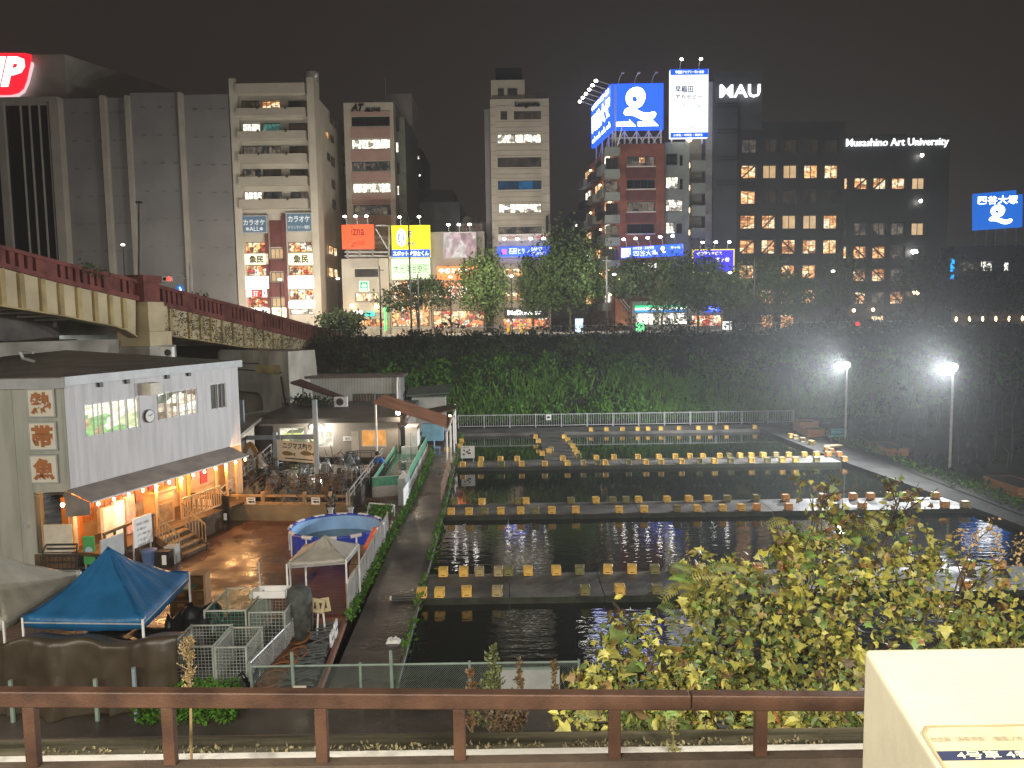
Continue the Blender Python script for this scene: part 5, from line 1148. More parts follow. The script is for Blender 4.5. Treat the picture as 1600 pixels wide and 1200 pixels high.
for px_, nm, m_, hh in ((253, 'wooden_cabinet', orange_w, 1.35), (270, 'carved_post', wood_m, 1.2), (210, 'notice_board', pc[4], 1.5), (196, 'poster_stand', paper, 1.4), (178, 'poster_stand', cream_c, 1.3)):
    u, z = fW.px(px_, 780, .5); mb = MB(); wd = .55 if 'cab' in nm else .14 if 'post' == nm[-4:] else .28
    fW.box(mb, u-wd, u+wd, floor_z+.02, floor_z+hh, .1, .62 if 'cab' in nm else .25); o = mb.build(nm, m_)
    if nm == 'wooden_cabinet':
        mb = MB(); fW.box(mb, u-wd-.06, u+wd+.06, floor_z+hh+.003, floor_z+hh+.08, .05, .7); mb.build('top', orange_w, o); mb = MB(); fW.box(mb, u-.35, u+.4, floor_z+.1, floor_z+.85, .623, .65); mb.build('door', wood_m, o)
    tag(o, {'wooden_cabinet': 'tall wooden cabinet standing on the shop porch', 'carved_post': 'short carved wooden post right of the porch cabinet', 'notice_board': 'pinkish notice board standing on the porch', 'poster_stand': 'white poster stand on the porch left of the pinkish board' if px_ == 196 else 'cream poster stand on the porch, left of the white one'}[nm], nm.replace('_', ' '))
# awning and bulbs
aw = thing('awning', 'long sloping grey awning over the shop porch with a hanging end flap', 'awning', fW.pt(4, ZU-.5, .3))
a0, a1 = -.15, uE-.9
mb = MB(); mb.hexa([fW.pt(a0, ZU-.04, .01), fW.pt(a1, ZU-.04, .01), fW.pt(a1, ZU-.42, 1.0), fW.pt(a0, ZU-.42, 1.0)], [fW.pt(a0, ZU-.01, .01), fW.pt(a1, ZU-.01, .01), fW.pt(a1, ZU-.38, 1.02), fW.pt(a0, ZU-.38, 1.02)]); mb.build('sheet', mat('grey_awning_cloth', (.25, .22, .2), .55, .25, 1.2, .15), aw)
mb = MB(); mb.hexa([fW.pt(a0-.01, ZU-1.0, -.1), fW.pt(a0-.01, ZU-.85, .98), fW.pt(a0-.04, ZU-.85, .98), fW.pt(a0-.04, ZU-1.0, -.1)], [fW.pt(a0-.01, ZU-.06, -.1), fW.pt(a0-.01, ZU-.42, .98), fW.pt(a0-.04, ZU-.42, .98), fW.pt(a0-.04, ZU-.06, -.1)]); mb.build('end_flap', MATS['grey_awning_cloth'], aw)
mb = MB(); mb.bar(fW.pt(a0, ZU-.41, 1.03), fW.pt(a1, ZU-.41, 1.03), .05); mb.build('edge_rail', steel, aw)
nb = 13
for i in range(nb):
    u = .25+(a1-.4)*i/(nb-1); p = fW.pt(u, ZU-.56, .93); mb = MB(); mb.ell(p, (.055, .055, .07), 8, 6); o = mb.build('light_bulb', emat('warm_bulb', (1, .6, .25), 30.))
    tag(o, 'bare warm bulb under the shop awning edge, %s from the near end' % ORD[i], 'light bulb', 'bulbs under the awning')
    mb = MB(); mb.tube(p+Vector((0, 0, .06)), p+Vector((0, 0, .16)), .025); mb.build('socket', dark_m, o)
    if i % 2 == 0: lamp('bulb_light', 'POINT', p-Vector((0, 0, .12)), 115, (1, .5, .17), size=.06)
lamp('corner_light', 'POINT', fL.pt(k0-.45, 2.7, -.5), 60, (1, .5, .17), size=.06)
mb = MB(); mb.ell(fL.pt(k0-.35, 2.55, -.06), (.07, .07, .08), 8, 6); o = mb.build('light_bulb', MATS['warm_bulb']); tag(o, 'bare warm bulb in the open corner of the grey wall', 'light bulb')
# porch railing
rl = thing('porch_railing', 'wooden railing along the shop porch with a slanting hand rail', 'railing', fW.pt(2, floor_z, 1.0))
mb = MB(); mb.bar(fW.pt(-.1, floor_z+.75, 1.4), fW.pt(2.35, floor_z+.85, 1.4), .09); mb.build('hand_rail', wood_d, rl)
for k in range(6): mb = MB(); mb.bar(fW.pt(-.05+k*.47, 0, 1.4), fW.pt(-.05+k*.47, floor_z+.73+.02*k, 1.4), .07); mb.build('post', wood_d, rl)
# stairs (run out from the porch to the yard) with slatted rails
st = thing('porch_stairs', 'short wooden stairs from the lit porch down to the yard', 'stairs', fW.pt(3.1, 0, 2.0))
for k in range(4):
    z = floor_z-.19*(k+.5); mb = MB(); fW.box(mb, 2.42, 3.85, z-.05, z, 1.45+k*.27, 1.76+k*.27); mb.build('step', wood_m, st)
    mb = MB(); fW.box(mb, 2.47, 3.8, max(0, z-.2), z-.052, 1.7+k*.27, 1.73+k*.27); mb.build('riser', wood_d, st)
for u in (2.38, 3.9):
    mb = MB(); mb.bar(fW.pt(u, floor_z-.1, 1.4), fW.pt(u, .05, 2.6), .07, .25); mb.build('stringer', wood_d, st)
    mb = MB(); mb.bar(fW.pt(u, floor_z+.9, 1.42), fW.pt(u, .95, 2.5), .06); mb.build('hand_rail', wood_m, st)
    for k in range(8): d = 1.45+k*.148; zb = floor_z-(d-1.4)*.72; mb = MB(); mb.bar(fW.pt(u, zb, d), fW.pt(u, zb+.9, d), .035); mb.build('baluster', wood_m, st)
rl2 = thing('porch_end_railing', 'slatted wooden railing round the far end of the porch beyond the stairs', 'railing', fW.pt(5, floor_z, 1.4))
for z in (.25, 1.05): mb = MB(); mb.bar(fW.pt(4.0, floor_z+z, 1.4), fW.pt(6.4, floor_z+z, 1.4), .06); mb.build('rail', orange_w, rl2)
for k in range(17): mb = MB(); mb.bar(fW.pt(4.0+k*.15, floor_z+.25, 1.4), fW.pt(4.0+k*.15, floor_z+1.05, 1.4), .045); mb.build('slat', orange_w, rl2)
# boards before the porch
def board(name, label, cat, f, r_, d0, d1, m_, extra=None, legs=True, legm=steel):
    q = f.rect(*r_, d1); o = thing(name, label, cat, f.pt((q[0]+q[1])/2, 0, d1)); mb = MB(); f.box(mb, *q, d0, d1); mb.build('panel', m_, o)
    if legs:
        for u in (q[0]+.03, q[1]-.03): mb = MB(); mb.bar(f.pt(u, 0, d0-.03), f.pt(u, q[2]+.2, d0-.03), .05); mb.build('leg', legm, o)
    return o, q
o, q = board('green_sign', 'upright green sign board with a pale round mark at the porch corner', 'sign', fL, (130, 838, 148, 882), -.0, .05, mat('green_board', (.06, .33, .1), .5, .1, 2)); disc(((q[0]+q[1])/2, (q[2]+q[3])/2), fL, .13, .05, .06, 14).build('emblem', mat('pale_blue_mark', (.35, .5, .65), .5, .1), o)
o, q = board('grey_board', 'grey metal panel leaning before the porch beside the green sign', 'board', fW, (158, 838, 194, 872), 1.6, 1.65, trim_g)
o, q = board('bulletin_board', 'white bulletin board with lines of small print by the stairs', 'notice board', fW, (209, 806, 238, 852), 1.6, 1.65, paper)
for k in range(5):
    mb = MB(); text(mb, fW, ('釣り堀のご利用案内', '平日 一時間 八百円', '土日 一時間 千円', 'ルアー釣り 五百円', '道具貸出あり')[k], (q[0]+.15, q[1]-.15-.2*(k % 2), q[3]-.2-.2*k-.1, q[3]-.2-.2*k), 1.66); mb.build('lettering', ink, o)
# rack of white jars, bin, boxes
rk = thing('paper_rack', 'dark rack holding rows of white hanging papers beyond the stairs', 'rack', G(318, 832))
p0 = G(318, 832); 
mb = MB(); 
for a, b_ in ((0, 0), (1.5, -.3)): mb.bar(p0+Vector((a-.8, b_+.9, 0)), p0+Vector((a-.8, b_+.9, 1.5)), .07)
mb.bar(p0+Vector((-.8, .9, 1.5)), p0+Vector((.7, .6, 1.5)), .07); mb.bar(p0+Vector((-.8, .9, .3)), p0+Vector((.7, .6, .3)), .07); mb.build('frame', wood_d, rk)
mb = MB(); mb.hexa([p0+Vector((.2, .66, .2)), p0+Vector((.95, .5, .2)), p0+Vector((.95, .6, .2)), p0+Vector((.2, .76, .2))], [p0+Vector((.2, .66, 1.45)), p0+Vector((.95, .5, 1.45)), p0+Vector((.95, .6, 1.45)), p0+Vector((.2, .76, 1.45))]); mb.build('dark_board', black_m, rk)
for r_ in range(3):
    for c in range(4):
        a = -.7+c*.24 if r_ else -.6+c*.26; mb = MB(); mb.box(p0+Vector((a, .86-.05*c, .42+.36*r_)), (.15, .02, .27)); mb.build('paper', paper, rk)
for c in range(3): mb = MB(); mb.box(p0+Vector((.36+c*.21, .56-.04*c, .55)), (.14, .02, .3)); mb.build('paper', paper, rk)
b0 = G(234, 885); bn = thing('waste_bin', 'blue grey plastic waste bin with a lid before the porch', 'bin', b0)
mb = MB(); mb.lathe(b0, [(.2, 0), (.27, .55), (.27, .58)], 14); mb.build('body', mat('blue_grey_plastic', (.08, .14, .3), .45, .1), bn); mb = MB(); mb.lathe(b0, [(.29, .582), (.29, .64), (.1, .68)], 14); mb.build('lid', mat('blue_grey_lid', (.12, .17, .32), .45, .1), bn)
b0 = G(256, 886); bn = thing('black_box', 'black box with white notice papers beside the waste bin', 'box', b0)
mb = MB(); mb.box(b0+Vector((0, .1, .3)), (.5, .4, .6)); mb.build('body', black_m, bn); mb = MB(); mb.box(b0+Vector((.08, -.115, .3)), (.16, .02, .36)); mb.build('paper', paper, bn)
b0 = G(268, 880); bn = thing('white_crate', 'pale box with a lid and a paper notice, right of the black box', 'box', b0)
mb = MB(); mb.box(b0+Vector((0, .1, .33)), (.42, .4, .66)); mb.build('body', trim_g, bn); mb = MB(); mb.box(b0+Vector((.03, -.115, .36)), (.2, .02, .32)); mb.build('paper', paper, bn)
b0 = G(95, 905); bn = thing('tube_bench', 'black metal tube rack against the wooden skirting of the grey wall', 'rack', b0); mb = MB()
for z in (.3, .55, .8, 1.05): mb.bar(b0+Vector((-.55, .2, z)), b0+Vector((.55, .2, z)), .05)
for x in (-.6, .6): mb.path([b0+Vector((x, .0, 0)), b0+Vector((x, .05, 1.0)), b0+Vector((x*.9, .2, 1.2))], .03, 6)
mb.bar(b0+Vector((-.55, .2, 1.2)), b0+Vector((.55, .2, 1.2)), .05); mb.build('frame', dark_m, bn)
b0 = G(75, 545, 7.4)
mb = MB(); pp = [Vector((-17.2, 33.5, 7.0)), Vector((-17.4, 33.4, 7.6)), Vector((-18.0, 33.4, 7.75)), Vector((-18.3, 33.4, 7.4)), Vector((-17.9, 33.6, 7.2))]; mb.path([A(55, 565, 33), A(36, 560, 33), A(31, 550, 33), A(37, 546, 33), A(52, 551, 33)], .07, 8); o = mb.build('exhaust_duct', steel); tag(o, 'bent silver exhaust duct on the grey shop roof', 'duct')
mb = MB(); mb.box(A(262, 551, 37.5), (.55, .3, .55)); o = mb.build('air_conditioner', white_p); tag(o, 'small pale air conditioner on the shop roof under the bridge', 'air conditioner'); mb = MB(); mb.lathe0(A(262, 551, 37.33), (.17, .02, .17), 12, 6); mb.build('fan_grille', dark_m, o)

# ------------------------------------------------------------------ low office buildings at the back
wing = thing('low_white_wing', 'low white wing with a row of dark windows beyond the shop', 'building', (-14.4, 37.1, 0))
fV = Fac((-14.45, 37.1), (-16.3, 48.0))
hv = qrect(fV, (342, 709), (386, 693), (342, 744), (386, 724))
mb = MB(); fV.wall(mb, 0, fV.L, 0, 2.75, [hv], .15); mb.quad(fV.pt(0, 2.75), fV.pt(fV.L, 2.75), fV.pt(fV.L, 2.75, -8), fV.pt(0, 2.75, -8)); mb.build('wall', mat('flaking_white_wall', (.55, .53, .5), .8, .25, 1.5, .2), wing)
fV.window(wing, hv, 4, 1, mat('dim_grey_glass', (.1, .12, .12), .25, .3, .6), dark_m, .1, .06)
mb = MB(); fV.box(mb, -.1, fV.L, 2.76, 2.95, -8, .5); mb.build('roof', roof_g, wing)
mb = MB(); fV.box(mb, .5, fV.L-.5, 2.3, 2.6, .02, .1); mb.build('fascia', cream_c, wing)
rr = thing('roof_railing', 'pale green railing on the roof of the low white wing', 'railing', A(395, 668, 48.5))
mb = MB()
pa, pb = A(371, 650, 48.5), A(421, 640, 52); pa2, pb2 = A(371, 682, 48.5), A(421, 667, 52)
mb.bar(pa, pb, .08); mb.bar(pa2, pb2, .06); mb.build('rail', mat('pale_green_paint', (.35, .42, .36), .5, .1), rr)
for k in range(13): mb = MB(); mb.bar(pa2.lerp(pb2, k/12), pa.lerp(pb, k/12), .045); mb.build('picket', MATS['pale_green_paint'], rr)
off = thing('low_office', 'low flat roofed office with bright windows behind the fishing yard', 'building', (-11.5, 48.6, 0))
fO = Fac((-16.2, 48.6), (-7.3, 48.6)); zo = 2.5
wins_o = [((436, 668, 477, 700), 2, room('lit_office', [(1, .97, .75), (.8, .85, .3), (.95, .95, .85), (.2, .22, .12), (.9, .85, .6)], 1.2, .9, .9, .6, 41.)), ((481, 672.5, 520.5, 698), 3, MATS['lit_office']), ((564, 671, 604.5, 698), 2, room('orange_office', [(1, .5, .14), (1, .6, .22), (.95, .42, .1), (.3, .55, .2)], 1.1, .8, .5, .7, 42.))]
ho = [fO.rect(*w_[0]) for w_ in wins_o]
mb = MB(); fO.wall(mb, 0, fO.L, 0, zo, ho, .15); mb.quad(fO.pt(fO.L, 0), fO.pt(fO.L, 0, -9), fO.pt(fO.L, zo, -9), fO.pt(fO.L, zo, 0)); mb.build('wall', mat('taupe_wall', (.3, .27, .24), .7, .1, 1), off)
for w_, h in zip(wins_o, ho): fO.window(off, h, w_[1], 1, w_[2], frame_w, .12, .06)
mb = MB(); fO.box(mb, -.3, fO.L+.2, zo+.002, zo+.3, -9.5, .6); mb.build('roof', mat('dark_roofing', (.06, .055, .05), .5, .3, .5), off)
mb = MB(); u0, u1 = fO.px(388, 700)[0], fO.px(428, 700)[0]; fO.box(mb, u0, u1, 0, 2.3, .01, .05); mb.build('dark_doorway', black_m, off)
u, z = fO.px(488, 667); ck = thing('office_clock', 'round pale clock under the office roof edge', 'clock', fO.pt(u, z-.2, .02)); disc((u, z), fO, .2, .02, .08).build('rim', dark_m, ck); disc((u, z), fO, .17, .08, .1).build('face', paper, ck)
mb = MB(); p = fO.pt(*fO.px(501, 668, .4), .4); mb.ell(p, (.14, .14, .14), 10, 6); o = mb.build('wall_lamp', e_bulb); tag(o, 'small bright lamp on the office front beside the steel frame', 'lamp'); lamp('office_lamp_light', 'POINT', p+Vector((0, -.4, -.1)), 220, (1, .92, .78), size=.1)
mb = MB(); fO.box(mb, *fO.rect(536, 682, 550, 689, .05), .02, .05); o = mb.build('small_notice', paper); tag(o, 'small white notice on the office wall between the windows', 'notice'); mb = MB(); text(mb, fO, '受付', fO.rect(539, 683, 547, 688, .05), .06); mb.build('lettering', ink, o)
mb = MB(); q = fO.rect(549, 674, 560, 722, .5); fO.box(mb, *q, .45, .5); o = mb.build('standing_board', cream_c); tag(o, 'pale tall board standing before the office beside the orange window', 'board')
# arch sign
q = A(393, 757, 43.2); z1 = A(393, 690, 43.2).z; s_ = thing('arch_sign', 'tall ochre arch shaped sign board beside the dark office doorway', 'sign', (q.x, 43.2, 0))
fX = Fac((q.x-.4, 43.2), (q.x+.4, 43.2)); pts = [(-.0, 0), (.8, 0), (.8, z1-.5), (.6, z1-.1), (.4, z1), (.2, z1-.1), (-.0, z1-.5)]
mb = MB(); poly(mb, fX, pts, 0, .08); mb.build('board', mat('ochre_board', (.36, .18, .045), .6, .15, 2), s_); mb = MB(); poly(mb, fX, [(.2, .5), (.6, .5), (.6, z1-.65), (.4, z1-.3), (.2, z1-.65)], .01); mb.build('paper', paper, s_)
for k, c in enumerate('釣り堀'): mb = MB(); text(mb, fX, c, (.29, .51, z1-1.0-k*.35, z1-.75-k*.35), .02, .02); mb.build('lettering', ink, s_)
# back building with corrugated wall
bk_ = thing('corrugated_shed', 'shed with a pale corrugated wall and lit low windows behind the office', 'shed', A(560, 650, 59.5))
fK = Fac((A(478, 620, 59.5).x, 59.5), (A(627, 620, 59.5).x, 59.5)); zk = fK.px(560, 590)[1]; hk = [fK.rect(551, 615, 585, 632), fK.rect(587, 615, 619, 632)]
cor = mat('corrugated_steel', (.4, .39, .35), .55, .15, 1)
n = int(fK.L/.22); 
for k in range(n):
    a = fK.L*k/n; mb = MB(); fK.wall(mb, a+.01, a+fK.L/n-.01, 0, zk, [h for h in hk if h[1] > a and h[0] < a+fK.L/n], .1, .02)
    if k < 60 and len(mb.f): mb.build('corrugated_panel', cor, bk_)
mb = MB(); fK.wall(mb, 0, fK.L, 0, zk, hk, .2); mb.quad(fK.pt(fK.L, 0), fK.pt(fK.L, 0, -2), fK.pt(fK.L, zk, -2), fK.pt(fK.L, zk, 0)); mb.build('wall', grey_w, bk_)
for h in hk: fK.window(bk_, h, 2, 1, mat('dim_amber_glass', (.12, .08, .05), .3, .3, 1, emit=.05, ecol=(.3, .2, .1)), frame_d, .1, .05)
mb = MB(); fK.box(mb, -.3, fK.L+.3, zk+.01, zk+.2, -2, .5); mb.build('roof', mat('brown_roof', (.1, .075, .06), .6, .2, 1), bk_)
mb = MB(); mb.path([fK.pt(fK.L-.25, zk, .15), fK.pt(fK.L-.3, zk-.5, .15), fK.pt(fK.L-.3, 0, .15)], .09, 8); mb.build('downpipe', white_p, bk_)
mb = MB(); mb.quad(A(470, 592, 57), A(541, 620, 56), A(530, 622, 55.6), A(452, 597, 56.2)); mb.quad(A(452, 597, 56.2)-Vector((0, 0, .1)), A(530, 622, 55.6)-Vector((0, 0, .1)), A(541, 620, 56)-Vector((0, 0, .1)), A(470, 592, 57)-Vector((0, 0, .1))); sr = thing('sloping_roof', 'rust brown sloping lean-to roof between the abutment and the shed', 'roof', A(500, 650, 56.5)); mb.build('sheet', mat('rust_brown_roof', (.09, .035, .025), .6, .3, 1), sr)
mb = MB()
for x, y, Y in ((473, 596, 56.6), (538, 621, 55.8)): p = A(x, y, Y); mb.bar((p.x, Y, 2.8), p-Vector((0, 0, .1)), .1)
mb.build('post', steel, sr)
mb = MB(); mb.box(A(533, 628, 54.5), (.9, .35, .75)); o = mb.build('air_conditioner', white_p); tag(o, 'white air conditioner unit on the office roof before the shed', 'air conditioner'); c = A(531, 628, 54.3); disc((c.x, c.z), Fac((0, 54.3), (1, 54.3)), .26, 0, .03).build('fan_grille', dark_m, o)
rg = random.Random(8); mb = MB(); cloud(mb, A(482, 626, 55.5)+Vector((0, 0, -.1)), (1.3, .8, .5), 500, .25, rg); o = mb.build('potted_bush', leaf_d); tag(o, 'dark bush growing under the sloping lean-to roof', 'bush')
sh = thing('small_shed', 'small pale shed with a dark green roof at the foot of the bank', 'shed', A(670, 650, 60)); a, b_ = A(637, 612, 60.5), A(699, 612, 60.5)
mb = MB(); mb.bx(a.x+.3, 60.5, 0, b_.x-.2, 61.6, A(670, 621, 60.5).z); mb.build('wall', cor, sh)
mb = MB(); z = A(670, 614, 60.5).z; mb.hexa([Vector((a.x-.1, 60.2, z-.25)), Vector((b_.x+.2, 60.2, z-.05)), Vector((b_.x+.2, 61.9, z+.5)), Vector((a.x-.1, 61.9, z+.2))], [Vector((a.x-.1, 60.2, z-.15)), Vector((b_.x+.2, 60.2, z+.05)), Vector((b_.x+.2, 61.9, z+.6)), Vector((a.x-.1, 61.9, z+.3))]); mb.build('roof', mat('dark_green_roof', (.07, .1, .08), .5, .2, 1), sh)

# canopy over the path
cp = thing('path_canopy', 'brown corrugated canopy roof slanting over the path on pale posts', 'canopy', (-5, 49.5, 0))
c00, c10, c11, c01 = A(582, 629, 47), A(700, 669, 46.5), A(710, 654, 52), A(601, 617, 52.5)
ncor = 26; crm = mat('brown_corrugated_sheet', (.27, .12, .065), .6, .25, .8, .1)
mb = MB()
for k in range(ncor*2):
    t0, t1 = k/(ncor*2), (k+1)/(ncor*2); z0 = .05 if k % 2 else 0; z1 = .05-z0
    a, b_ = c00.lerp(c01, t0), c10.lerp(c11, t0); c, e = c00.lerp(c01, t1), c10.lerp(c11, t1); v0, v1 = Vector((0, 0, z0)), Vector((0, 0, z1)); dn = Vector((0, 0, -.03))
    mb.hexa([a+v0+dn, b_+v0+dn, e+v1+dn, c+v1+dn], [a+v0, b_+v0, e+v1, c+v1])
mb.build('roof_sheet', crm, cp)
for (x, y0, y) in ((-3.86, 44.4, 0), (-3.88, 47.4, 0), (-3.95, 50.9, 0), (-4.1, 54.6, 0), (-8.4, 46.9, 1)):
    zt = 2.35 if not y else 3.75; mb = MB(); mb.tube((x, y0, 0), (x, y0, zt+(.5 if y0 > 54 else 0)), .06, .06, 8); mb.build('post', white_p, cp)
mb = MB(); mb.bar((-3.86, 44.4, 2.3), (-4.1, 54.6, 2.4), .08); mb.build('beam', white_p, cp)
mb = MB(); a = A(663, 641, 55); b_ = A(713, 632, 55); c = A(713, 640, 53.5); e = A(672, 650, 53.5); mb.hexa([a, b_, c, e][::-1], [p+Vector((0, 0, .08)) for p in (a, b_, c, e)][::-1]); mb.build('rear_roof_sheet', wood_d, cp)
mb = MB(); p = A(622, 645, 47.8); mb.ell(p, (.14, .14, .14), 10, 6); o = mb.build('canopy_lamp', e_bulb); tag(o, 'bright lamp under the brown canopy roof', 'lamp'); lamp('canopy_lamp_light', 'POINT', p+Vector((.2, -.25, -.2)), 260, (1, .85, .65), size=.1)
mb = MB(); p = A(703, 650, 53); mb.ell(p, (.1, .1, .1), 8, 5); o = mb.build('canopy_lamp', e_warmb); tag(o, 'small orange lamp under the rear roof of the canopy', 'lamp'); lamp('rear_lamp_light', 'POINT', p-Vector((0, .2, .1)), 40, (1, .6, .3), size=.1)
q = A(641, 706, 47.6); bt_ = thing('white_booth', 'white booth with a dark framed door panel under the canopy', 'booth', (q.x, 48, 0))
mb = MB(); mb.bx(q.x-.55, 47.6, 0, q.x+.5, 49, 1.0); mb.build('base', white_p, bt_); mb = MB(); mb.bx(q.x-.3, 47.65, 1.003, q.x+.45, 49, 2.25); mb.build('upper_panel', white_p, bt_); mb = MB(); mb.bx(q.x-.6, 47.7, 1.003, q.x-.305, 48.9, 2.3); mb.build('dark_side', black_m, bt_)
q = A(683, 700, 50.5); mb = MB(); mb.box((q.x, 50.5, .42), (.4, .4, .05)); o = thing('blue_chair', 'light blue plastic chair on the path under the canopy', 'chair', (q.x, 50.5, 0)); lb = mat('light_blue_plastic', (.25, .38, .6), .4, .1); mb.build('seat', lb, o); mb = MB(); mb.box((q.x-.18, 50.5, .68), (.04, .4, .45)); mb.build('backrest', lb, o)
for a in (-.17, .17):
    for b_ in (-.17, .17): mb = MB(); mb.bar((q.x+a, 50.5+b_, 0), (q.x+a, 50.5+b_, .395), .04); mb.build('leg', lb, o)
q = A(676, 688, 54); mb = MB(); mb.bx(q.x-.75, 54, .3, q.x+.75, 54.6, 1.5); o = mb.build('blue_cabinet', mat('faded_blue', (.15, .35, .5), .5, .15)); tag(o, 'faded blue cabinet at the rear of the canopy', 'cabinet')
mb = MB(); mb.bx(q.x-.7, 54.05, .0, q.x+.7, 54.55, .29); mb.build('plinth', black_m, o)
# ------------------------------------------------------------------ trout yard
ty = thing('trout_pond', 'walled trout fishing pond full of net frames behind a wooden rail', 'fishing pond', (-10.5, 39, 0))
cn = [Vector(p) for p in ((-13.35, 34.2, 0), (-7.35, 33.7, 0), (-7.75, 45.6, 0), (-14.9, 46.5, 0))]
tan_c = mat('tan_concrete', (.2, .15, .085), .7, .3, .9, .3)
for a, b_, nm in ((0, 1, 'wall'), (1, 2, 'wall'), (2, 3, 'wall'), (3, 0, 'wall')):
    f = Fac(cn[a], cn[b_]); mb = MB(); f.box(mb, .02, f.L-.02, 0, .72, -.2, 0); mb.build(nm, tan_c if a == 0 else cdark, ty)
mb = MB(); mb.quad(*[p+Vector((0, 0, .5)) for p in cn]); mb.build('pond_water', wm, ty)
f = Fac(cn[0], cn[1])
for z in (.78, 1.12): mb = MB(); f.box(mb, 0, f.L, z-.05, z+.05, -.16, -.06); mb.build('rail', wood_m, ty)
for k in (0, .33, .66, 1): mb = MB(); u = .08+(f.L-.16)*k; f.box(mb, u-.07, u+.07, .73, 1.3, -.18, -.04); mb.build('post', wood_m, ty)
mb = MB(); f.box(mb, 0, f.L, .722, .76, -.24, .04); mb.build('wooden_coping', wood_m, ty)
f2_ = Fac(cn[1], cn[2])
for z in (1.0, 1.25): mb = MB(); mb.bar(f2_.pt(0, z, -.1), f2_.pt(f2_.L, z, -.1), .05); mb.build('rail', steel, ty)
for k in range(7): mb = MB(); u = f2_.L*k/6; mb.bar(f2_.pt(u, .7, -.1), f2_.pt(u, 1.25, -.1), .05); mb.build('post', steel, ty)
f3_ = Fac(cn[3], cn[0])
for z in (1.1, 1.45): mb = MB(); mb.bar(f3_.pt(0, z, -.1), f3_.pt(f3_.L, z, -.1), .05); mb.build('rail', steel, ty)
for k in range(6): mb = MB(); u = f3_.L*k/5; mb.bar(f3_.pt(u, .7, -.1), f3_.pt(u, 1.45, -.1), .05); mb.build('post', steel, ty)
for i, (x, w_) in enumerate(((392.5, 'left'), (493.5, 'right'))):
    u, z = f.px(x, 783); mb = MB(); f.box(mb, u-.2, u+.2, z-.17, z+.17, .0, .03); o = mb.build('fish_plate', paper); tag(o, 'small white plate with a dark fish drawing, the %s one on the wooden rail' % w_, 'sign')
    mb = MB(); pts = [(u-.14, z-.02), (u-.04, z-.08), (u+.08, z-.05), (u+.15, z-.1), (u+.15, z+.03), (u+.06, z+.0), (u-.05, z+.03)]; poly(mb, f, pts, .035); f.box(mb, u-.14, u+.14, z+.08, z+.12, .031, .036); mb.build('fish_print', ink, o)
bag_m = mat('clear_plastic_bag', (.17, .19, .2), .25, .3, 3, .3)
net_d = mat('dark_netting', (.06, .065, .06), .8, .4, 5, .4)
rg = random.Random(21)
def inside(): 
    a, b_ = rg.random(), rg.random(); return cn[0].lerp(cn[1], .06+.88*a).lerp(cn[3].lerp(cn[2], .06+.88*a), .04+.92*b_)
for i in range(26):
    p = inside(); h = rg.uniform(.8, 1.5); w_ = rg.uniform(.5, 1.1); an = rg.uniform(0, 3.1); d = Vector((math.cos(an), math.sin(an), 0))*w_/2
    m_ = (steel if rg.random() < .4 else dark_m) if p.y > 38.5 else wood_d; mb = MB(); e = Vector((0, 0, 1)); s = Vector((-d.y, d.x, 0))*.6
    for q in (p-d-s, p+d-s, p-d+s, p+d+s): mb.bar(q+e*.4, q+e*(.4+h*.75), .035)
    for z in (.45+h*.3, .4+h*.75):
        mb.bar(p-d-s+e*z, p+d-s+e*z, .035); mb.bar(p-d+s+e*z, p+d+s+e*z, .035); mb.bar(p-d-s+e*z, p-d+s+e*z, .035); mb.bar(p+d-s+e*z, p+d+s+e*z, .035)
    mb.build('net_frame', m_, ty)
for i in range(24):
    p = inside(); mb = MB(); r0 = rg.uniform(.18, .36); mb.lathe(p+Vector((0, 0, .5)), [(r0, 0), (r0*1.15, .25), (r0*.8, .5), (.08, .75), (.1, .85)], 9)
    for v in mb.v: v += Vector((rg.gauss(0, .03), rg.gauss(0, .03), rg.gauss(0, .02)))
    mb.build('plastic_bag' if p.y > 38 else 'net_heap', bag_m if p.y > 38 else rg.choice([net_d, wood_d, net_d]), ty)
mb = MB()
for i in range(120):
    p = inside(); an = rg.uniform(0, 6.28); l = rg.uniform(.6, 1.8); mb.bar(p+Vector((0, 0, rg.uniform(.5, 1.0))), p+Vector((math.cos(an)*l*.6, math.sin(an)*l*.6, rg.uniform(.6, 1.6))), .03)
o = mb.build('fishing_rods', wood_d, ty); o['kind'] = 'stuff'
# blue grey steel frame and the trout sign
sf = thing('steel_portal_frame', 'pale blue grey steel frame of posts and a beam above the trout pond', 'frame', (-10.3, 39.8, 0)); bg_m = mat('blue_grey_steel', (.26, .32, .37), .5, .12, 1)
pB_ = Vector((-10.3, 39.8, 0)); pC_ = Vector((-13.3, 42.6, 0))
for p, z0, z1 in ((pB_, 0, 4.85), (pC_, 0, 2.75), (A(380, 683, 45.5), None, A(380, 625, 45.5).z)):
    mb = MB(); zz = p.z if z0 is None else z0; mb.box((p.x, p.y, (zz+z1)/2), (.22, .2, z1-zz)); mb.build('post', bg_m, sf)
mb = MB(); mb.bar((pB_.x, pB_.y+.01, 2.9), A(376, 683.5, 45.5)+Vector((0, 0, -.02)), .18, .24); mb.build('beam', bg_m, sf)
fT = Fac((A(433.5, 705, 41.5).x, 41.5), (A(495, 705, 40.3).x, 40.3)); ts_ = thing('trout_sign', 'cream sign board with black characters over two painted trout', 'sign', fT.pt(1, 1.9, 0))
r_ = (0, fT.L, fT.px(464, 721.5)[1], fT.px(464, 690)[1]); mb = MB(); fT.box(mb, *r_, -.08, 0); mb.build('panel', mat('cream_trout_board', (.68, .6, .48), .5, .06, 2), ts_)
mb = MB(); text(mb, fT, 'ニジマス釣り', fT.rect(442, 692, 487, 702.5), .01, .03); mb.build('lettering', ink, ts_)
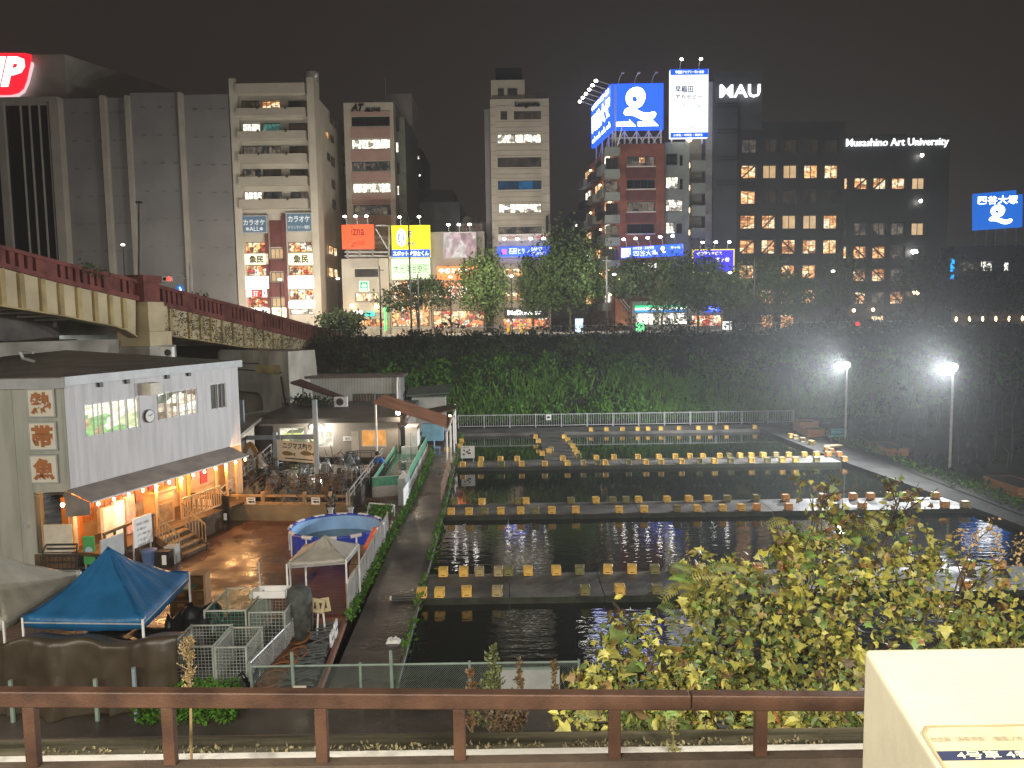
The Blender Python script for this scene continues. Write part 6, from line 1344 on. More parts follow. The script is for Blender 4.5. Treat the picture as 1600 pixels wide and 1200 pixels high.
for x in (451, 480):
    c = fT.px(x, 709); k = 14/1200*41; mb = MB()
    pts = [(-1, .05), (-.7, .3), (-.2, .42), (.3, .3), (.7, .08), (1, .3), (.95, -.05), (1, -.35), (.7, -.1), (.2, -.25), (-.4, -.28), (-.85, -.15)]
    poly(mb, fT, [(c[0]+a*k, c[1]+b_*k*.8) for a, b_ in reversed(pts)], .012); mb.build('trout_print', mat('painted_trout', (.34, .25, .07), .6, .5, 9, col2=(.2, .16, .06)), ts_)
mb = MB(); fT.box(mb, .5, fT.L-.3, r_[2]+.12, r_[2]+.18, .002, .01); mb.build('print_line', ink, ts_)
for u in (.2, fT.L-.2): mb = MB(); mb.bar(fT.pt(u, r_[3], -.04), fT.pt(u, 2.85, -.04), .04); mb.build('hanger', steel, ts_)

# ------------------------------------------------------------------ green tank along the path
gt = thing('fish_tank_trough', 'long concrete trough with green net sides and teal water beside the path', 'tank', (-6.5, 44, 0))
gn = mat('green_net', (.07, .26, .16), .6, .25, 6, .2); gw = mat('teal_tank_water', (.015, .11, .075), .08, .3, 1.2, .25, bscale=4)
tc_ = [Vector(p) for p in ((-7.15, 38.2, 0), (-5.4, 38.7, 0), (-5.75, 51.4, 0), (-7.65, 51.6, 0))]
for a, b_ in ((0, 1), (1, 2), (2, 3), (3, 0)):
    f = Fac(tc_[a], tc_[b_]); mb = MB(); f.box(mb, .02, f.L-.02, 0, .55, -.15, 0); mb.build('wall', cgrey, gt)
    mb = MB(); f.box(mb, .02, f.L-.02, .553, 1.0, -.1, -.06); mb.build('net_side', gn, gt)
    mb = MB(); mb.bar(f.pt(0, 1.02, -.08), f.pt(f.L, 1.02, -.08), .04); mb.build('rim', MATS['pale_green_paint'], gt)
mb = MB(); mb.quad(*[p+Vector((0, 0, .5)) for p in tc_]); mb.build('tank_water', gw, gt)
rg = random.Random(4); mb = MB()
for x, y in ((-6.3, 42.2), (-6.3, 45.3)):
    for k in range(30): p = Vector((x+rg.gauss(0, .28), y+rg.gauss(0, .3), .51)); mb.lathe0(p, (rg.uniform(.04, .13), rg.uniform(.03, .08), .02), 6, 3)
o = mb.build('foam', paper, gt); o['kind'] = 'stuff'
mb = MB(); mb.tube((-6.4, 47.6, .5), (-6.4, 47.6, 1.9), .04); mb.build('pole', steel, gt)
mb = MB(); mb.bx(-6.7, 50.2, .5, -6.1, 50.6, 1.2); mb.build('filter_box', mat('sky_blue_plastic', (.3, .5, .6), .4, .1), gt)
# metal cupboard & planter at the tank's end
mb = MB(); mb.bx(-5.55, 36.3, 0, -5.2, 38.0, 1.35); o = mb.build('metal_locker', mat('blue_grey_locker', (.25, .29, .3), .5, .15)); tag(o, 'narrow grey metal locker at the near end of the green trough', 'locker')
mb = MB(); mb.bx(-5.16, 35.2, .2, -5.12, 36.9, 1.1); o = mb.build('white_banner', paper); tag(o, 'white banner sheet tied to the path fence by the trough', 'banner')
pf = thing('weed_trellis', 'pale pipe frame over weeds behind the round pool', 'trellis', (-6.7, 34.5, 0)); mb = MB()
a, b_, c, e = A(571, 815, 33.2), A(577, 786, 34.8), A(616, 789, 34.4), A(612, 800, 34.0)
for p, q in ((a, b_), (b_, c), (c, e)): mb.bar(p, q, .05)
for p in (b_, c): mb.bar((p.x, p.y, 0), p, .05)
mb.build('pipe', white_p, pf); rg = random.Random(2); mb = MB(); cloud(mb, (-6.3, 34.3, .35), (.6, 1.0, .35), 500, .16, rg); o = mb.build('yard_weeds', leaf_bank); o['kind'] = 'stuff'
# weeds along the path fence
mb = MB()
for _ in range(2600):
    y = rg.uniform(22, 52); x = lerp([(22, -5.0), (30, -5.12), (40, -5.1), (52, -5.5)], y)+abs(rg.gauss(0, .1)); leaf(mb, Vector((x, y, rg.uniform(0, .32))), rg.uniform(.08, .2), rg, .7)
for _ in range(1500):
    y = rg.uniform(18, 58); x = lerp([(17.6, -2.95), (36, -3.28), (59, -3.88)], y)+rg.gauss(0, .06); 
    if noise.noise(Vector((0, y*.5, 3))) > -.1: leaf(mb, Vector((x, y, rg.uniform(-.12, .2))), rg.uniform(.08, .18), rg, .7)
o = mb.build('path_weeds', leaf_bank); o['kind'] = 'stuff'
# mesh fence helper
def mesh_fence(name, label, a, b_, h, cell=.09, m_=steel, wire=.008, posts=2.0, z0=0., rail=True, postm=None, r0=.03):
    a, b_ = Vector(a), Vector(b_); L_ = (b_-a).length; d = (b_-a)/L_; o = thing(name, label, 'fence', a.lerp(b_, .5)); e = Vector((0, 0, 1))
    n = max(1, round(L_/posts))
    for k in range(n+1): mb = MB(); p = a+d*L_*k/n; mb.tube(p+e*z0, p+e*(z0+h+.06), r0, r0, 7); mb.build('post', postm or m_, o)
    if rail: mb = MB(); mb.path([a+e*(z0+h), b_+e*(z0+h)], r0*.8, 6); mb.build('top_rail', postm or m_, o)
    mb = MB(); s = -h
    def strand(p, q): 
        w_ = Vector((d.y, -d.x, 0))*wire; mb.quad(p-w_-d*wire, q-w_-d*wire, q+w_+d*wire, p+w_+d*wire)
    while s < L_:
        for sl in (1, -1):
            z_a, z_b = (0, h) if sl > 0 else (h, 0); x0, x1 = s, s+h
            if x0 < 0: z_a += sl*(0-x0); x0 = 0
            if x1 > L_: z_b -= sl*(x1-L_); x1 = L_
            if x1 > x0: strand(a+d*x0+e*(z0+z_a), a+d*x1+e*(z0+z_b))
        s += cell
    w = mb.build('wire_mesh', m_, o); w['kind'] = 'stuff'; return o
def wire_panel(mb, f, u0, u1, z0, z1, d, c, w_=.004):
    u = u0
    while u <= u1+.001: f.box(mb, u-w_, u+w_, z0, z1, d-w_, d+w_); u += c
    z = z0
    while z <= z1+.001: f.box(mb, u0, u1, z-w_, z+w_, d-w_, d+w_); z += c
mesh_fence('path_fence', 'wire mesh fence with a rusty top rail between yard and path', (-5.05, 22.4, 0), (-5.2, 31.0, 0), 1.05, .12, steel, .009, 1.7, postm=mat('pale_rusty_rail', (.35, .27, .2), .6, .3, 3))
# pallet, orange strip, boards behind that fence
mb = MB(); mb.bx(-5.75, 26.0, 0, -5.2, 27.5, .5); o = mb.build('wooden_box', wood_m); tag(o, 'wooden box stack against the path fence beside the round pool', 'box'); mb = MB(); mb.bx(-5.7, 26.1, .503, -5.25, 27.2, .85); mb.build('upper_box', wood_m, o)
mb = MB(); mb.bar((-5.22, 26.3, 1.0), (-5.28, 28.6, 1.05), .12, .16); o = mb.build('orange_pipe', mat('glowing_orange_plastic', (.75, .13, .03), .4, .1, emit=.12, ecol=(1, .15, .03))); tag(o, 'faintly glowing orange pipe lying along the top of the path fence', 'pipe')  # the pipe's colour is given a faint glow, though it is no lamp
mb = MB(); mb.bx(-5.2, 23.2, .15, -5.16, 24.3, .95); o = mb.build('white_board', paper); tag(o, 'white board leaning inside the near end of the path fence', 'board')
# round pool
pl_ = thing('round_pool', 'round blue frame pool with white posts in the yard', 'pool', (-7.0, 29.7, 0)); pc_ = Vector((-7.0, 29.7, 0)); rr_ = 1.78
blu = mat('royal_blue_vinyl', (.02, .05, .42), .35, .15, 2); lblu = mat('light_blue_liner', (.27, .46, .74), .4, .12, 1.5)
mb = MB(); mb.lathe(pc_, [(rr_, .0), (rr_+.03, .4), (rr_, .86)], 36, False); mb.build('outer_wall', blu, pl_)
mb = MB(); mb.lathe(pc_, [(rr_-.06, .86), (rr_-.06, .25)], 36, False); mb.build('liner', lblu, pl_)
mb = MB(); mb.lathe(pc_+Vector((0, 0, .3)), [(rr_-.065, 0), (.01, 0.0)], 36, False); mb.build('pool_water', mat('pool_water_surface', (.09, .17, .2), .06, .2, 1), pl_)
mb = MB(); mb.path([pc_+Vector((math.cos(t*math.pi/18)*rr_, math.sin(t*math.pi/18)*rr_, .88)) for t in range(37)], .065, 8); mb.build('rim', blu, pl_)
for k in range(12):
    t = k*math.pi/6+.1; d = Vector((math.cos(t), math.sin(t), 0)); s = Vector((-d.y, d.x, 0)); mb = MB(); mb.bar(pc_+d*(rr_+.06)+Vector((0, 0, 0)), pc_+d*(rr_+.06)+Vector((0, 0, .86)), .05); mb.build('post', white_p, pl_)
    mb = MB(); mb.path([pc_+d*rr_-s*.22+Vector((0, 0, .9)), pc_+d*(rr_+.015)+Vector((0, 0, .9)), pc_+d*rr_+s*.22+Vector((0, 0, .9))], .072, 7); mb.build('joint', white_p, pl_)
for x, y, lab in ((-7.75, 31.9, 'small pale bollard behind the round pool, left of the standing person'), (-6.9, 31.9, 'small pale bollard behind the round pool, right of the standing person')): mb = MB(); mb.lathe((x, y, 0), [(.1, 0), (.1, 1.0), (.14, 1.02), (.14, 1.08)], 10); o = mb.build('bollard', steel); tag(o, lab, 'bollard', 'bollards behind the pool')
# red brown deck under the small tent
mb = MB(); mb.bx(-7.0, 22.5, 0, -5.2, 27.0, .12); rb = mat('red_brown_deck', (.16, .045, .03), .35, .25, 1, .1)
dk = thing('timber_deck', 'red-brown timber deck beneath the small beige tent', 'deck', (-6.1, 24.7, 0))
for k in range(15): mb = MB(); y = 22.5+k*.3; mb.bx(-6.95, y+.01, .0, -5.2, y+.29, .12); mb.build('plank', rb, dk)
# tents
def tent(name, label, cs, z, apex, m_, vz=.28, legs=(0, 1, 2, 3), sag=.12):
    """cs: four ground corners (near left, near right, far right, far left)"""
    o = thing(name, label, 'tent', sum((Vector((*c, 0)) for c in cs), Vector())/4); mb = MB(); n = 16
    C4 = [Vector((*c, z)) for c in cs]; ap = Vector(apex)
    for i in range(4):
        a, b_ = C4[i], C4[(i+1) % 4]; rows = []
        for r_ in range(n+1):
            t = r_/n; row = []
            for s in range(n+1):
                p = a.lerp(b_, s/n).lerp(ap, t); p.z -= sag*4*t*(1-t)*(.6+1.6*abs(.5-s/n))*1.0+ sag*.5*math.sin(math.pi*s/n)*(1-t)+(.045*noise.noise(p*2.3)+.03*abs(noise.noise(p*5.5)))*(1-t*.4)*(.25+3*t*(1-t))+.012*math.sin(s*4.5+i*5+t*7)
                row.append(p)
            rows.append(row)
        for r_ in range(n):
            for s in range(n): mb.quad(rows[r_][s], rows[r_][s+1], rows[r_+1][s+1], rows[r_+1][s])
        for s in range(n): mb.quad(rows[0][s]-Vector((0, 0, vz)), rows[0][s+1]-Vector((0, 0, vz)), rows[0][s+1], rows[0][s])
    me = mb.build('canopy', m_, o, smooth=True)
    bm = bmesh.new(); bm.from_mesh(me.data); bmesh.ops.remove_doubles(bm, verts=bm.verts, dist=.001); bm.to_mesh(me.data); bm.free()
    me.data.polygons.foreach_set('use_smooth', [True]*len(me.data.polygons))
    so = me.modifiers.new('thickness', 'SOLIDIFY'); so.thickness = .006
    for k in legs: mb = MB(); mb.bar((C4[k].x, C4[k].y, 0), (C4[k].x, C4[k].y, z-.03), .045); mb.build('leg', white_p, o)
    mb = MB()
    for i in range(4): mb.bar(C4[i]-Vector((0, 0, .15)), C4[(i+1) % 4]-Vector((0, 0, .15)), .03)
    mb.bar((ap.x, ap.y, z-.2), ap-Vector((0, 0, .05)), .04)
    for i in range(4): mb.bar((ap.x, ap.y, z-.15), C4[i]-Vector((0, 0, .15)), .025)
    mb.build('truss', steel, o); return o
def cloth(name, col, **k): return mat(name, col, k.get('rough', .38)+.06, .14, 1.5, .4, spec=.4, bscale=9)
tent('blue_tent', 'bright blue pop-up tent beside the shop yard', [(-11.86, 17.93), (-8.87, 17.72), (-9.17, 21.07), (-12.1, 21.25)], 2.0, (-10.55, 19.5, 3.22), cloth('blue_tent_cloth', (.014, .105, .24), rough=.3))
tent('white_tent', 'beige white pop-up tent left of the blue tent', [(-15.2, 18.1), (-12.2, 17.75), (-12.35, 21.3), (-15.4, 21.4)], 2.0, (-13.75, 19.6, 3.2), cloth('beige_tent_cloth', (.36, .34, .28), rough=.35))
tent('small_beige_tent', 'small beige pop-up tent in front of the round pool', [(-6.72, 22.1), (-5.05, 22.45), (-4.98, 24.0), (-6.7, 24.0)], 1.87, (-5.85, 23.2, 2.38), cloth('pale_tent_cloth', (.4, .37, .32), rough=.35), .14, sag=.05)
# covered heap under the blue tent, dark tarp over the near fence
blk = mat('black_tarp', (.012, .012, .014), .38, .3, 2, .5, bscale=5)
def heap(name, label, cat, c, sx, sy, h, m_, seed):
    mb = MB(); n = 14; 
    for j in range(n+1):
        for i in range(n+1):
            a, b_ = i/n*2-1, j/n*2-1; e = max(abs(a), abs(b_)); z = h*(1-sstep(.72, 1., e))*(.75+.5*noise.noise(Vector((a*2+seed, b_*2, seed))))+.06*noise.noise(Vector((a*6, b_*6, seed)))
            mb.v.append(Vector((c[0]+a*sx, c[1]+b_*sy, max(0.0, z)))) 
    mb.f = [(j*(n+1)+i, j*(n+1)+i+1, (j+1)*(n+1)+i+1, (j+1)*(n+1)+i) for j in range(n) for i in range(n)]; mb.mi = [0]*len(mb.f)
    return tag(mb.build(name, m_, smooth=True), label, cat)
heap('covered_heap', 'black plastic sheet over a heap of goods under the blue tent', 'covered heap', (-10.1, 19.3), 1.55, 1.2, 1.25, blk, 3)
heap('covered_heap', 'smaller black covered box heap at the right leg of the blue tent', 'covered heap', (-8.7, 20.2), .7, .8, 1.35, blk, 8)
tarp = thing('brown_tarp', 'long dark brown tarpaulin draped over a frame at the near edge of the yard', 'tarpaulin', (-13, 17.1, 0)); tm = mat('dark_brown_tarp', (.06, .046, .03), .36, .2, 1.2, .55, bscale=2.2)
mb = MB(); n = 150; rows = 24
for j in range(rows+1):
    for i in range(n+1):
        t = i/n; x = -22+(14.25*t); s = j/rows; top_z = 1.55+.25*t+.1*math.sin(t*26)+.05*math.sin(t*61)
        q1 = x*1.5+.5*s*math.sin(x*.9)+.3*noise.noise(Vector((x, s*2, 1))); q2 = x*4.3+1.1*s*math.sin(x*1.7+1)+.5*noise.noise(Vector((x*2, s*3, 4)))
        swag = abs(((x/2.1) % 1)-.5)*2; fold = .3*(1-abs(math.sin(q1)))**2*min(1, s*2.2)+.15*(1-abs(math.sin(q2)))**2.5*min(1, s*3)+.05*math.sin(s*13+swag*5)*(1-s)*min(1, s*5)
        y = 17.0+(.0 if s > .18 else (.18-s)*3.2)-fold*(.3+s); z = top_z*(1-max(0, (s-.18)/.82))-.35*max(0, .18-s)*2
        mb.v.append(Vector((x, y, max(.01, z))))
mb.f = [(j*(n+1)+i, j*(n+1)+i+1, (j+1)*(n+1)+i+1, (j+1)*(n+1)+i) for j in range(rows) for i in range(n)]; mb.mi = [0]*len(mb.f)
o = mb.build('sheet', tm, tarp, smooth=True); so = o.modifiers.new('thickness', 'SOLIDIFY'); so.thickness = .01
mb = MB()
for k in range(7): mb.bar((-21+k*2.1, 17.3, 0), (-21+k*2.1, 17.3, 1.5), .04)
mb.build('frame', steel, tarp)
# wooden cupboards, cartons, cages
q = G(283, 976); cb = thing('wooden_cupboard', 'open wooden cupboard standing in the yard right of the blue tent', 'cupboard', q)
def shelf_unit(o, q, w_, d_, h, m_):
    for a in (-w_/2, w_/2-.03): mb = MB(); mb.bx(q.x+a, q.y, 0, q.x+a+.03, q.y+d_, h); mb.build('side', m_, o)
    for k in range(4): z = .02+(h-.05)*k/3; mb = MB(); mb.bx(q.x-w_/2+.032, q.y, z, q.x+w_/2-.032, q.y+d_, z+.03); mb.build('shelf', m_, o)
    mb = MB(); mb.bx(q.x-w_/2+.032, q.y+d_-.03, .055, q.x+w_/2-.032, q.y+d_-.002, h-.06); mb.build('back', m_, o)
shelf_unit(cb, q, .62, .45, 1.05, mat('plywood_brown', (.28, .15, .06), .6, .2, 2)); mb = MB(); mb.bx(q.x-.35, q.y-.03, 1.06, q.x+.35, q.y+.5, 1.1); mb.build('green_top', mat('green_top', (.1, .25, .15), .5, .15), cb)
q = G(310, 972); cb = thing('wooden_cupboard', 'taller brown wooden cupboard beside the green topped one', 'cupboard', q); shelf_unit(cb, q, .45, .5, 1.45, MATS['plywood_brown'])
for px, py, sx, h, lab in ((276, 1003, .55, .42, 'flat beige carton in front of the open cupboard'), (306, 1006, .6, .52, 'bulging beige carton with a dark cloth on top beside the cage')):
    q = G(px, py); mb = MB(); mb.box(q+Vector((0, .2, h/2)), (sx, .5, h), .1); o = mb.build('carton', mat('beige_carton', (.38, .36, .2), .7, .12, 2)); tag(o, lab, 'carton')
    mb = MB(); mb.box(q+Vector((0, .2, h+.025)), (sx*.96, .46, .04), .1); mb.build('lid_flap', MATS['beige_carton'] if px < 290 else mat('dark_blue_cloth', (.05, .1, .13), .8, .2), o)
wire_m = mat('pale_wire', (.38, .4, .36), .5, .15, 3); gwire = mat('green_wire', (.06, .22, .14), .6, .2, 3)
def cage(label, x0, x1, y0, y1, h, m_, c, seed=0, fill=None):
    o = thing('wire_cage', label, 'cage', ((x0+x1)/2, (y0+y1)/2, 0), 'wire cages in the yard')
    for a, b_ in (((x0, y0), (x1, y0)), ((x1, y0), (x1, y1)), ((x1, y1), (x0, y1)), ((x0, y1), (x0, y0))):
        f = Fac(a, b_); mb = MB(); wire_panel(mb, f, 0, f.L, .03, h, 0, c); w = mb.build('mesh_side', m_, o); w['kind'] = 'stuff'
    mb = MB()
    for a, b_ in ((x0, y0), (x1, y0), (x1, y1), (x0, y1)): mb.bar((a, b_, 0), (a, b_, h+.03), .04)
    for z in (.03, h): mb.bar((x0, y0, z), (x1, y0, z), .035); mb.bar((x0, y1, z), (x1, y1, z), .035); mb.bar((x0, y0, z), (x0, y1, z), .035); mb.bar((x1, y0, z), (x1, y1, z), .035)
    mb.build('frame', wire_m, o)
    if fill: mb = MB(); mb.bx(x0+.1, y0+.2, .04, x1-.1, y1-.1, h*fill); mb.build('contents', net_d, o)
    return o
cage('nearest pale wire cage with a square grid left of the hand nets', -8.4, -7.35, 18.0, 19.3, 1.15, wire_m, .085, fill=.4)
cage('second pale wire cage with a square grid, touching the rubbish sacks', -7.3, -6.55, 18.0, 19.2, 1.12, wire_m, .085, fill=.3)
cage('green wire cage behind the pale cages', -8.3, -7.2, 19.9, 21.6, 1.3, gwire, .1, fill=.5)
cage('open grey wire cage holding white tubs behind the green one', -7.15, -6.2, 20.0, 21.8, 1.2, wire_m, .1, fill=.25)
for x, y, z, s, lab in ((-7.2, 21.9, 1.0, (1.0, .6, .12), 'white tray resting on the wire cages'), (-6.9, 21.2, 1.23, (.9, .5, .2), 'white tub on top of the open cage')):
    o = thing('white_tub', lab, 'tub', (x, y, z)); mb = MB(); sx, sy, h = s
    mb.bx(x-sx/2, y-sy/2, z, x+sx/2, y+sy/2, z+.03); mb.build('base', white_p, o)
    for a in ((x-sx/2, y-sy/2, x+sx/2, y-sy/2+.03), (x-sx/2, y+sy/2-.03, x+sx/2, y+sy/2), (x-sx/2, y-sy/2+.031, x-sx/2+.03, y+sy/2-.031), (x+sx/2-.03, y-sy/2+.031, x+sx/2, y+sy/2-.031)): mb = MB(); mb.bx(a[0], a[1], z+.031, a[2], a[3], z+h); mb.build('side', white_p, o)
for x in (-7.5, -6.6): mb = MB(); mb.bar((x, 22.0, 0), (x, 22.0, 1.95), .04); o = mb.build('steel_pole', steel); tag(o, ('thin upright steel pole behind the cages, the one nearer the cupboards', 'thin upright steel pole behind the cages, the one nearer the small tent')[x > -7], 'pole')
o = thing('wrapped_roll', 'tall dark net wrapped roll standing before the small beige tent', 'roll', (-6.05, 20.9, 0)); mb = MB(); mb.lathe((-6.05, 20.9, 0), [(.32, 0), (.36, .5), (.37, 1.2), (.3, 1.5), (.12, 1.62)], 16)
for v in mb.v: v += Vector((rg.gauss(0, .012), rg.gauss(0, .012), 0))
mb.build('roll', net_d, o, smooth=True)
for x, y, a, lab in ((-5.62, 21.0, .2, 'beige square board with a hole on a white stick, nearer the roll'), (-5.38, 21.05, -.15, 'beige square board with a hole on a white stick, farther from the roll')):
    o = thing('holed_board', lab, 'board', (x, y, 0)); mb = MB(); mb.bar((x, y, 0), (x+a*.3, y, .75), .04); mb.build('stick', white_p, o); mb = MB(); R_ = Matrix.Rotation(a, 3, 'Y'); cc = Vector((x+a*.3, y, .98)); n = 4
    for qx, qz, w_, h in ((-.15, 0, .09, .4), (.15, 0, .09, .4), (0, .15, .21, .1), (0, -.15, .21, .1)): k = len(mb.v); mb.box((qx, 0, qz), (w_, .03, h)); mb.v[k:] = [R_ @ v+cc for v in mb.v[k:]]
    mb.build('frame', mat('pale_wood', (.45, .38, .22), .7, .15, 3), o)
# tray with hand nets and poles
tr = thing('net_tray', 'plank edged tray on the ground beside the path', 'tray', (-5.5, 19.8, 0)); plk = mat('reddish_plank', (.2, .09, .055), .7, .25, 3, .2)
for a, b_ in (((-4.75, 17.8), (-5.05, 22.1)), ((-5.05, 22.1), (-6.0, 22.0)), ((-6.0, 22.0), (-6.35, 17.8))): mb = MB(); mb.bar((*a, .1), (*b_, .1), .1, .2); mb.build('plank', plk, tr)
hoop = mat('rusty_hoop', (.26, .1, .035), .6, .3, 3); netb = mat('brown_net', (.1, .045, .02), .85, .4, 5, .5)
pole_m = mat('grey_net_pole', (.1, .11, .11), .35, .3, 3)
for i, (px, py, rr2) in enumerate(((470, 996, .27), (462, 1022, .3), (447, 1034, .3), (434, 1047, .31), (425, 1060, .32), (415, 1073, .33))):
    q = G(px, py, .3); o = thing('hand_net', ('brown hoop hand net farthest up the tray with its bundle of poles', 'brown hoop hand net, second down the tray', 'brown hoop hand net, third down the tray', 'brown hoop hand net, fourth down the tray', 'brown hoop hand net, fifth down the tray', 'brown hoop hand net lowest in the tray by the rubbish sack')[i], 'hand net', (q.x, q.y, 0), 'hand nets lying in the tray')
    mb = MB(); ring = [q+Vector((math.cos(t*math.pi/10)*rr2, math.sin(t*math.pi/10)*rr2, .06*math.sin(t*math.pi/10)+.05*math.cos(t*math.pi/10))) for t in range(21)]; mb.path(ring, .025, 5); mb.build('hoop', hoop, o)
    mb = MB(); k = len(mb.v); n = 12
    for s, zz in ((1, 0), (.85, -.1), (.5, -.2), (.05, -.24)):
        for t in range(n): p = q+Vector((math.cos(t*math.pi/6)*rr2*s, math.sin(t*math.pi/6)*rr2*s, zz)); mb.v.append(p+Vector((rg.gauss(0, .01), rg.gauss(0, .01), rg.gauss(0, .01))))
    for r_ in range(3):
        for t in range(n): mb.f.append((r_*n+t, r_*n+(t+1) % n, (r_+1)*n+(t+1) % n, (r_+1)*n+t)); mb.mi.append(0)
    mb.build('net_bag', netb, o)
    for k in range(3): mb = MB(); mb.bar(q+Vector((rr2*.9, k*.06-.06, .02+k*.03)), Vector((lerp([(17.8, -4.85), (22, -5.15)], q.y), q.y+rg.uniform(-.25, .35), rg.uniform(.22, .5))), .035); mb.build('handle', pole_m, o)
mb = MB()
for k in range(70): y = rg.uniform(18.0, 21.6); x0 = -5.9+rg.uniform(-.1, .2)+(y-18)*.08; x1 = lerp([(17.8, -4.85), (22, -5.15)], y); mb.bar((x0, y, rg.uniform(.15, .35)), (x1, y+rg.uniform(-.35, .35), rg.uniform(.15, .45)), .028)
o = mb.build('loose_net_poles', pole_m); o['kind'] = 'stuff'
for x, y, h, lab in ((-5.02, 20.75, .42, 'white box sign on the plank edge, farther one'), (-5.0, 20.2, .36, 'white box sign on the plank edge, nearer one')): mb = MB(); mb.box((x, y, .2+h/2), (.05, .42, h), .07); o = mb.build('white_box_sign', paper); tag(o, lab, 'sign'); mb = MB(); mb.box((x+.03, y, .2+h/2), (.005, .3, .05), .07); mb.build('print', ink, o)
mesh_fence('net_fence', 'low wire fence slanting between the cages and the hand nets', (-6.45, 17.9, 0), (-6.0, 21.9, 0), .75, .1, steel, .008, 1.3)
mb = MB(); mb.box((-6.12, 20.9, .98), (.03, .26, .42), .1); o = mb.build('white_notice', paper); tag(o, 'white notice plate above the low wire fence by the cages', 'sign'); mb = MB(); mb.bar((-6.12, 20.9, 0), (-6.12, 20.9, .77), .03); mb.build('stick', steel, o)
heap('rubbish_sack', 'black rubbish sack at the corner of the second cage', 'sack', (-6.55, 18.0), .33, .3, .55, blk, 12)
# odds and ends on the path
for px, py, s, lab in ((612, 938, .16, 'short dark pipe end with a white ring lying on the path'), (615, 1003, .2, 'crumpled white cloth at the pond edge of the path')):
    q = G(px, py); o = heap('white_cloth', lab, 'cloth', (q.x, q.y), s, s*.7, .12, paper, px) if 'cloth' in lab else None
    if not o: mb = MB(); mb.tube(q+Vector((0, 0, .07)), q+Vector((.75, .05, .07)), .06, .05, 8); o = mb.build('pipe_end', dark_m); tag(o, lab, 'pipe'); mb = MB(); mb.tube(q+Vector((-.05, 0, .07)), q+Vector((0, 0, .07)), .075, .075, 8); mb.build('ring', white_p, o)
# green pond rail on the left of the third pond
mesh_fence('path_end_fence', 'rusty low fence between the path and the second far pond', (-3.55, 36.9, 0), (-3.75, 45.0, 0), .9, .25, mat('rusty_wire', (.2, .13, .08), .7, .3, 3), .008, 2.0)
q = A(730, 706, 47.2); s_ = thing('rules_board', 'white board with dark pictures on posts at the left end of the far walkway', 'sign', (q.x, 47.2, 0)); fR = Fac((q.x-.43, 47.2), (q.x+.43, 47.2)); r_ = fR.rect(720, 697, 741.5, 716)
mb = MB(); fR.box(mb, *r_, -.04, 0); mb.build('panel', paper, s_)
for a, b_, c in ((.15, .2, .25), (.4, .45, .3), (.55, .3, .35), (.2, .6, .2), (.6, .65, .2)): u = r_[0]+a*.8; z = r_[2]+.08+b_*.6; mb = MB(); fR.box(mb, u, u+c*.5, z, z+.1, .002, .008); mb.build('print', ink, s_)
mb = MB(); text(mb, fR, '釣り場の注意', (r_[0]+.05, r_[0]+.5, r_[3]-.13, r_[3]-.05), .006); mb.build('lettering', ink, s_)
for u in (r_[0]+.08, r_[1]-.08): mb = MB(); mb.bar(fR.pt(u, 0, -.06), fR.pt(u, r_[3], -.06), .04); mb.build('leg', steel, s_)
# ------------------------------------------------------------------ crates used as seats on the walkways
cy_m = mat('yellow_crate', (.74, .46, .11), .5, .14, 1.2, .05); co_m = mat('olive_crate', (.2, .18, .07), .55, .2, 1.2, .05); cp_m = mat('pale_crate', (.38, .3, .15), .55, .15, 1.2, .05)
cor_m = mat('orange_crate', (.66, .32, .09), .5, .12, 1.2)
def crate_mesh(m_):
    """an upturned bottle crate: rim, recessed sides, hand slots"""
    W, D, H_ = .325, .325, .29; bm = bmesh.new(); bmesh.ops.create_cube(bm, size=1); bmesh.ops.scale(bm, vec=(W, D, H_), verts=bm.verts); bmesh.ops.translate(bm, vec=(0, 0, H_/2), verts=bm.verts)
    sides = [f for f in bm.faces if abs(f.normal.z) < .5]
    bmesh.ops.bevel(bm, geom=list(bm.edges), offset=.018, segments=1, affect='EDGES')
    sides = sorted([f for f in bm.faces if abs(f.normal.z) < .1 and max(abs(f.normal.x), abs(f.normal.y)) > .95], key=lambda f: -f.calc_area())[:4]
    r_ = bmesh.ops.inset_individual(bm, faces=sides, thickness=.05, depth=-.03)
    for f in sides:
        c = f.calc_center_median(); n = f.normal.copy()
    tops = [f for f in bm.faces if f.normal.z > .95 and f.calc_area() > .05]
    bmesh.ops.inset_individual(bm, faces=tops, thickness=.035, depth=-.012)
    me = bpy.data.meshes.new('crate'); bm.to_mesh(me); bm.free(); me.materials.append(m_)
    return me
def slot_mesh():
    mb = MB()
    mb.box((0, -.131, .055), (.14, .012, .03))
    me = bpy.data.meshes.new('hand_slot'); me.from_pydata(mb.v, [], mb.f); me.materials.append(black_m); return me
CM = {'y': crate_mesh(cy_m), 'o': crate_mesh(co_m), 'p': crate_mesh(cp_m), 'r': crate_mesh(cor_m)}; SL = slot_mesh()
CN = {'y': 'yellow', 'o': 'faded olive', 'p': 'pale', 'r': 'orange'}
rg = random.Random(31); protos = {}
def crate(x, y, k, label, group, rz=None):
    o = bpy.data.objects.new('crate_seat', CM[k]); COL.objects.link(o); o.location = (x, y, .004); o.rotation_euler.z = rg.gauss(0, .07) if rz is None else rz
    s = rg.uniform(.96, 1.04); o.scale = (s, s, rg.uniform(.97, 1.03)); ORG[o.name] = Vector((x, y, 0))
    tag(o, label, 'crate', group)
    c = bpy.data.objects.new('hand_slot', SL); COL.objects.link(c); c.parent = o
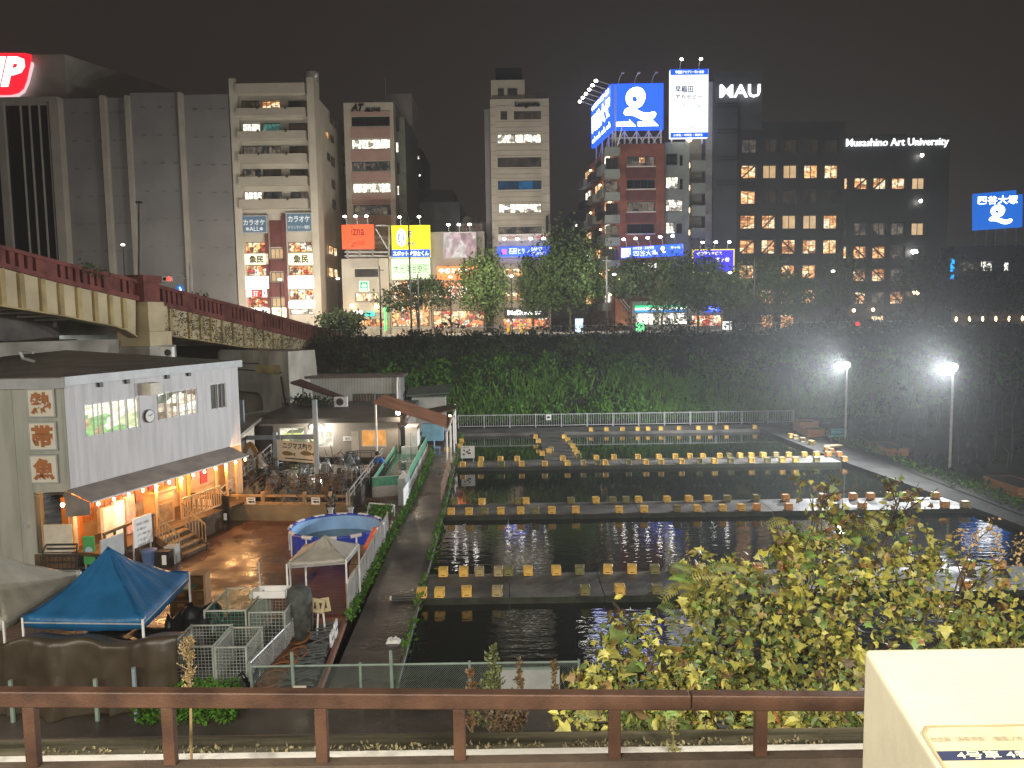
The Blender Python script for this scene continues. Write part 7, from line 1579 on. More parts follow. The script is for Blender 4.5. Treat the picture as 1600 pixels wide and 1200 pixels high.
def row(spec, y, where, group):
    items = []
    for s in spec.split():
        k = s[-1] if s[-1] in 'opr' else 'y'; px = float(s.rstrip('opr')); items.append((px, k))
    items.sort(); cnt = {}; tot = {}
    for px, k in items: tot[k] = tot.get(k, 0)+1
    for px, k in items:
        # walk along the row at constant y: find x from the pixel column
        lo = ray(px, 700); x = None
        yy = 700.
        for _ in range(8):
            q = G(px, yy, 0.); yy += (1 if q.y > y else -1)*0
            d = ray(px, yy); t = y/d.y; z = CAM_H+d.z*t; yy += z*1200/y*.999
        x = G(px, yy, 0.).x; cnt[k] = cnt.get(k, 0)+1
        o_ = ORD[cnt[k]-1] if tot[k] > 1 else 'only'
        crate(x, y+rg.gauss(0, .02), k, '%s %s crate from the left, %s' % (o_, CN[k], where), group)
G_ = 'crate seats along the pond walkways'
row('692.7 724.5 749p 779p 794.5o 825 869 906o 950 987.7 1023o 1052o 1094r 1129 1184r 1225r 1290r 1360r 1449r 1514r 1560r', 26.2, 'back row of the nearest walkway', G_)
row('659.5 687 729 777p 914o 968.5 1026o 1135r 1180r 1240r 1330r 1509r 1566r', 24.23, 'front row of the nearest walkway', G_)
row('711o 753 810o 822 892o 931 957.5o 978o 997.5 1042 1076 1106 1136o 1181o 1227r 1285r 1307r 1333r 1360r 1391p 1412r 1461r', 36.4, 'back row of the middle walkway', G_)
row('705 733 757.5o 782.5 813.5 837o 862 899.5 967 1006 1058o 1089 1129 1158 1183r 1232r 1304o 1347r 1431p 1476r 1507p', 34.6, 'front row of the middle walkway', G_)
row('752 782 808 879 931.5 959 996.5 1029 1055 1078 1098 1124.5 1139o 1156 1173.5 1192.5 1212.5p 1232 1257 1276 1294r', 47.55, 'back row of the far walkway', G_)
row('723 750.5 784o 815 851 886 911p 934o 945.5 982o 1009 1033 1065 1093o 1116 1142o 1174 1199o 1222 1242.5 1276o 1319r', 45.85, 'front row of the far walkway', G_)
row('923 947.5 972.5 995.5 1012 1032 1061 1090.5 1109 1134.5 1179', 59.45, 'row under the far picket fence', G_)
for i, (px, py, k) in enumerate(((837, 685, 'y'), (841, 692, 'y'), (861, 705, 'p'), (857, 708, 'y'), (847, 712, 'y'))): q = G(px, py); crate(q.x, q.y, k, '%s crate on the left side of the short cross walkway, counted from the far end' % ORD[i], G_)
for i, (px, py, k) in enumerate(((881, 685, 'y'), (887, 690, 'y'), (891, 695, 'o'), (895, 700, 'y'), (898, 706, 'y'), (901, 711, 'y'), (904, 716, 'o'))): q = G(px, py); crate(q.x, q.y, k, '%s crate on the right side of the short cross walkway, counted from the far end' % ORD[i], G_)
for i, (px, py, k) in enumerate(((1235.5, 684, 'y'), (1243, 686, 'p'), (1254, 690, 'p'), (1268, 695, 'y'), (1292, 705, 'y'), (1299, 708, 'r'), (1311, 713, 'r'))): q = G(px, py); crate(q.x, q.y, k, '%s crate along the right path by the blue bench, counted from the far end' % ORD[i], G_)
for px, py, k, lab in ((721, 692, 'y', 'yellow crate at the far left pond corner'), (719, 700, 'y', 'second yellow crate just before the far left pond corner'), (698, 706, 'y', 'yellow crate between the canopy posts'), (710, 788, 'o', 'olive crate at the foot of the low rusty fence')): q = G(px, py); crate(q.x, q.y, k, lab, G_)

# ------------------------------------------------------------------ floodlights, bench, planters
for i, (x, y, z) in enumerate(FLOOD):
    o = thing('floodlight', ('tall pole with a glaring white floodlight beside the blue bench', 'tall pole with a glaring white floodlight, the nearer one at the right')[i], 'floodlight', (x, y, 0), 'floodlights by the ponds')
    mb = MB(); mb.tube((x, y, -.2), (x, y, z-.2), .075, .055, 8); mb.build('pole', steel, o)
    mb = MB(); mb.bar((x-.3, y-.15, z-.22), (x+.1, y+.05, z-.22), .06); mb.build('bracket', steel, o)
    mb = MB(); mb.lathe0((x-.15, y-.2, z), (.26, .2, .22), 14, 8); hd = mb.build('lamp_head', emat('floodlight_glow', (1, 1, 1), 55.), o)
    mb = MB(); mb.box((x+.1, y+.08, z+.02), (.16, .3, .34), .5); mb.build('housing', steel, o)
q = G(1308, 690); bn = thing('park_bench', 'light blue bench on the path below the floodlight', 'bench', q); lbm = mat('turquoise_bench_paint', (.16, .46, .52), .5, .1)
for k in range(3): mb = MB(); mb.box(q+Vector((0, -.2+k*.14, .42)), (1.2, .11, .035), .35); mb.build('seat_slat', lbm, bn)
for k in range(3): mb = MB(); mb.box(q+Vector((.2, .32, .55+k*.13)), (1.2, .03, .1), .35); mb.build('back_slat', lbm, bn)
for a in (-.5, .5): mb = MB(); mb.bar(q+Vector((a, -.35, 0)), q+Vector((a, -.3, .4)), .06); mb.bar(q+Vector((a+.1, .2, 0)), q+Vector((a+.15, .28, .9)), .06); mb.build('leg', dark_m, bn)
mb = MB(); mb.box((21.0, 49.8, .25), (1.2, .5, .1), .3); o = mb.build('plank_stack', cp_m); tag(o, 'pale plank lying on two crates along the right path', 'plank')
mb = MB(); mb.box((20.8, 49.7, .1), (.3, .4, .2), .3); mb.box((21.3, 49.9, .1), (.3, .4, .2), .3); mb.build('support', wood_d, o)
ow = mat('orange_timber', (.42, .2, .075), .7, .2, 2, .1)
def timber_box(label, px0, px1, py0, pyb, Y, d):
    a, b_ = A(px0, pyb, Y), A(px1, pyb, Y); h = A(px0, py0, Y).z-a.z; z0 = max(0.0, bank((a.x+b_.x)/2, Y)); o = thing('timber_planter', label, 'planter', ((a.x+b_.x)/2, Y, z0), 'timber planters on the right bank')
    n = max(2, round(h/.22))
    for k in range(n):
        z = z0-.05+h*k/n; zz = z+h/n-.02
        for q in ((a.x, Y, b_.x, Y+.06), (a.x, Y+d-.06, b_.x, Y+d), (a.x, Y+.062, a.x+.06, Y+d-.062), (b_.x-.06, Y+.062, b_.x, Y+d-.062)): mb = MB(); mb.bx(q[0], q[1], z, q[2], q[3], zz); mb.build('plank', ow, o)
    mb = MB(); mb.bx(a.x+.06, Y+.06, z0, b_.x-.06, Y+d-.06, z0+h*.85); mb.build('soil', soil, o)
timber_box('stacked timber planter farthest up the right bank', 1250, 1279, 655, 672, 57, 1.5)
timber_box('lower timber planter in front of the stacked one', 1262, 1289, 665, 677, 55, 1.2)
timber_box('timber planter on the bank between the two floodlight poles', 1386, 1419, 709, 722, 47, 2.6)
timber_box('timber planter on the bank at the right edge of the picture', 1590, 1640, 777, 795, 36, 2.8)

# ------------------------------------------------------------------ people
skin = mat('skin_tone', (.45, .27, .19), .6, .05, 3); hair_m = mat('dark_hair', (.015, .012, .01), .6, .2, 6); hair_b = mat('brown_hair', (.08, .035, .018), .6, .2, 6)
def skin_mesh(pts, edges, rad, sub=1):
    me = bpy.data.meshes.new('tmp'); me.from_pydata([Vector(p) for p in pts], edges, []); o = bpy.data.objects.new('tmp', me); COL.objects.link(o)
    s = o.modifiers.new('s', 'SKIN'); 
    for i, r_ in enumerate(rad): me.skin_vertices[0].data[i].radius = (r_, r_)
    me.skin_vertices[0].data[0].use_root = True; s.use_smooth_shade = True
    su = o.modifiers.new('u', 'SUBSURF'); su.levels = sub
    out = bpy.data.meshes.new_from_object(o.evaluated_get(bpy.context.evaluated_depsgraph_get())); bpy.data.objects.remove(o); bpy.data.meshes.remove(me); return out
def person(label, loc, rz, J, top_m, bottom_m, hair=hair_m, hood=None, sc=1.0):
    """J: joints in the person's own frame (facing -y): pelvis chest neck head and left/right shoulder elbow hand hip knee foot"""
    o = thing('person', label, 'person', loc); o.rotation_euler.z = rz; o.scale = (sc,)*3
    def part(name, me, m_, parent=o):
        me.name = name; me.materials.clear(); me.materials.append(m_); p = bpy.data.objects.new(name, me); COL.objects.link(p); p.parent = parent; ORG[p.name] = Vector(); me.polygons.foreach_set('use_smooth', [True]*len(me.polygons)); return p
    names = list(J); pts = [J[k] for k in names]; ix = {k: i for i, k in enumerate(names)}
    ed = [('pelvis', 'chest'), ('chest', 'neck'), ('neck', 'head'), ('head', 'crown')]
    for s in 'lr': ed += [('chest', s+'sh'), (s+'sh', s+'el'), (s+'el', s+'ha'), ('pelvis', s+'hip'), (s+'hip', s+'kn'), (s+'kn', s+'fo'), (s+'fo', s+'toe')]
    rad = {'pelvis': .12, 'chest': .13, 'neck': .055, 'head': .095, 'crown': .075}
    for s in 'lr': rad.update({s+'sh': .06, s+'el': .042, s+'ha': .035, s+'hip': .085, s+'kn': .058, s+'fo': .042, s+'toe': .036})
    body = part('body', skin_mesh(pts, [(ix[a], ix[b_]) for a, b_ in ed], [rad[k] for k in names]), skin)
    def chain(keys, edges, rr, m_, name, fr=None):
        P = [Vector(J[k]) for k in keys]
        if fr:
            for i, (j, t) in fr.items(): P[i] = P[i].lerp(Vector(J[j]), t)
        part(name, skin_mesh(P, edges, rr), m_)
    chain(['pelvis', 'chest', 'lsh', 'lel', 'lha', 'rsh', 'rel', 'rha'], [(0, 1), (1, 2), (2, 3), (3, 4), (1, 5), (5, 6), (6, 7)], [.17, .165, .09, .068, .055, .09, .068, .055], top_m, 'jacket', {4: ('lel', .18), 7: ('rel', .18)})
    chain(['pelvis', 'lhip', 'lkn', 'lfo', 'rhip', 'rkn', 'rfo'], [(0, 1), (1, 2), (2, 3), (0, 4), (4, 5), (5, 6)], [.15, .115, .08, .068, .115, .08, .068], bottom_m, 'trousers', {3: ('lkn', .1), 6: ('rkn', .1)})
    h = Vector(J['head']); c = Vector(J['crown']); up = (c-h).normalized(); face = Vector((0, -1, 0)); face = (face-up*face.dot(up)).normalized()
    mb = MB(); mb.lathe0(c*.5+h*.5-face*.03+up*.03, (.105, .115, .125) if not hood else (.125, .13, .15), 12, 8)
    if hood: mb.lathe0(Vector(J['neck'])-face*.03, (.13, .12, .09), 12, 6)
    me = bpy.data.meshes.new('x'); me.from_pydata(mb.v, [], mb.f); part('hood' if hood else 'hair', me, hood or hair)
    for s in 'lr':
        f, t = Vector(J[s+'fo']), Vector(J[s+'toe']); mb = MB(); mb.path([f-Vector((0, 0, .03))-(t-f)*.2, f.lerp(t, .5)-Vector((0, 0, .02)), t+(t-f)*.15-Vector((0, 0, .01))], [.05, .055, .045], 8); me = bpy.data.meshes.new('x'); me.from_pydata(mb.v, [], mb.f); part('shoe', me, black_m)
        f = Vector(J[s+'ha']); d = (f-Vector(J[s+'el'])).normalized(); sd = d.cross(Vector((0, 0, 1)) if abs(d.z) < .9 else Vector((1, 0, 0))).normalized(); mb = MB()
        for q in range(4): b0 = f+sd*(q-1.5)*.02; mb.path([b0, b0+d*.05, b0+d*(.085-.006*abs(q-1.3))-Vector((0, 0, .012))], [.011, .01, .007], 5)
        mb.path([f+sd*.025, f+sd*.055+d*.03, f+sd*.055+d*.06], [.012, .011, .008], 5); me = bpy.data.meshes.new('x'); me.from_pydata(mb.v, [], mb.f); part('fingers', me, skin, body)
    mb = MB(); fc = h*.55+c*.45+face*.085; mb.lathe0(fc-up*.015+face*.012, (.014, .018, .025), 6, 5); me = bpy.data.meshes.new('x'); me.from_pydata(mb.v, [], mb.f); part('nose', me, skin, body)
    mb = MB()
    for s in (-1, 1): mb.lathe0(fc+up*.015+Vector((s*.035, 0, 0)), (.012, .008, .008), 6, 4)
    me = bpy.data.meshes.new('x'); me.from_pydata(mb.v, [], mb.f); part('eyes', me, black_m, body)
    return o
STAND = dict(pelvis=(0, 0, .93), chest=(0, .0, 1.3), neck=(0, 0, 1.48), head=(0, -.02, 1.58), crown=(0, -.01, 1.68), lsh=(.17, 0, 1.4), lel=(.23, .02, 1.13), lha=(.22, -.08, .9), rsh=(-.17, 0, 1.4), rel=(-.23, .02, 1.13), rha=(-.22, -.08, .9), lhip=(.09, 0, .88), lkn=(.1, -.02, .48), lfo=(.1, .0, .08), ltoe=(.11, -.13, .04), rhip=(-.09, 0, .88), rkn=(-.1, -.02, .48), rfo=(-.1, 0, .08), rtoe=(-.11, -.13, .04))
SIT = dict(STAND, pelvis=(0, 0, .5), chest=(0, -.08, .88), neck=(0, -.13, 1.05), head=(0, -.19, 1.15), crown=(0, -.2, 1.25), lsh=(.17, -.1, .98), lel=(.24, -.24, .76), lha=(.12, -.44, .72), rsh=(-.17, -.1, .98), rel=(-.24, -.24, .76), rha=(-.12, -.44, .72), lhip=(.1, -.04, .48), lkn=(.13, -.42, .5), lfo=(.13, -.42, .08), ltoe=(.14, -.55, .04), rhip=(-.1, -.04, .48), rkn=(-.13, -.42, .5), rfo=(-.13, -.42, .08), rtoe=(-.14, -.55, .04))
camo = mat('mottled_green_cloth', (.03, .035, .025), .85, .6, 14, col2=(.13, .12, .09)); dkc = mat('dark_trouser_cloth', (.015, .016, .02), .85, .2, 4); greyc = mat('grey_green_cloth', (.22, .23, .2), .85, .1, 3); whitec = mat('off_white_cloth', (.6, .55, .5), .85, .08, 3); bluec = mat('blue_jacket_cloth', (.012, .1, .36), .6, .15, 3); plaid = mat('dark_red_cloth', (.07, .02, .025), .85, .5, 12, col2=(.16, .07, .07)); jeans = mat('grey_jeans', (.1, .11, .13), .85, .15, 4)
person('person in mottled dark jacket standing at the wooden rail above the round pool', (-7.98, 32.9, 0), R(180), dict(STAND, lel=(.24, -.1, 1.12), lha=(.1, -.3, 1.15), rel=(-.24, -.1, 1.12), rha=(-.1, -.3, 1.15), head=(0, -.06, 1.56), crown=(0, -.08, 1.66)), camo, dkc)
person('person in a bright blue jacket leaning over the trout pond rail with a rod', (-7.25, 42.3, 0), R(-75), dict(STAND, chest=(0, -.16, 1.24), neck=(0, -.26, 1.38), head=(0, -.33, 1.46), crown=(0, -.35, 1.56), lsh=(.17, -.18, 1.32), lel=(.2, -.42, 1.12), lha=(.12, -.66, 1.1), rsh=(-.17, -.18, 1.32), rel=(-.2, -.42, 1.12), rha=(-.12, -.66, 1.1)), bluec, jeans)
person('person with brown hair in a grey green top raising both arms beside the arch sign', (-14.1, 42.2, 0), R(150), dict(STAND, lel=(.36, -.1, 1.55), lha=(.12, -.1, 1.68), rel=(-.36, -.1, 1.55), rha=(-.12, -.1, 1.68)), greyc, dkc, hair_b)
person('person in an off white hooded jacket standing beside the steel frame post', (-13.75, 41.3, .0), R(100), dict(STAND, lel=(.2, -.16, 1.15), lha=(.08, -.34, 1.12), rel=(-.2, -.16, 1.15), rha=(-.08, -.34, 1.12)), whitec, dkc, hair_m, whitec)
person('person in black sitting bent over by the white wing', (-14.15, 39.0, .1), R(70), SIT, mat('black_cloth', (.008, .008, .009), .85, .2, 4), dkc)
person('person in a dark red checked top sitting at the corner of the trout pond', (-14.0, 36.9, .1), R(70), SIT, plaid, dkc, hair_b)
for x, y, lab in ((-14.15, 39.02, 'low stool under the seated person in black'), (-14.0, 36.92, 'low stool under the seated person in red')):
    o = thing('stool', lab, 'stool', (x, y, 0)); mb = MB(); mb.box((x, y, .44), (.34, .34, .05)); mb.build('seat', wood_m, o)
    for a in (-.13, .13):
        for b_ in (-.13, .13): mb = MB(); mb.bar((x+a, y+b_, 0), (x+a, y+b_, .41), .035); mb.build('leg', wood_d, o)
mb = MB(); mb.path([(-7.9, 42.1, 1.1), (-8.9, 41.7, 1.3)], [.015, .006], 5); o = mb.build('fishing_rod', dark_m); tag(o, 'thin fishing rod held by the person in blue', 'fishing rod')

# ------------------------------------------------------------------ near fence at the pond edge
gp = mat('green_fence_post', (.24, .31, .26), .55, .15, 3); gm = mat('green_mesh_wire', (.2, .24, .21), .6, .15, 3)
def nearX(px): return A(px, 1110, 17.35).x
mesh_fence('near_mesh_fence', 'green mesh fence with a top rail along the near edge of the ponds', (nearX(395), 17.35, 0), (nearX(905), 17.35, 0), .93, .055, gm, .0045, 2.2, postm=gp, r0=.033)
for px, m_ in ((462, 1), (615, 1)):
    o = thing('fence_post', ('thin green post standing above the near fence, left of the path', 'thin green post standing above the near fence at the corner of the nearest pond')[px > 500], 'post', (nearX(px), 17.28, 0)); mb = MB(); x = nearX(px); mb.tube((x, 17.28, 0), (x-.02, 17.28, 1.3), .045, .04, 8); mb.build('tube', gp, o)
hf = thing('rope_fence', 'row of pale green posts with a drooping rope below the brown tarpaulin', 'fence', (nearX(100), 16.7, 0))
xs_ = [A(px, 1115, 16.7).x for px in (-60, 20, 152, 213)]
for i, x in enumerate(xs_): mb = MB(); mb.tube((x, 16.7, -.1), (x, 16.7, 1.25 if i == 3 else 1.0), .05, .05, 8); mb.build('post', gp if i < 3 else bg_m, hf)
for a, b_ in zip(xs_, xs_[1:]): mb = MB(); mb.path([(a+(b_-a)*t/8, 16.68, .62-.22*4*(t/8)*(1-t/8)) for t in range(9)], .02, 5); mb.build('rope', white_p, hf)
mb = MB(); mb.bx(xs_[0]-3, 17.0, .0, xs_[3]+.9, 17.05, .42); 
o = mb.build('white_kerb_board', mat('pale_moss_board', (.36, .35, .28), .8, .3, 2)); tag(o, 'pale low board along the foot of the brown tarpaulin', 'board')
rg = random.Random(77); mb = MB()
for _ in range(2400): leaf(mb, Vector((rg.uniform(-8.6, -6.3), rg.uniform(16.4, 17.2), rg.uniform(.0, .75))), rg.uniform(.06, .16), rg, .6)
o = mb.build('near_weeds', leaf_bank); o['kind'] = 'stuff'
mb = MB(); x = A(471, 1134, 17.2).x; mb.box((x, 17.2, .35), (.3, .04, .34)); o = mb.build('cream_notice', cream_c); tag(o, 'small cream notice at the foot of the near mesh fence', 'sign')
for i in range(-9, 0): pass
wsl = thing('pale_panel', 'pale grey panel behind the shrub at the near edge of the pond', 'panel', (A(850, 1110, 16.9).x, 16.9, 0)); a, b_ = A(783, 1110, 16.9).x, A(875, 1110, 16.9).x; mb = MB(); mb.bx(a, 16.88, -.1, b_, 16.92, .98); mb.build('sheet', mat('pale_grey_panel', (.42, .43, .41), .6, .12, 2), wsl); mb = MB(); mb.bar((a, 16.9, 1.0), (b_, 16.9, 1.0), .05); mb.build('rail', gp, wsl)

# ------------------------------------------------------------------ rusty track side fence and the platform sign box
rf = thing('rusty_fence', 'rusty brown steel rail fence running across the foreground', 'fence', (0, 3.2, 6.3)); RY = 3.2
def rx(px): return A(px, 1140, RY).x
zt0, zt1 = A(20, 1076, RY).z, A(20, 1101, RY).z; zr0, zr1 = A(1330, 1083, RY).z, A(1330, 1107, RY).z
xl, xr = A(-400, 1090, RY).x, A(1420, 1090, RY).x
def zl(x, a, b_): x0, x1 = A(20, 1090, RY).x, A(1330, 1095, RY).x; return a+(b_-a)*(x-x0)/(x1-x0)
mb = MB(); cuts = [xl, rx(1078), xr]
for a, b_ in zip(cuts, cuts[1:]):
    mb = MB(); mb.hexa([Vector((a+.002, RY-.03, zl(a, zt1, zr1))), Vector((b_-.002, RY-.03, zl(b_, zt1, zr1))), Vector((b_-.002, RY+.035, zl(b_, zt1, zr1))), Vector((a+.002, RY+.035, zl(a, zt1, zr1)))], [Vector((a+.002, RY-.03, zl(a, zt0, zr0))), Vector((b_-.002, RY-.03, zl(b_, zt0, zr0))), Vector((b_-.002, RY+.035, zl(b_, zt0, zr0)-.004)), Vector((a+.002, RY+.035, zl(a, zt0, zr0)-.004))])
    o = mb.build('top_rail', rust, rf); bv = o.modifiers.new('bevel', 'BEVEL'); bv.width = .006; bv.segments = 2
zb0 = A(400, 1191, RY).z
mb = MB(); mb.bx(xl, RY-.035, zb0-.09, xr, RY+.03, zb0); o = mb.build('lower_rail', mat('dark_rusty_rail', (.07, .05, .035), .7, .3, 3, .3), rf)
for px in (-180, 50, 265, 503, 718, 960, 1188, 1420):
    x = rx(px); mb = MB(); mb.bx(x-.026, RY-.02, zb0-.25 if px < 0 else zb0+.001, x+.026, RY+.02, zl(x, zt1, zr1)-.001); o = mb.build('post', rust, rf); bv = o.modifiers.new('bevel', 'BEVEL'); bv.width = .004; bv.segments = 2
mb = MB(); mb.bx(xl, RY-.02, 6.3, xl+.05, RY+.02, zb0-.1); mb.bx(xr-.05, RY-.02, 6.3, xr, RY+.02, zb0-.1); mb.build('foot', rust, rf)
# sign box on the platform
bxm = mat('cream_steel_box', (.47, .435, .325), .42, .1, 2.2, .1, bscale=14, detail=9); tc0 = A(1350, 1013, 2.0); x0 = tc0.x
q = G(1465, 1200, 8.0); d = ray(1465, 1200); t = x0/d.x; low = Vector((0, 0, CAM_H))+d*t
sl = (tc0.z-low.z)/(2.0-low.y); yN = 1.05; zN = tc0.z-sl*(2.0-yN); x1 = x0+1.15
sbx = thing('platform_sign_box', 'cream steel box with a sloping top carrying a train car notice', 'sign box', (x0+.5, 1.5, 7.4))
mb = MB(); mb.hexa([Vector((x0, yN, 7.42)), Vector((x1, yN, 7.42)), Vector((x1, 2.0, 7.42)), Vector((x0, 2.0, 7.42))], [Vector((x0, yN, zN)), Vector((x1, yN, zN)), Vector((x1, 2.0, tc0.z)), Vector((x0, 2.0, tc0.z))]); o = mb.build('body', bxm, sbx); bv = o.modifiers.new('bevel', 'BEVEL'); bv.width = .012; bv.segments = 3
class Slope(Fac):
    """the box's sloping top: u to the right, z counted down the slope from its far edge"""
    def __init__(s): s.v = Vector((0, yN-2.0, zN-tc0.z)).normalized(); s.nn = Vector((0, s.v.z, -s.v.y)); s.nn = s.nn if s.nn.z > 0 else -s.nn
    def pt(s, u, z, d=0.): return tc0+Vector((u, 0, 0))-s.v*z+s.nn*d
    def px(s, x, y, d=0.):
        r = ray(x, y); o_ = Vector((0, 0, CAM_H)); t = (tc0+s.nn*d-o_).dot(s.nn)/r.dot(s.nn); p = o_+r*t-tc0; return p.x, -p.dot(s.v)
fs = Slope()
pl0 = [fs.px(1436, 1140), fs.px(1600, 1136)]; zt2_ = (pl0[0][1]+pl0[1][1])/2; ul = fs.px(1452, 1160)[0]
mb = MB(); rr2 = .02; z_b = zt2_-.2; uR_ = ul+.85
pts = [(ul, z_b), (uR_, z_b), (uR_, zt2_), (ul+rr2, zt2_), (ul+rr2*.3, zt2_-rr2*.3), (ul, zt2_-rr2)]
mb.hexa([fs.pt(u, z, .001) for u, z in pts], [fs.pt(u, z, .004) for u, z in pts]); mb.build('notice_plate', mat('worn_cream_plate', (.43, .385, .245), .35, .12, 9, .05), sbx)
mb = MB(); rim = [(ul-.006, z_b), (ul, z_b), (ul, zt2_-rr2), (ul+rr2, zt2_), (uR_, zt2_), (uR_, zt2_+.006), (ul+rr2-.004, zt2_+.006), (ul-.006, zt2_-rr2+.004)]
for a, b_, c, e in ((0, 1, 2, 7), (7, 2, 3, 6), (6, 3, 4, 5)): mb.quad(*[fs.pt(*rim[i], .005) for i in (a, b_, c, e)])
mb.build('plate_rim', mat('brown_rim', (.3, .24, .13), .5, .2, 6), sbx)
zb1, zb2 = fs.px(1520, 1176)[1], fs.px(1520, 1191)[1]
mb = MB(); mb.quad(fs.pt(ul+.0, zb2, .006), fs.pt(uR_, zb2, .006), fs.pt(uR_, zb1, .006), fs.pt(ul+.0, zb1, .006)); mb.build('dark_band', mat('navy_band', (.03, .035, .07), .4, .15, 6), sbx)
def stext(s, x0_, y0, x1_, y1, m_, bold=0.):
    ym = (y0+y1)/2; a = fs.px(x0_, ym)[0]; b_ = fs.px(x1_, ym)[0]; z1 = fs.px((x0_+x1_)/2, y0)[1]; z0 = fs.px((x0_+x1_)/2, y1)[1]; mb = MB(); text(mb, fs, s, (a, b_, z0, z1), .008, bold); mb.build('lettering', m_, sbx)
stext('4号車 4番', 1493, 1177, 1612, 1189, mat('cream_letters', (.8, .75, .5), .5, .05), .006)
stext('総武線（各駅停車）', 1454, 1155, 1541, 1163, mat('faded_brown_print', (.2, .16, .12), .6, .2, 6), .0); stext('御茶ノ水・', 1553, 1154, 1606, 1162, MATS['faded_brown_print'], .0)

# ------------------------------------------------------------------ foreground shrub and weeds
def lm(name, col, v=.25, rough=.45): return mat(name, [c*(1-v) for c in col], rough, 0, 8, .12, spec=.35, col2=[c*(1+v) for c in col], bscale=60)
LM = [lm('yellow_green_leaf', (.29, .265, .05), .3), lm('olive_leaf', (.2, .19, .045), .3), lm('fresh_green_leaf', (.13, .21, .045)), lm('deep_green_leaf', (.09, .12, .036), .3), lm('ochre_leaf', (.19, .12, .03)), lm('brown_leaf', (.085, .055, .024), .4), lm('orange_red_leaf', (.26, .1, .035))]
def maple(mb, p, d, n, s, rg):
    """a five lobed leaf: p stalk end, d its direction, n its upper side"""
    d = d.normalized(); sd = n.cross(d).normalized(); n = d.cross(sd)
    prof = [(0, 0), (.2, -.06), (.5, -.02), (.34, .16), (.62, .34), (.36, .4), (.3, .5), (.2, .62), (0, 1.0)]
    L_ = [(a*rg.uniform(.9, 1.1), b_*rg.uniform(.92, 1.08)) for a, b_ in prof]; c = p+d*s*.32
    f = lambda a, b_: p+sd*a*s+d*b_*s-n*s*(.28*a*a+.14*b_*b_)+n*s*.05*abs(a)*2
    right = [f(a, b_) for a, b_ in L_]; left = [f(-a, b_) for a, b_ in reversed(L_[1:-1])]
    ring = right+left; k = len(mb.v); mb.v += [c]+ring; m_ = len(ring)
    for i in range(m_): mb.f.append((k, k+1+i, k+1+(i+1) % m_)); mb.mi.append(mb.m)
def ovate(mb, p, d, n, s, rg):
    d = d.normalized(); sd = n.cross(d).normalized(); n = d.cross(sd); w_ = rg.uniform(.2, .32); c_ = rg.uniform(.1, .5)
    f = lambda a, b_: p+sd*a*s+d*b_*s-n*s*(c_*b_*b_*.5-.5*abs(a))
    mb.add([f(0, 0), f(w_*.8, .25), f(w_, .5), f(w_*.55, .78), f(0, 1), f(-w_*.55, .78), f(-w_, .5), f(-w_*.8, .25), f(0, .5)], [(8, i, (i+1) % 8) for i in range(8)])
sh_ = thing('foreground_shrub', 'large leafy yellow green shrub with lobed leaves rising before the ponds', 'shrub', (2.6, 7.2, 4.2))
CL = [(1370, 885, 8.2, 120, 80, 7), (1265, 940, 7.6, 110, 110, 8.5), (1140, 985, 7.3, 95, 85, 6.5), (1030, 1065, 6.9, 105, 55, 6), (930, 1092, 6.75, 50, 38, 2.6), (1480, 990, 7.6, 130, 75, 7), (1320, 1070, 7.0, 200, 75, 9), (1080, 1112, 6.8, 170, 45, 7), (1330, 800, 8.4, 75, 40, 1.1), (1560, 1020, 7.4, 100, 75, 5), (1235, 850, 8., 28, 42, 1.3), (1085, 910, 7.8, 34, 38, 1.3), (1000, 1000, 7.2, 40, 40, 1.1), (1440, 905, 8.3, 50, 50, 1.8), (1180, 1118, 6.7, 200, 45, 6), (950, 1122, 6.65, 85, 30, 3), (1290, 1125, 6.7, 60, 28, 1.6), (955, 1030, 6.95, 28, 45, .7), (1410, 770, 8.6, 40, 22, .35), (1290, 760, 8.5, 45, 18, .3), (1545, 900, 8.2, 50, 30, .6), (975, 960, 7.3, 22, 22, .3), (1150, 890, 7.8, 30, 22, .5)]
rg = random.Random(12); leaves = []
tot = sum(c[5] for c in CL); NL = 11000
for px, py, Y, rxp, ryp, wgt in CL:
    c = A(px, py, Y); rx_, rz_ = rxp/1200*Y, ryp/1200*Y; n = int(NL*wgt/tot)
    tw = [Vector((rg.uniform(-1, 1), rg.uniform(-1, 1), rg.uniform(-1, 1))) for _ in range(max(6, n//9))]
    tw = [t for t in tw if t.length < 1.12]
    for i in range(n):
        t = rg.choice(tw); p = c+Vector((t.x*rx_+rg.gauss(0, .07), t.y*min(.75, rx_*.7)+rg.gauss(0, .1), t.z*rz_+rg.gauss(0, .06)))
        if p.y < 6.5: p.y = 6.5+rg.uniform(0, .2)
        leaves.append((p, t))
def place(mb, p, rg, s):
    d = Vector((rg.gauss(0, 1), rg.gauss(-.35, .7), rg.gauss(-.3, .8))); n = Vector((rg.gauss(0, .75), rg.gauss(-.5, .7), rg.gauss(.7, .6))).normalized()
    (maple if rg.random() < .55 else ovate)(mb, p, d, n, s, rg)
wts = [26, 34, 5, 20, 5, 12, .25]
def pick(p):
    w_ = list(wts); nn = noise.noise(p*1.3)
    w_[0] *= max(.2, 1+2.2*nn); w_[3] *= max(.2, 1-2*nn); w_[5] *= 3 if p.z > 6.6 and p.x > 2.2 else .5
    return rg.choices(range(7), w_)[0]
leaves.sort(key=lambda l: l[0].y); front = [l for l in leaves if l[0].y < 7.25]; rg.shuffle(front); single = front[:296]; sid = set(id(l) for l in single)
for p, t in single: mb = MB(); place(mb, p-Vector((0, rg.uniform(.02, .12), 0)), rg, rg.uniform(.085, .14)*(1.55 if p.x < 1.5 and p.z < 6.2 else 1.)); mb.build('leaf', LM[pick(p)], sh_)
mbs = [MB() for _ in LM]
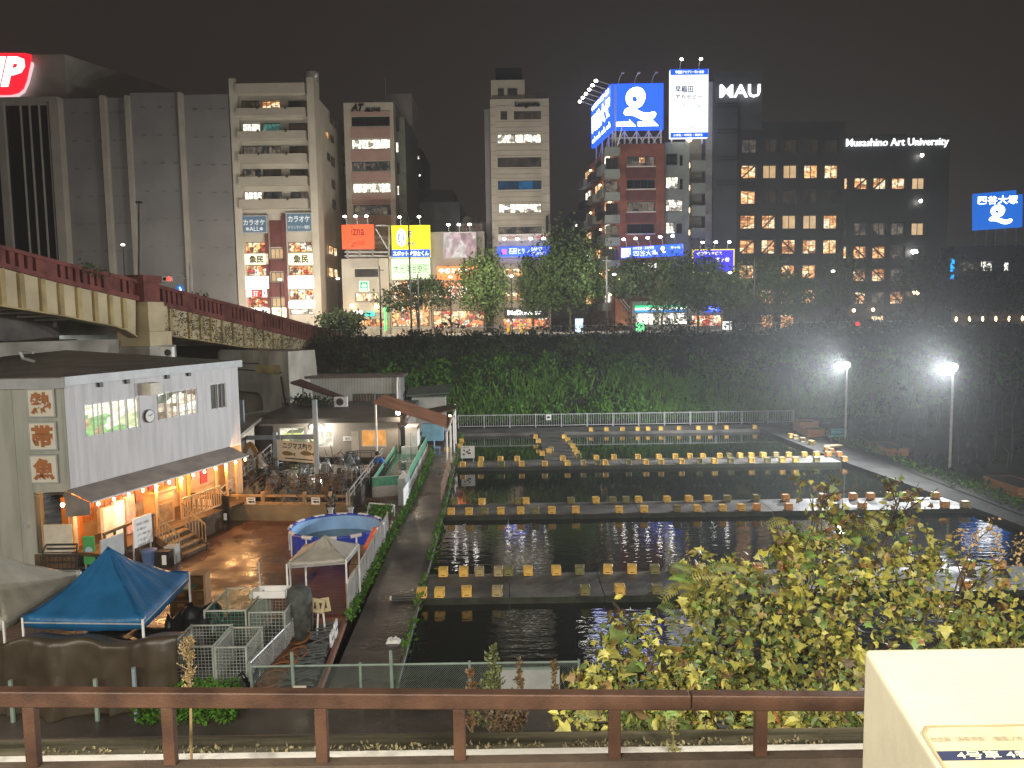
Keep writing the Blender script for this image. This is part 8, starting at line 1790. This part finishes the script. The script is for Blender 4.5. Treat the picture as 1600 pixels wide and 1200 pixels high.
for l in leaves:
    if id(l) in sid: continue
    place(mbs[pick(l[0])], l[0], rg, rg.choice((rg.uniform(.035, .07), rg.uniform(.04, .08), rg.uniform(.06, .115))))
mb = MB()
for k, q in enumerate(mbs):
    off_ = len(mb.v); mb.v += q.v; mb.f += [tuple(i+off_ for i in f_) for f_ in q.f]; mb.mi += [k]*len(q.f)
o = mb.build('foliage', LM, sh_); o['kind'] = 'stuff'
# feathery compound leaves
def frond(mb, p, d, L_, rg):
    d = d.normalized(); sd = d.cross(Vector((0, -.6, .8))).normalized(); n_ = sd.cross(d)
    pts = [p+d*L_*t/10-Vector((0, 0, L_*.35*(t/10)**2)) for t in range(11)]; mb.path(pts, .004, 4)
    for i in range(1, 11):
        for s in (-1, 1):
            a = pts[i]; dd = (sd*s+d*.35-Vector((0, 0, .35))).normalized(); l = L_*.3*(1-.05*abs(i-5)); e = dd.cross(n_).normalized()*l*.16
            mb.quad(a, a+dd*l*.4+e, a+dd*l, a+dd*l*.4-e)
for px, py, Y, n in ((1240, 845, 8.0, 9), (1235, 875, 7.9, 9), (1085, 905, 7.7, 9), (1105, 930, 7.6, 8), (1065, 960, 7.6, 5), (1330, 830, 8.2, 6), (1400, 815, 8.4, 5), (1160, 905, 7.7, 5)):
    c = A(px, py, Y)
    for _ in range(n): mb = MB(); frond(mb, c+Vector((rg.gauss(0, .1), rg.gauss(0, .1), rg.gauss(0, .08))), Vector((rg.uniform(-1, .8), rg.uniform(-.8, .3), rg.uniform(-.1, .7))), rg.uniform(.2, .33), rg); mb.build('frond', LM[rg.choice((1, 1, 3, 2))], sh_)
# branches
root0 = Vector((2.4, 7.3, 3.9))
for px, py, Y, rxp, ryp, wgt in CL:
    c = A(px, py, Y); s0 = root0+Vector((rg.gauss(0, .6), rg.gauss(0, .25), 0)); mb = MB(); m_ = s0.lerp(c, .5)+Vector((rg.gauss(0, .15), 0, .25)); mb.path([s0, m_, c], [.035, .022, .008], 6); mb.build('branch', bark, sh_)
    for _ in range(5): e = c+Vector((rg.uniform(-1, 1)*rxp/1200*Y, rg.uniform(-.4, .4), rg.uniform(-.2, 1)*ryp/1200*Y)); mb = MB(); mb.path([m_.lerp(c, rg.uniform(.3, 1)), e], [.012, .004], 5); mb.build('twig', bark, sh_)
# tan seed clusters on a bare twig at the right
sd_ = thing('seed_branch', 'bare twig hung with tan seed clusters at the right edge', 'branch', A(1500, 900, 7.9)); tanm = mat('tan_seed', (.32, .22, .1), .7, .3, 6)
mb = MB(); pts = [A(1480, 960, 7.8), A(1500, 900, 7.9), A(1520, 850, 8.0), A(1555, 820, 8.0)]; mb.path(pts, [.012, .01, .007, .004], 5); mb.path([pts[1], A(1560, 880, 7.9), A(1600, 850, 7.8)], [.008, .006, .003], 5); mb.build('twig', bark, sd_)
for px, py, n in ((1505, 830, 30), (1525, 838, 30), (1548, 822, 35), (1560, 845, 30), (1592, 850, 30), (1565, 862, 26), (1510, 870, 24), (1595, 880, 20)):
    c = A(px, py, 7.9); mb = MB()
    for _ in range(n): p = c+Vector((rg.gauss(0, .04), rg.gauss(0, .03), rg.gauss(-.04, .07))); leaf(mb, p, rg.uniform(.03, .06), rg, -.3)
    o = mb.build('seed_cluster', tanm, sd_); o['kind'] = 'stuff'
# young cypress like shrub, weeds
def spray(name, label, px, pyb, pyt, Y, m_, spread, n, s, seed, cat='plant', brown=None):
    rg = random.Random(seed); b0 = A(px, pyb, Y); t0 = A(px, pyt, Y); h = t0.z-b0.z; o = thing(name, label, cat, b0); mb = MB(); mb.path([b0-Vector((0, 0, .6)), b0.lerp(t0, .5)+Vector((.02, 0, 0)), t0], [.014, .01, .004], 6); mb.build('stem', bark if not brown else m_, o)
    mb = MB()
    for _ in range(n):
        t = rg.random()**.8 if name != 'tan_weed' else 1-.52*rg.random()**1.2; c = b0.lerp(t0, t); a = rg.uniform(0, 6.28); l = spread*((1.05-t) if name != 'tan_weed' else .9*math.sin(math.pi*min(1, (1-t)/.52+.12)))*rg.uniform(.3, 1)+.012; e = c+Vector((math.cos(a)*l, math.sin(a)*l*.6, l*.7)); mb.path([c, e], [.004, .002], 3)
        for k in range(7): p = c.lerp(e, rg.uniform(.25, 1)); leaf(mb, p, s*rg.uniform(.6, 1.3), rg, .8)
    mb.build('foliage', m_, o); return o
spray('young_cypress', 'young feathery cypress shrub rising above the rusty rail', 770, 1150, 1012, 6.6, lm('cypress_green', (.075, .085, .03)), .3, 90, .045, 1, 'shrub')
spray('dry_weed', 'brown dry weed left of the young cypress', 735, 1150, 1045, 6.6, lm('dry_weed_brown', (.13, .07, .03)), .16, 40, .04, 2, 'weed', 1)
spray('dry_weed', 'brown dry weed right of the young cypress', 812, 1150, 1030, 6.6, LM[5], .14, 44, .04, 3, 'weed', 1)
spray('dry_weed', 'thin reddish dry weed before the pale panel', 866, 1150, 1035, 6.6, LM[5], .08, 40, .035, 4, 'weed', 1)
spray('tan_weed', 'tall tan dried weed spike in front of the wire cage', 294, 1186, 1000, 5.75, lm('tan_weed', (.27, .19, .09)), .085, 110, .02, 5, 'weed', 1)
spray('bare_sprout', 'thin bare sprout growing from the retaining wall under the shrub', 1048, 1190, 1125, 5.9, lm('sprout', (.22, .2, .08)), .1, 16, .05, 6, 'weed', 1)
spray('cypress_undergrowth', 'low brownish bush below the young cypress behind the rail', 790, 1158, 1085, 6.5, lm('brownish_bush', (.09, .06, .035)), .32, 110, .045, 7, 'bush')
rg = random.Random(99); mb = MB()
for _ in range(1500):
    x = rg.uniform(-6, 5); leaf(mb, Vector((x, rg.uniform(5.99, 6.14), 5.435+rg.uniform(0, .03))), rg.uniform(.015, .05), rg, .6) if noise.noise(Vector((x*2, 0, 4))) > -.25 else None
o = mb.build('coping_moss', mat('dry_moss', (.28, .24, .13), .9, .3, 5)); o['kind'] = 'stuff'
hz = bpy.data.materials.new('haze'); hz.use_nodes = True; nt = hz.node_tree
for n in list(nt.nodes):
    if n.type == 'BSDF_PRINCIPLED': nt.nodes.remove(n)
v = nt.nodes.new('ShaderNodeVolumePrincipled'); v.inputs['Color'].default_value = (.9, .93, .95, 1); v.inputs['Density'].default_value = HAZE; v.inputs['Anisotropy'].default_value = .6
nt.links.new(v.outputs[0], [n for n in nt.nodes if n.type == 'OUTPUT_MATERIAL'][0].inputs['Volume'])
mb = MB(); mb.bx(-620, -120, -2.6, 620, 920, 62); mb.build('haze', hz, kind='stuff')
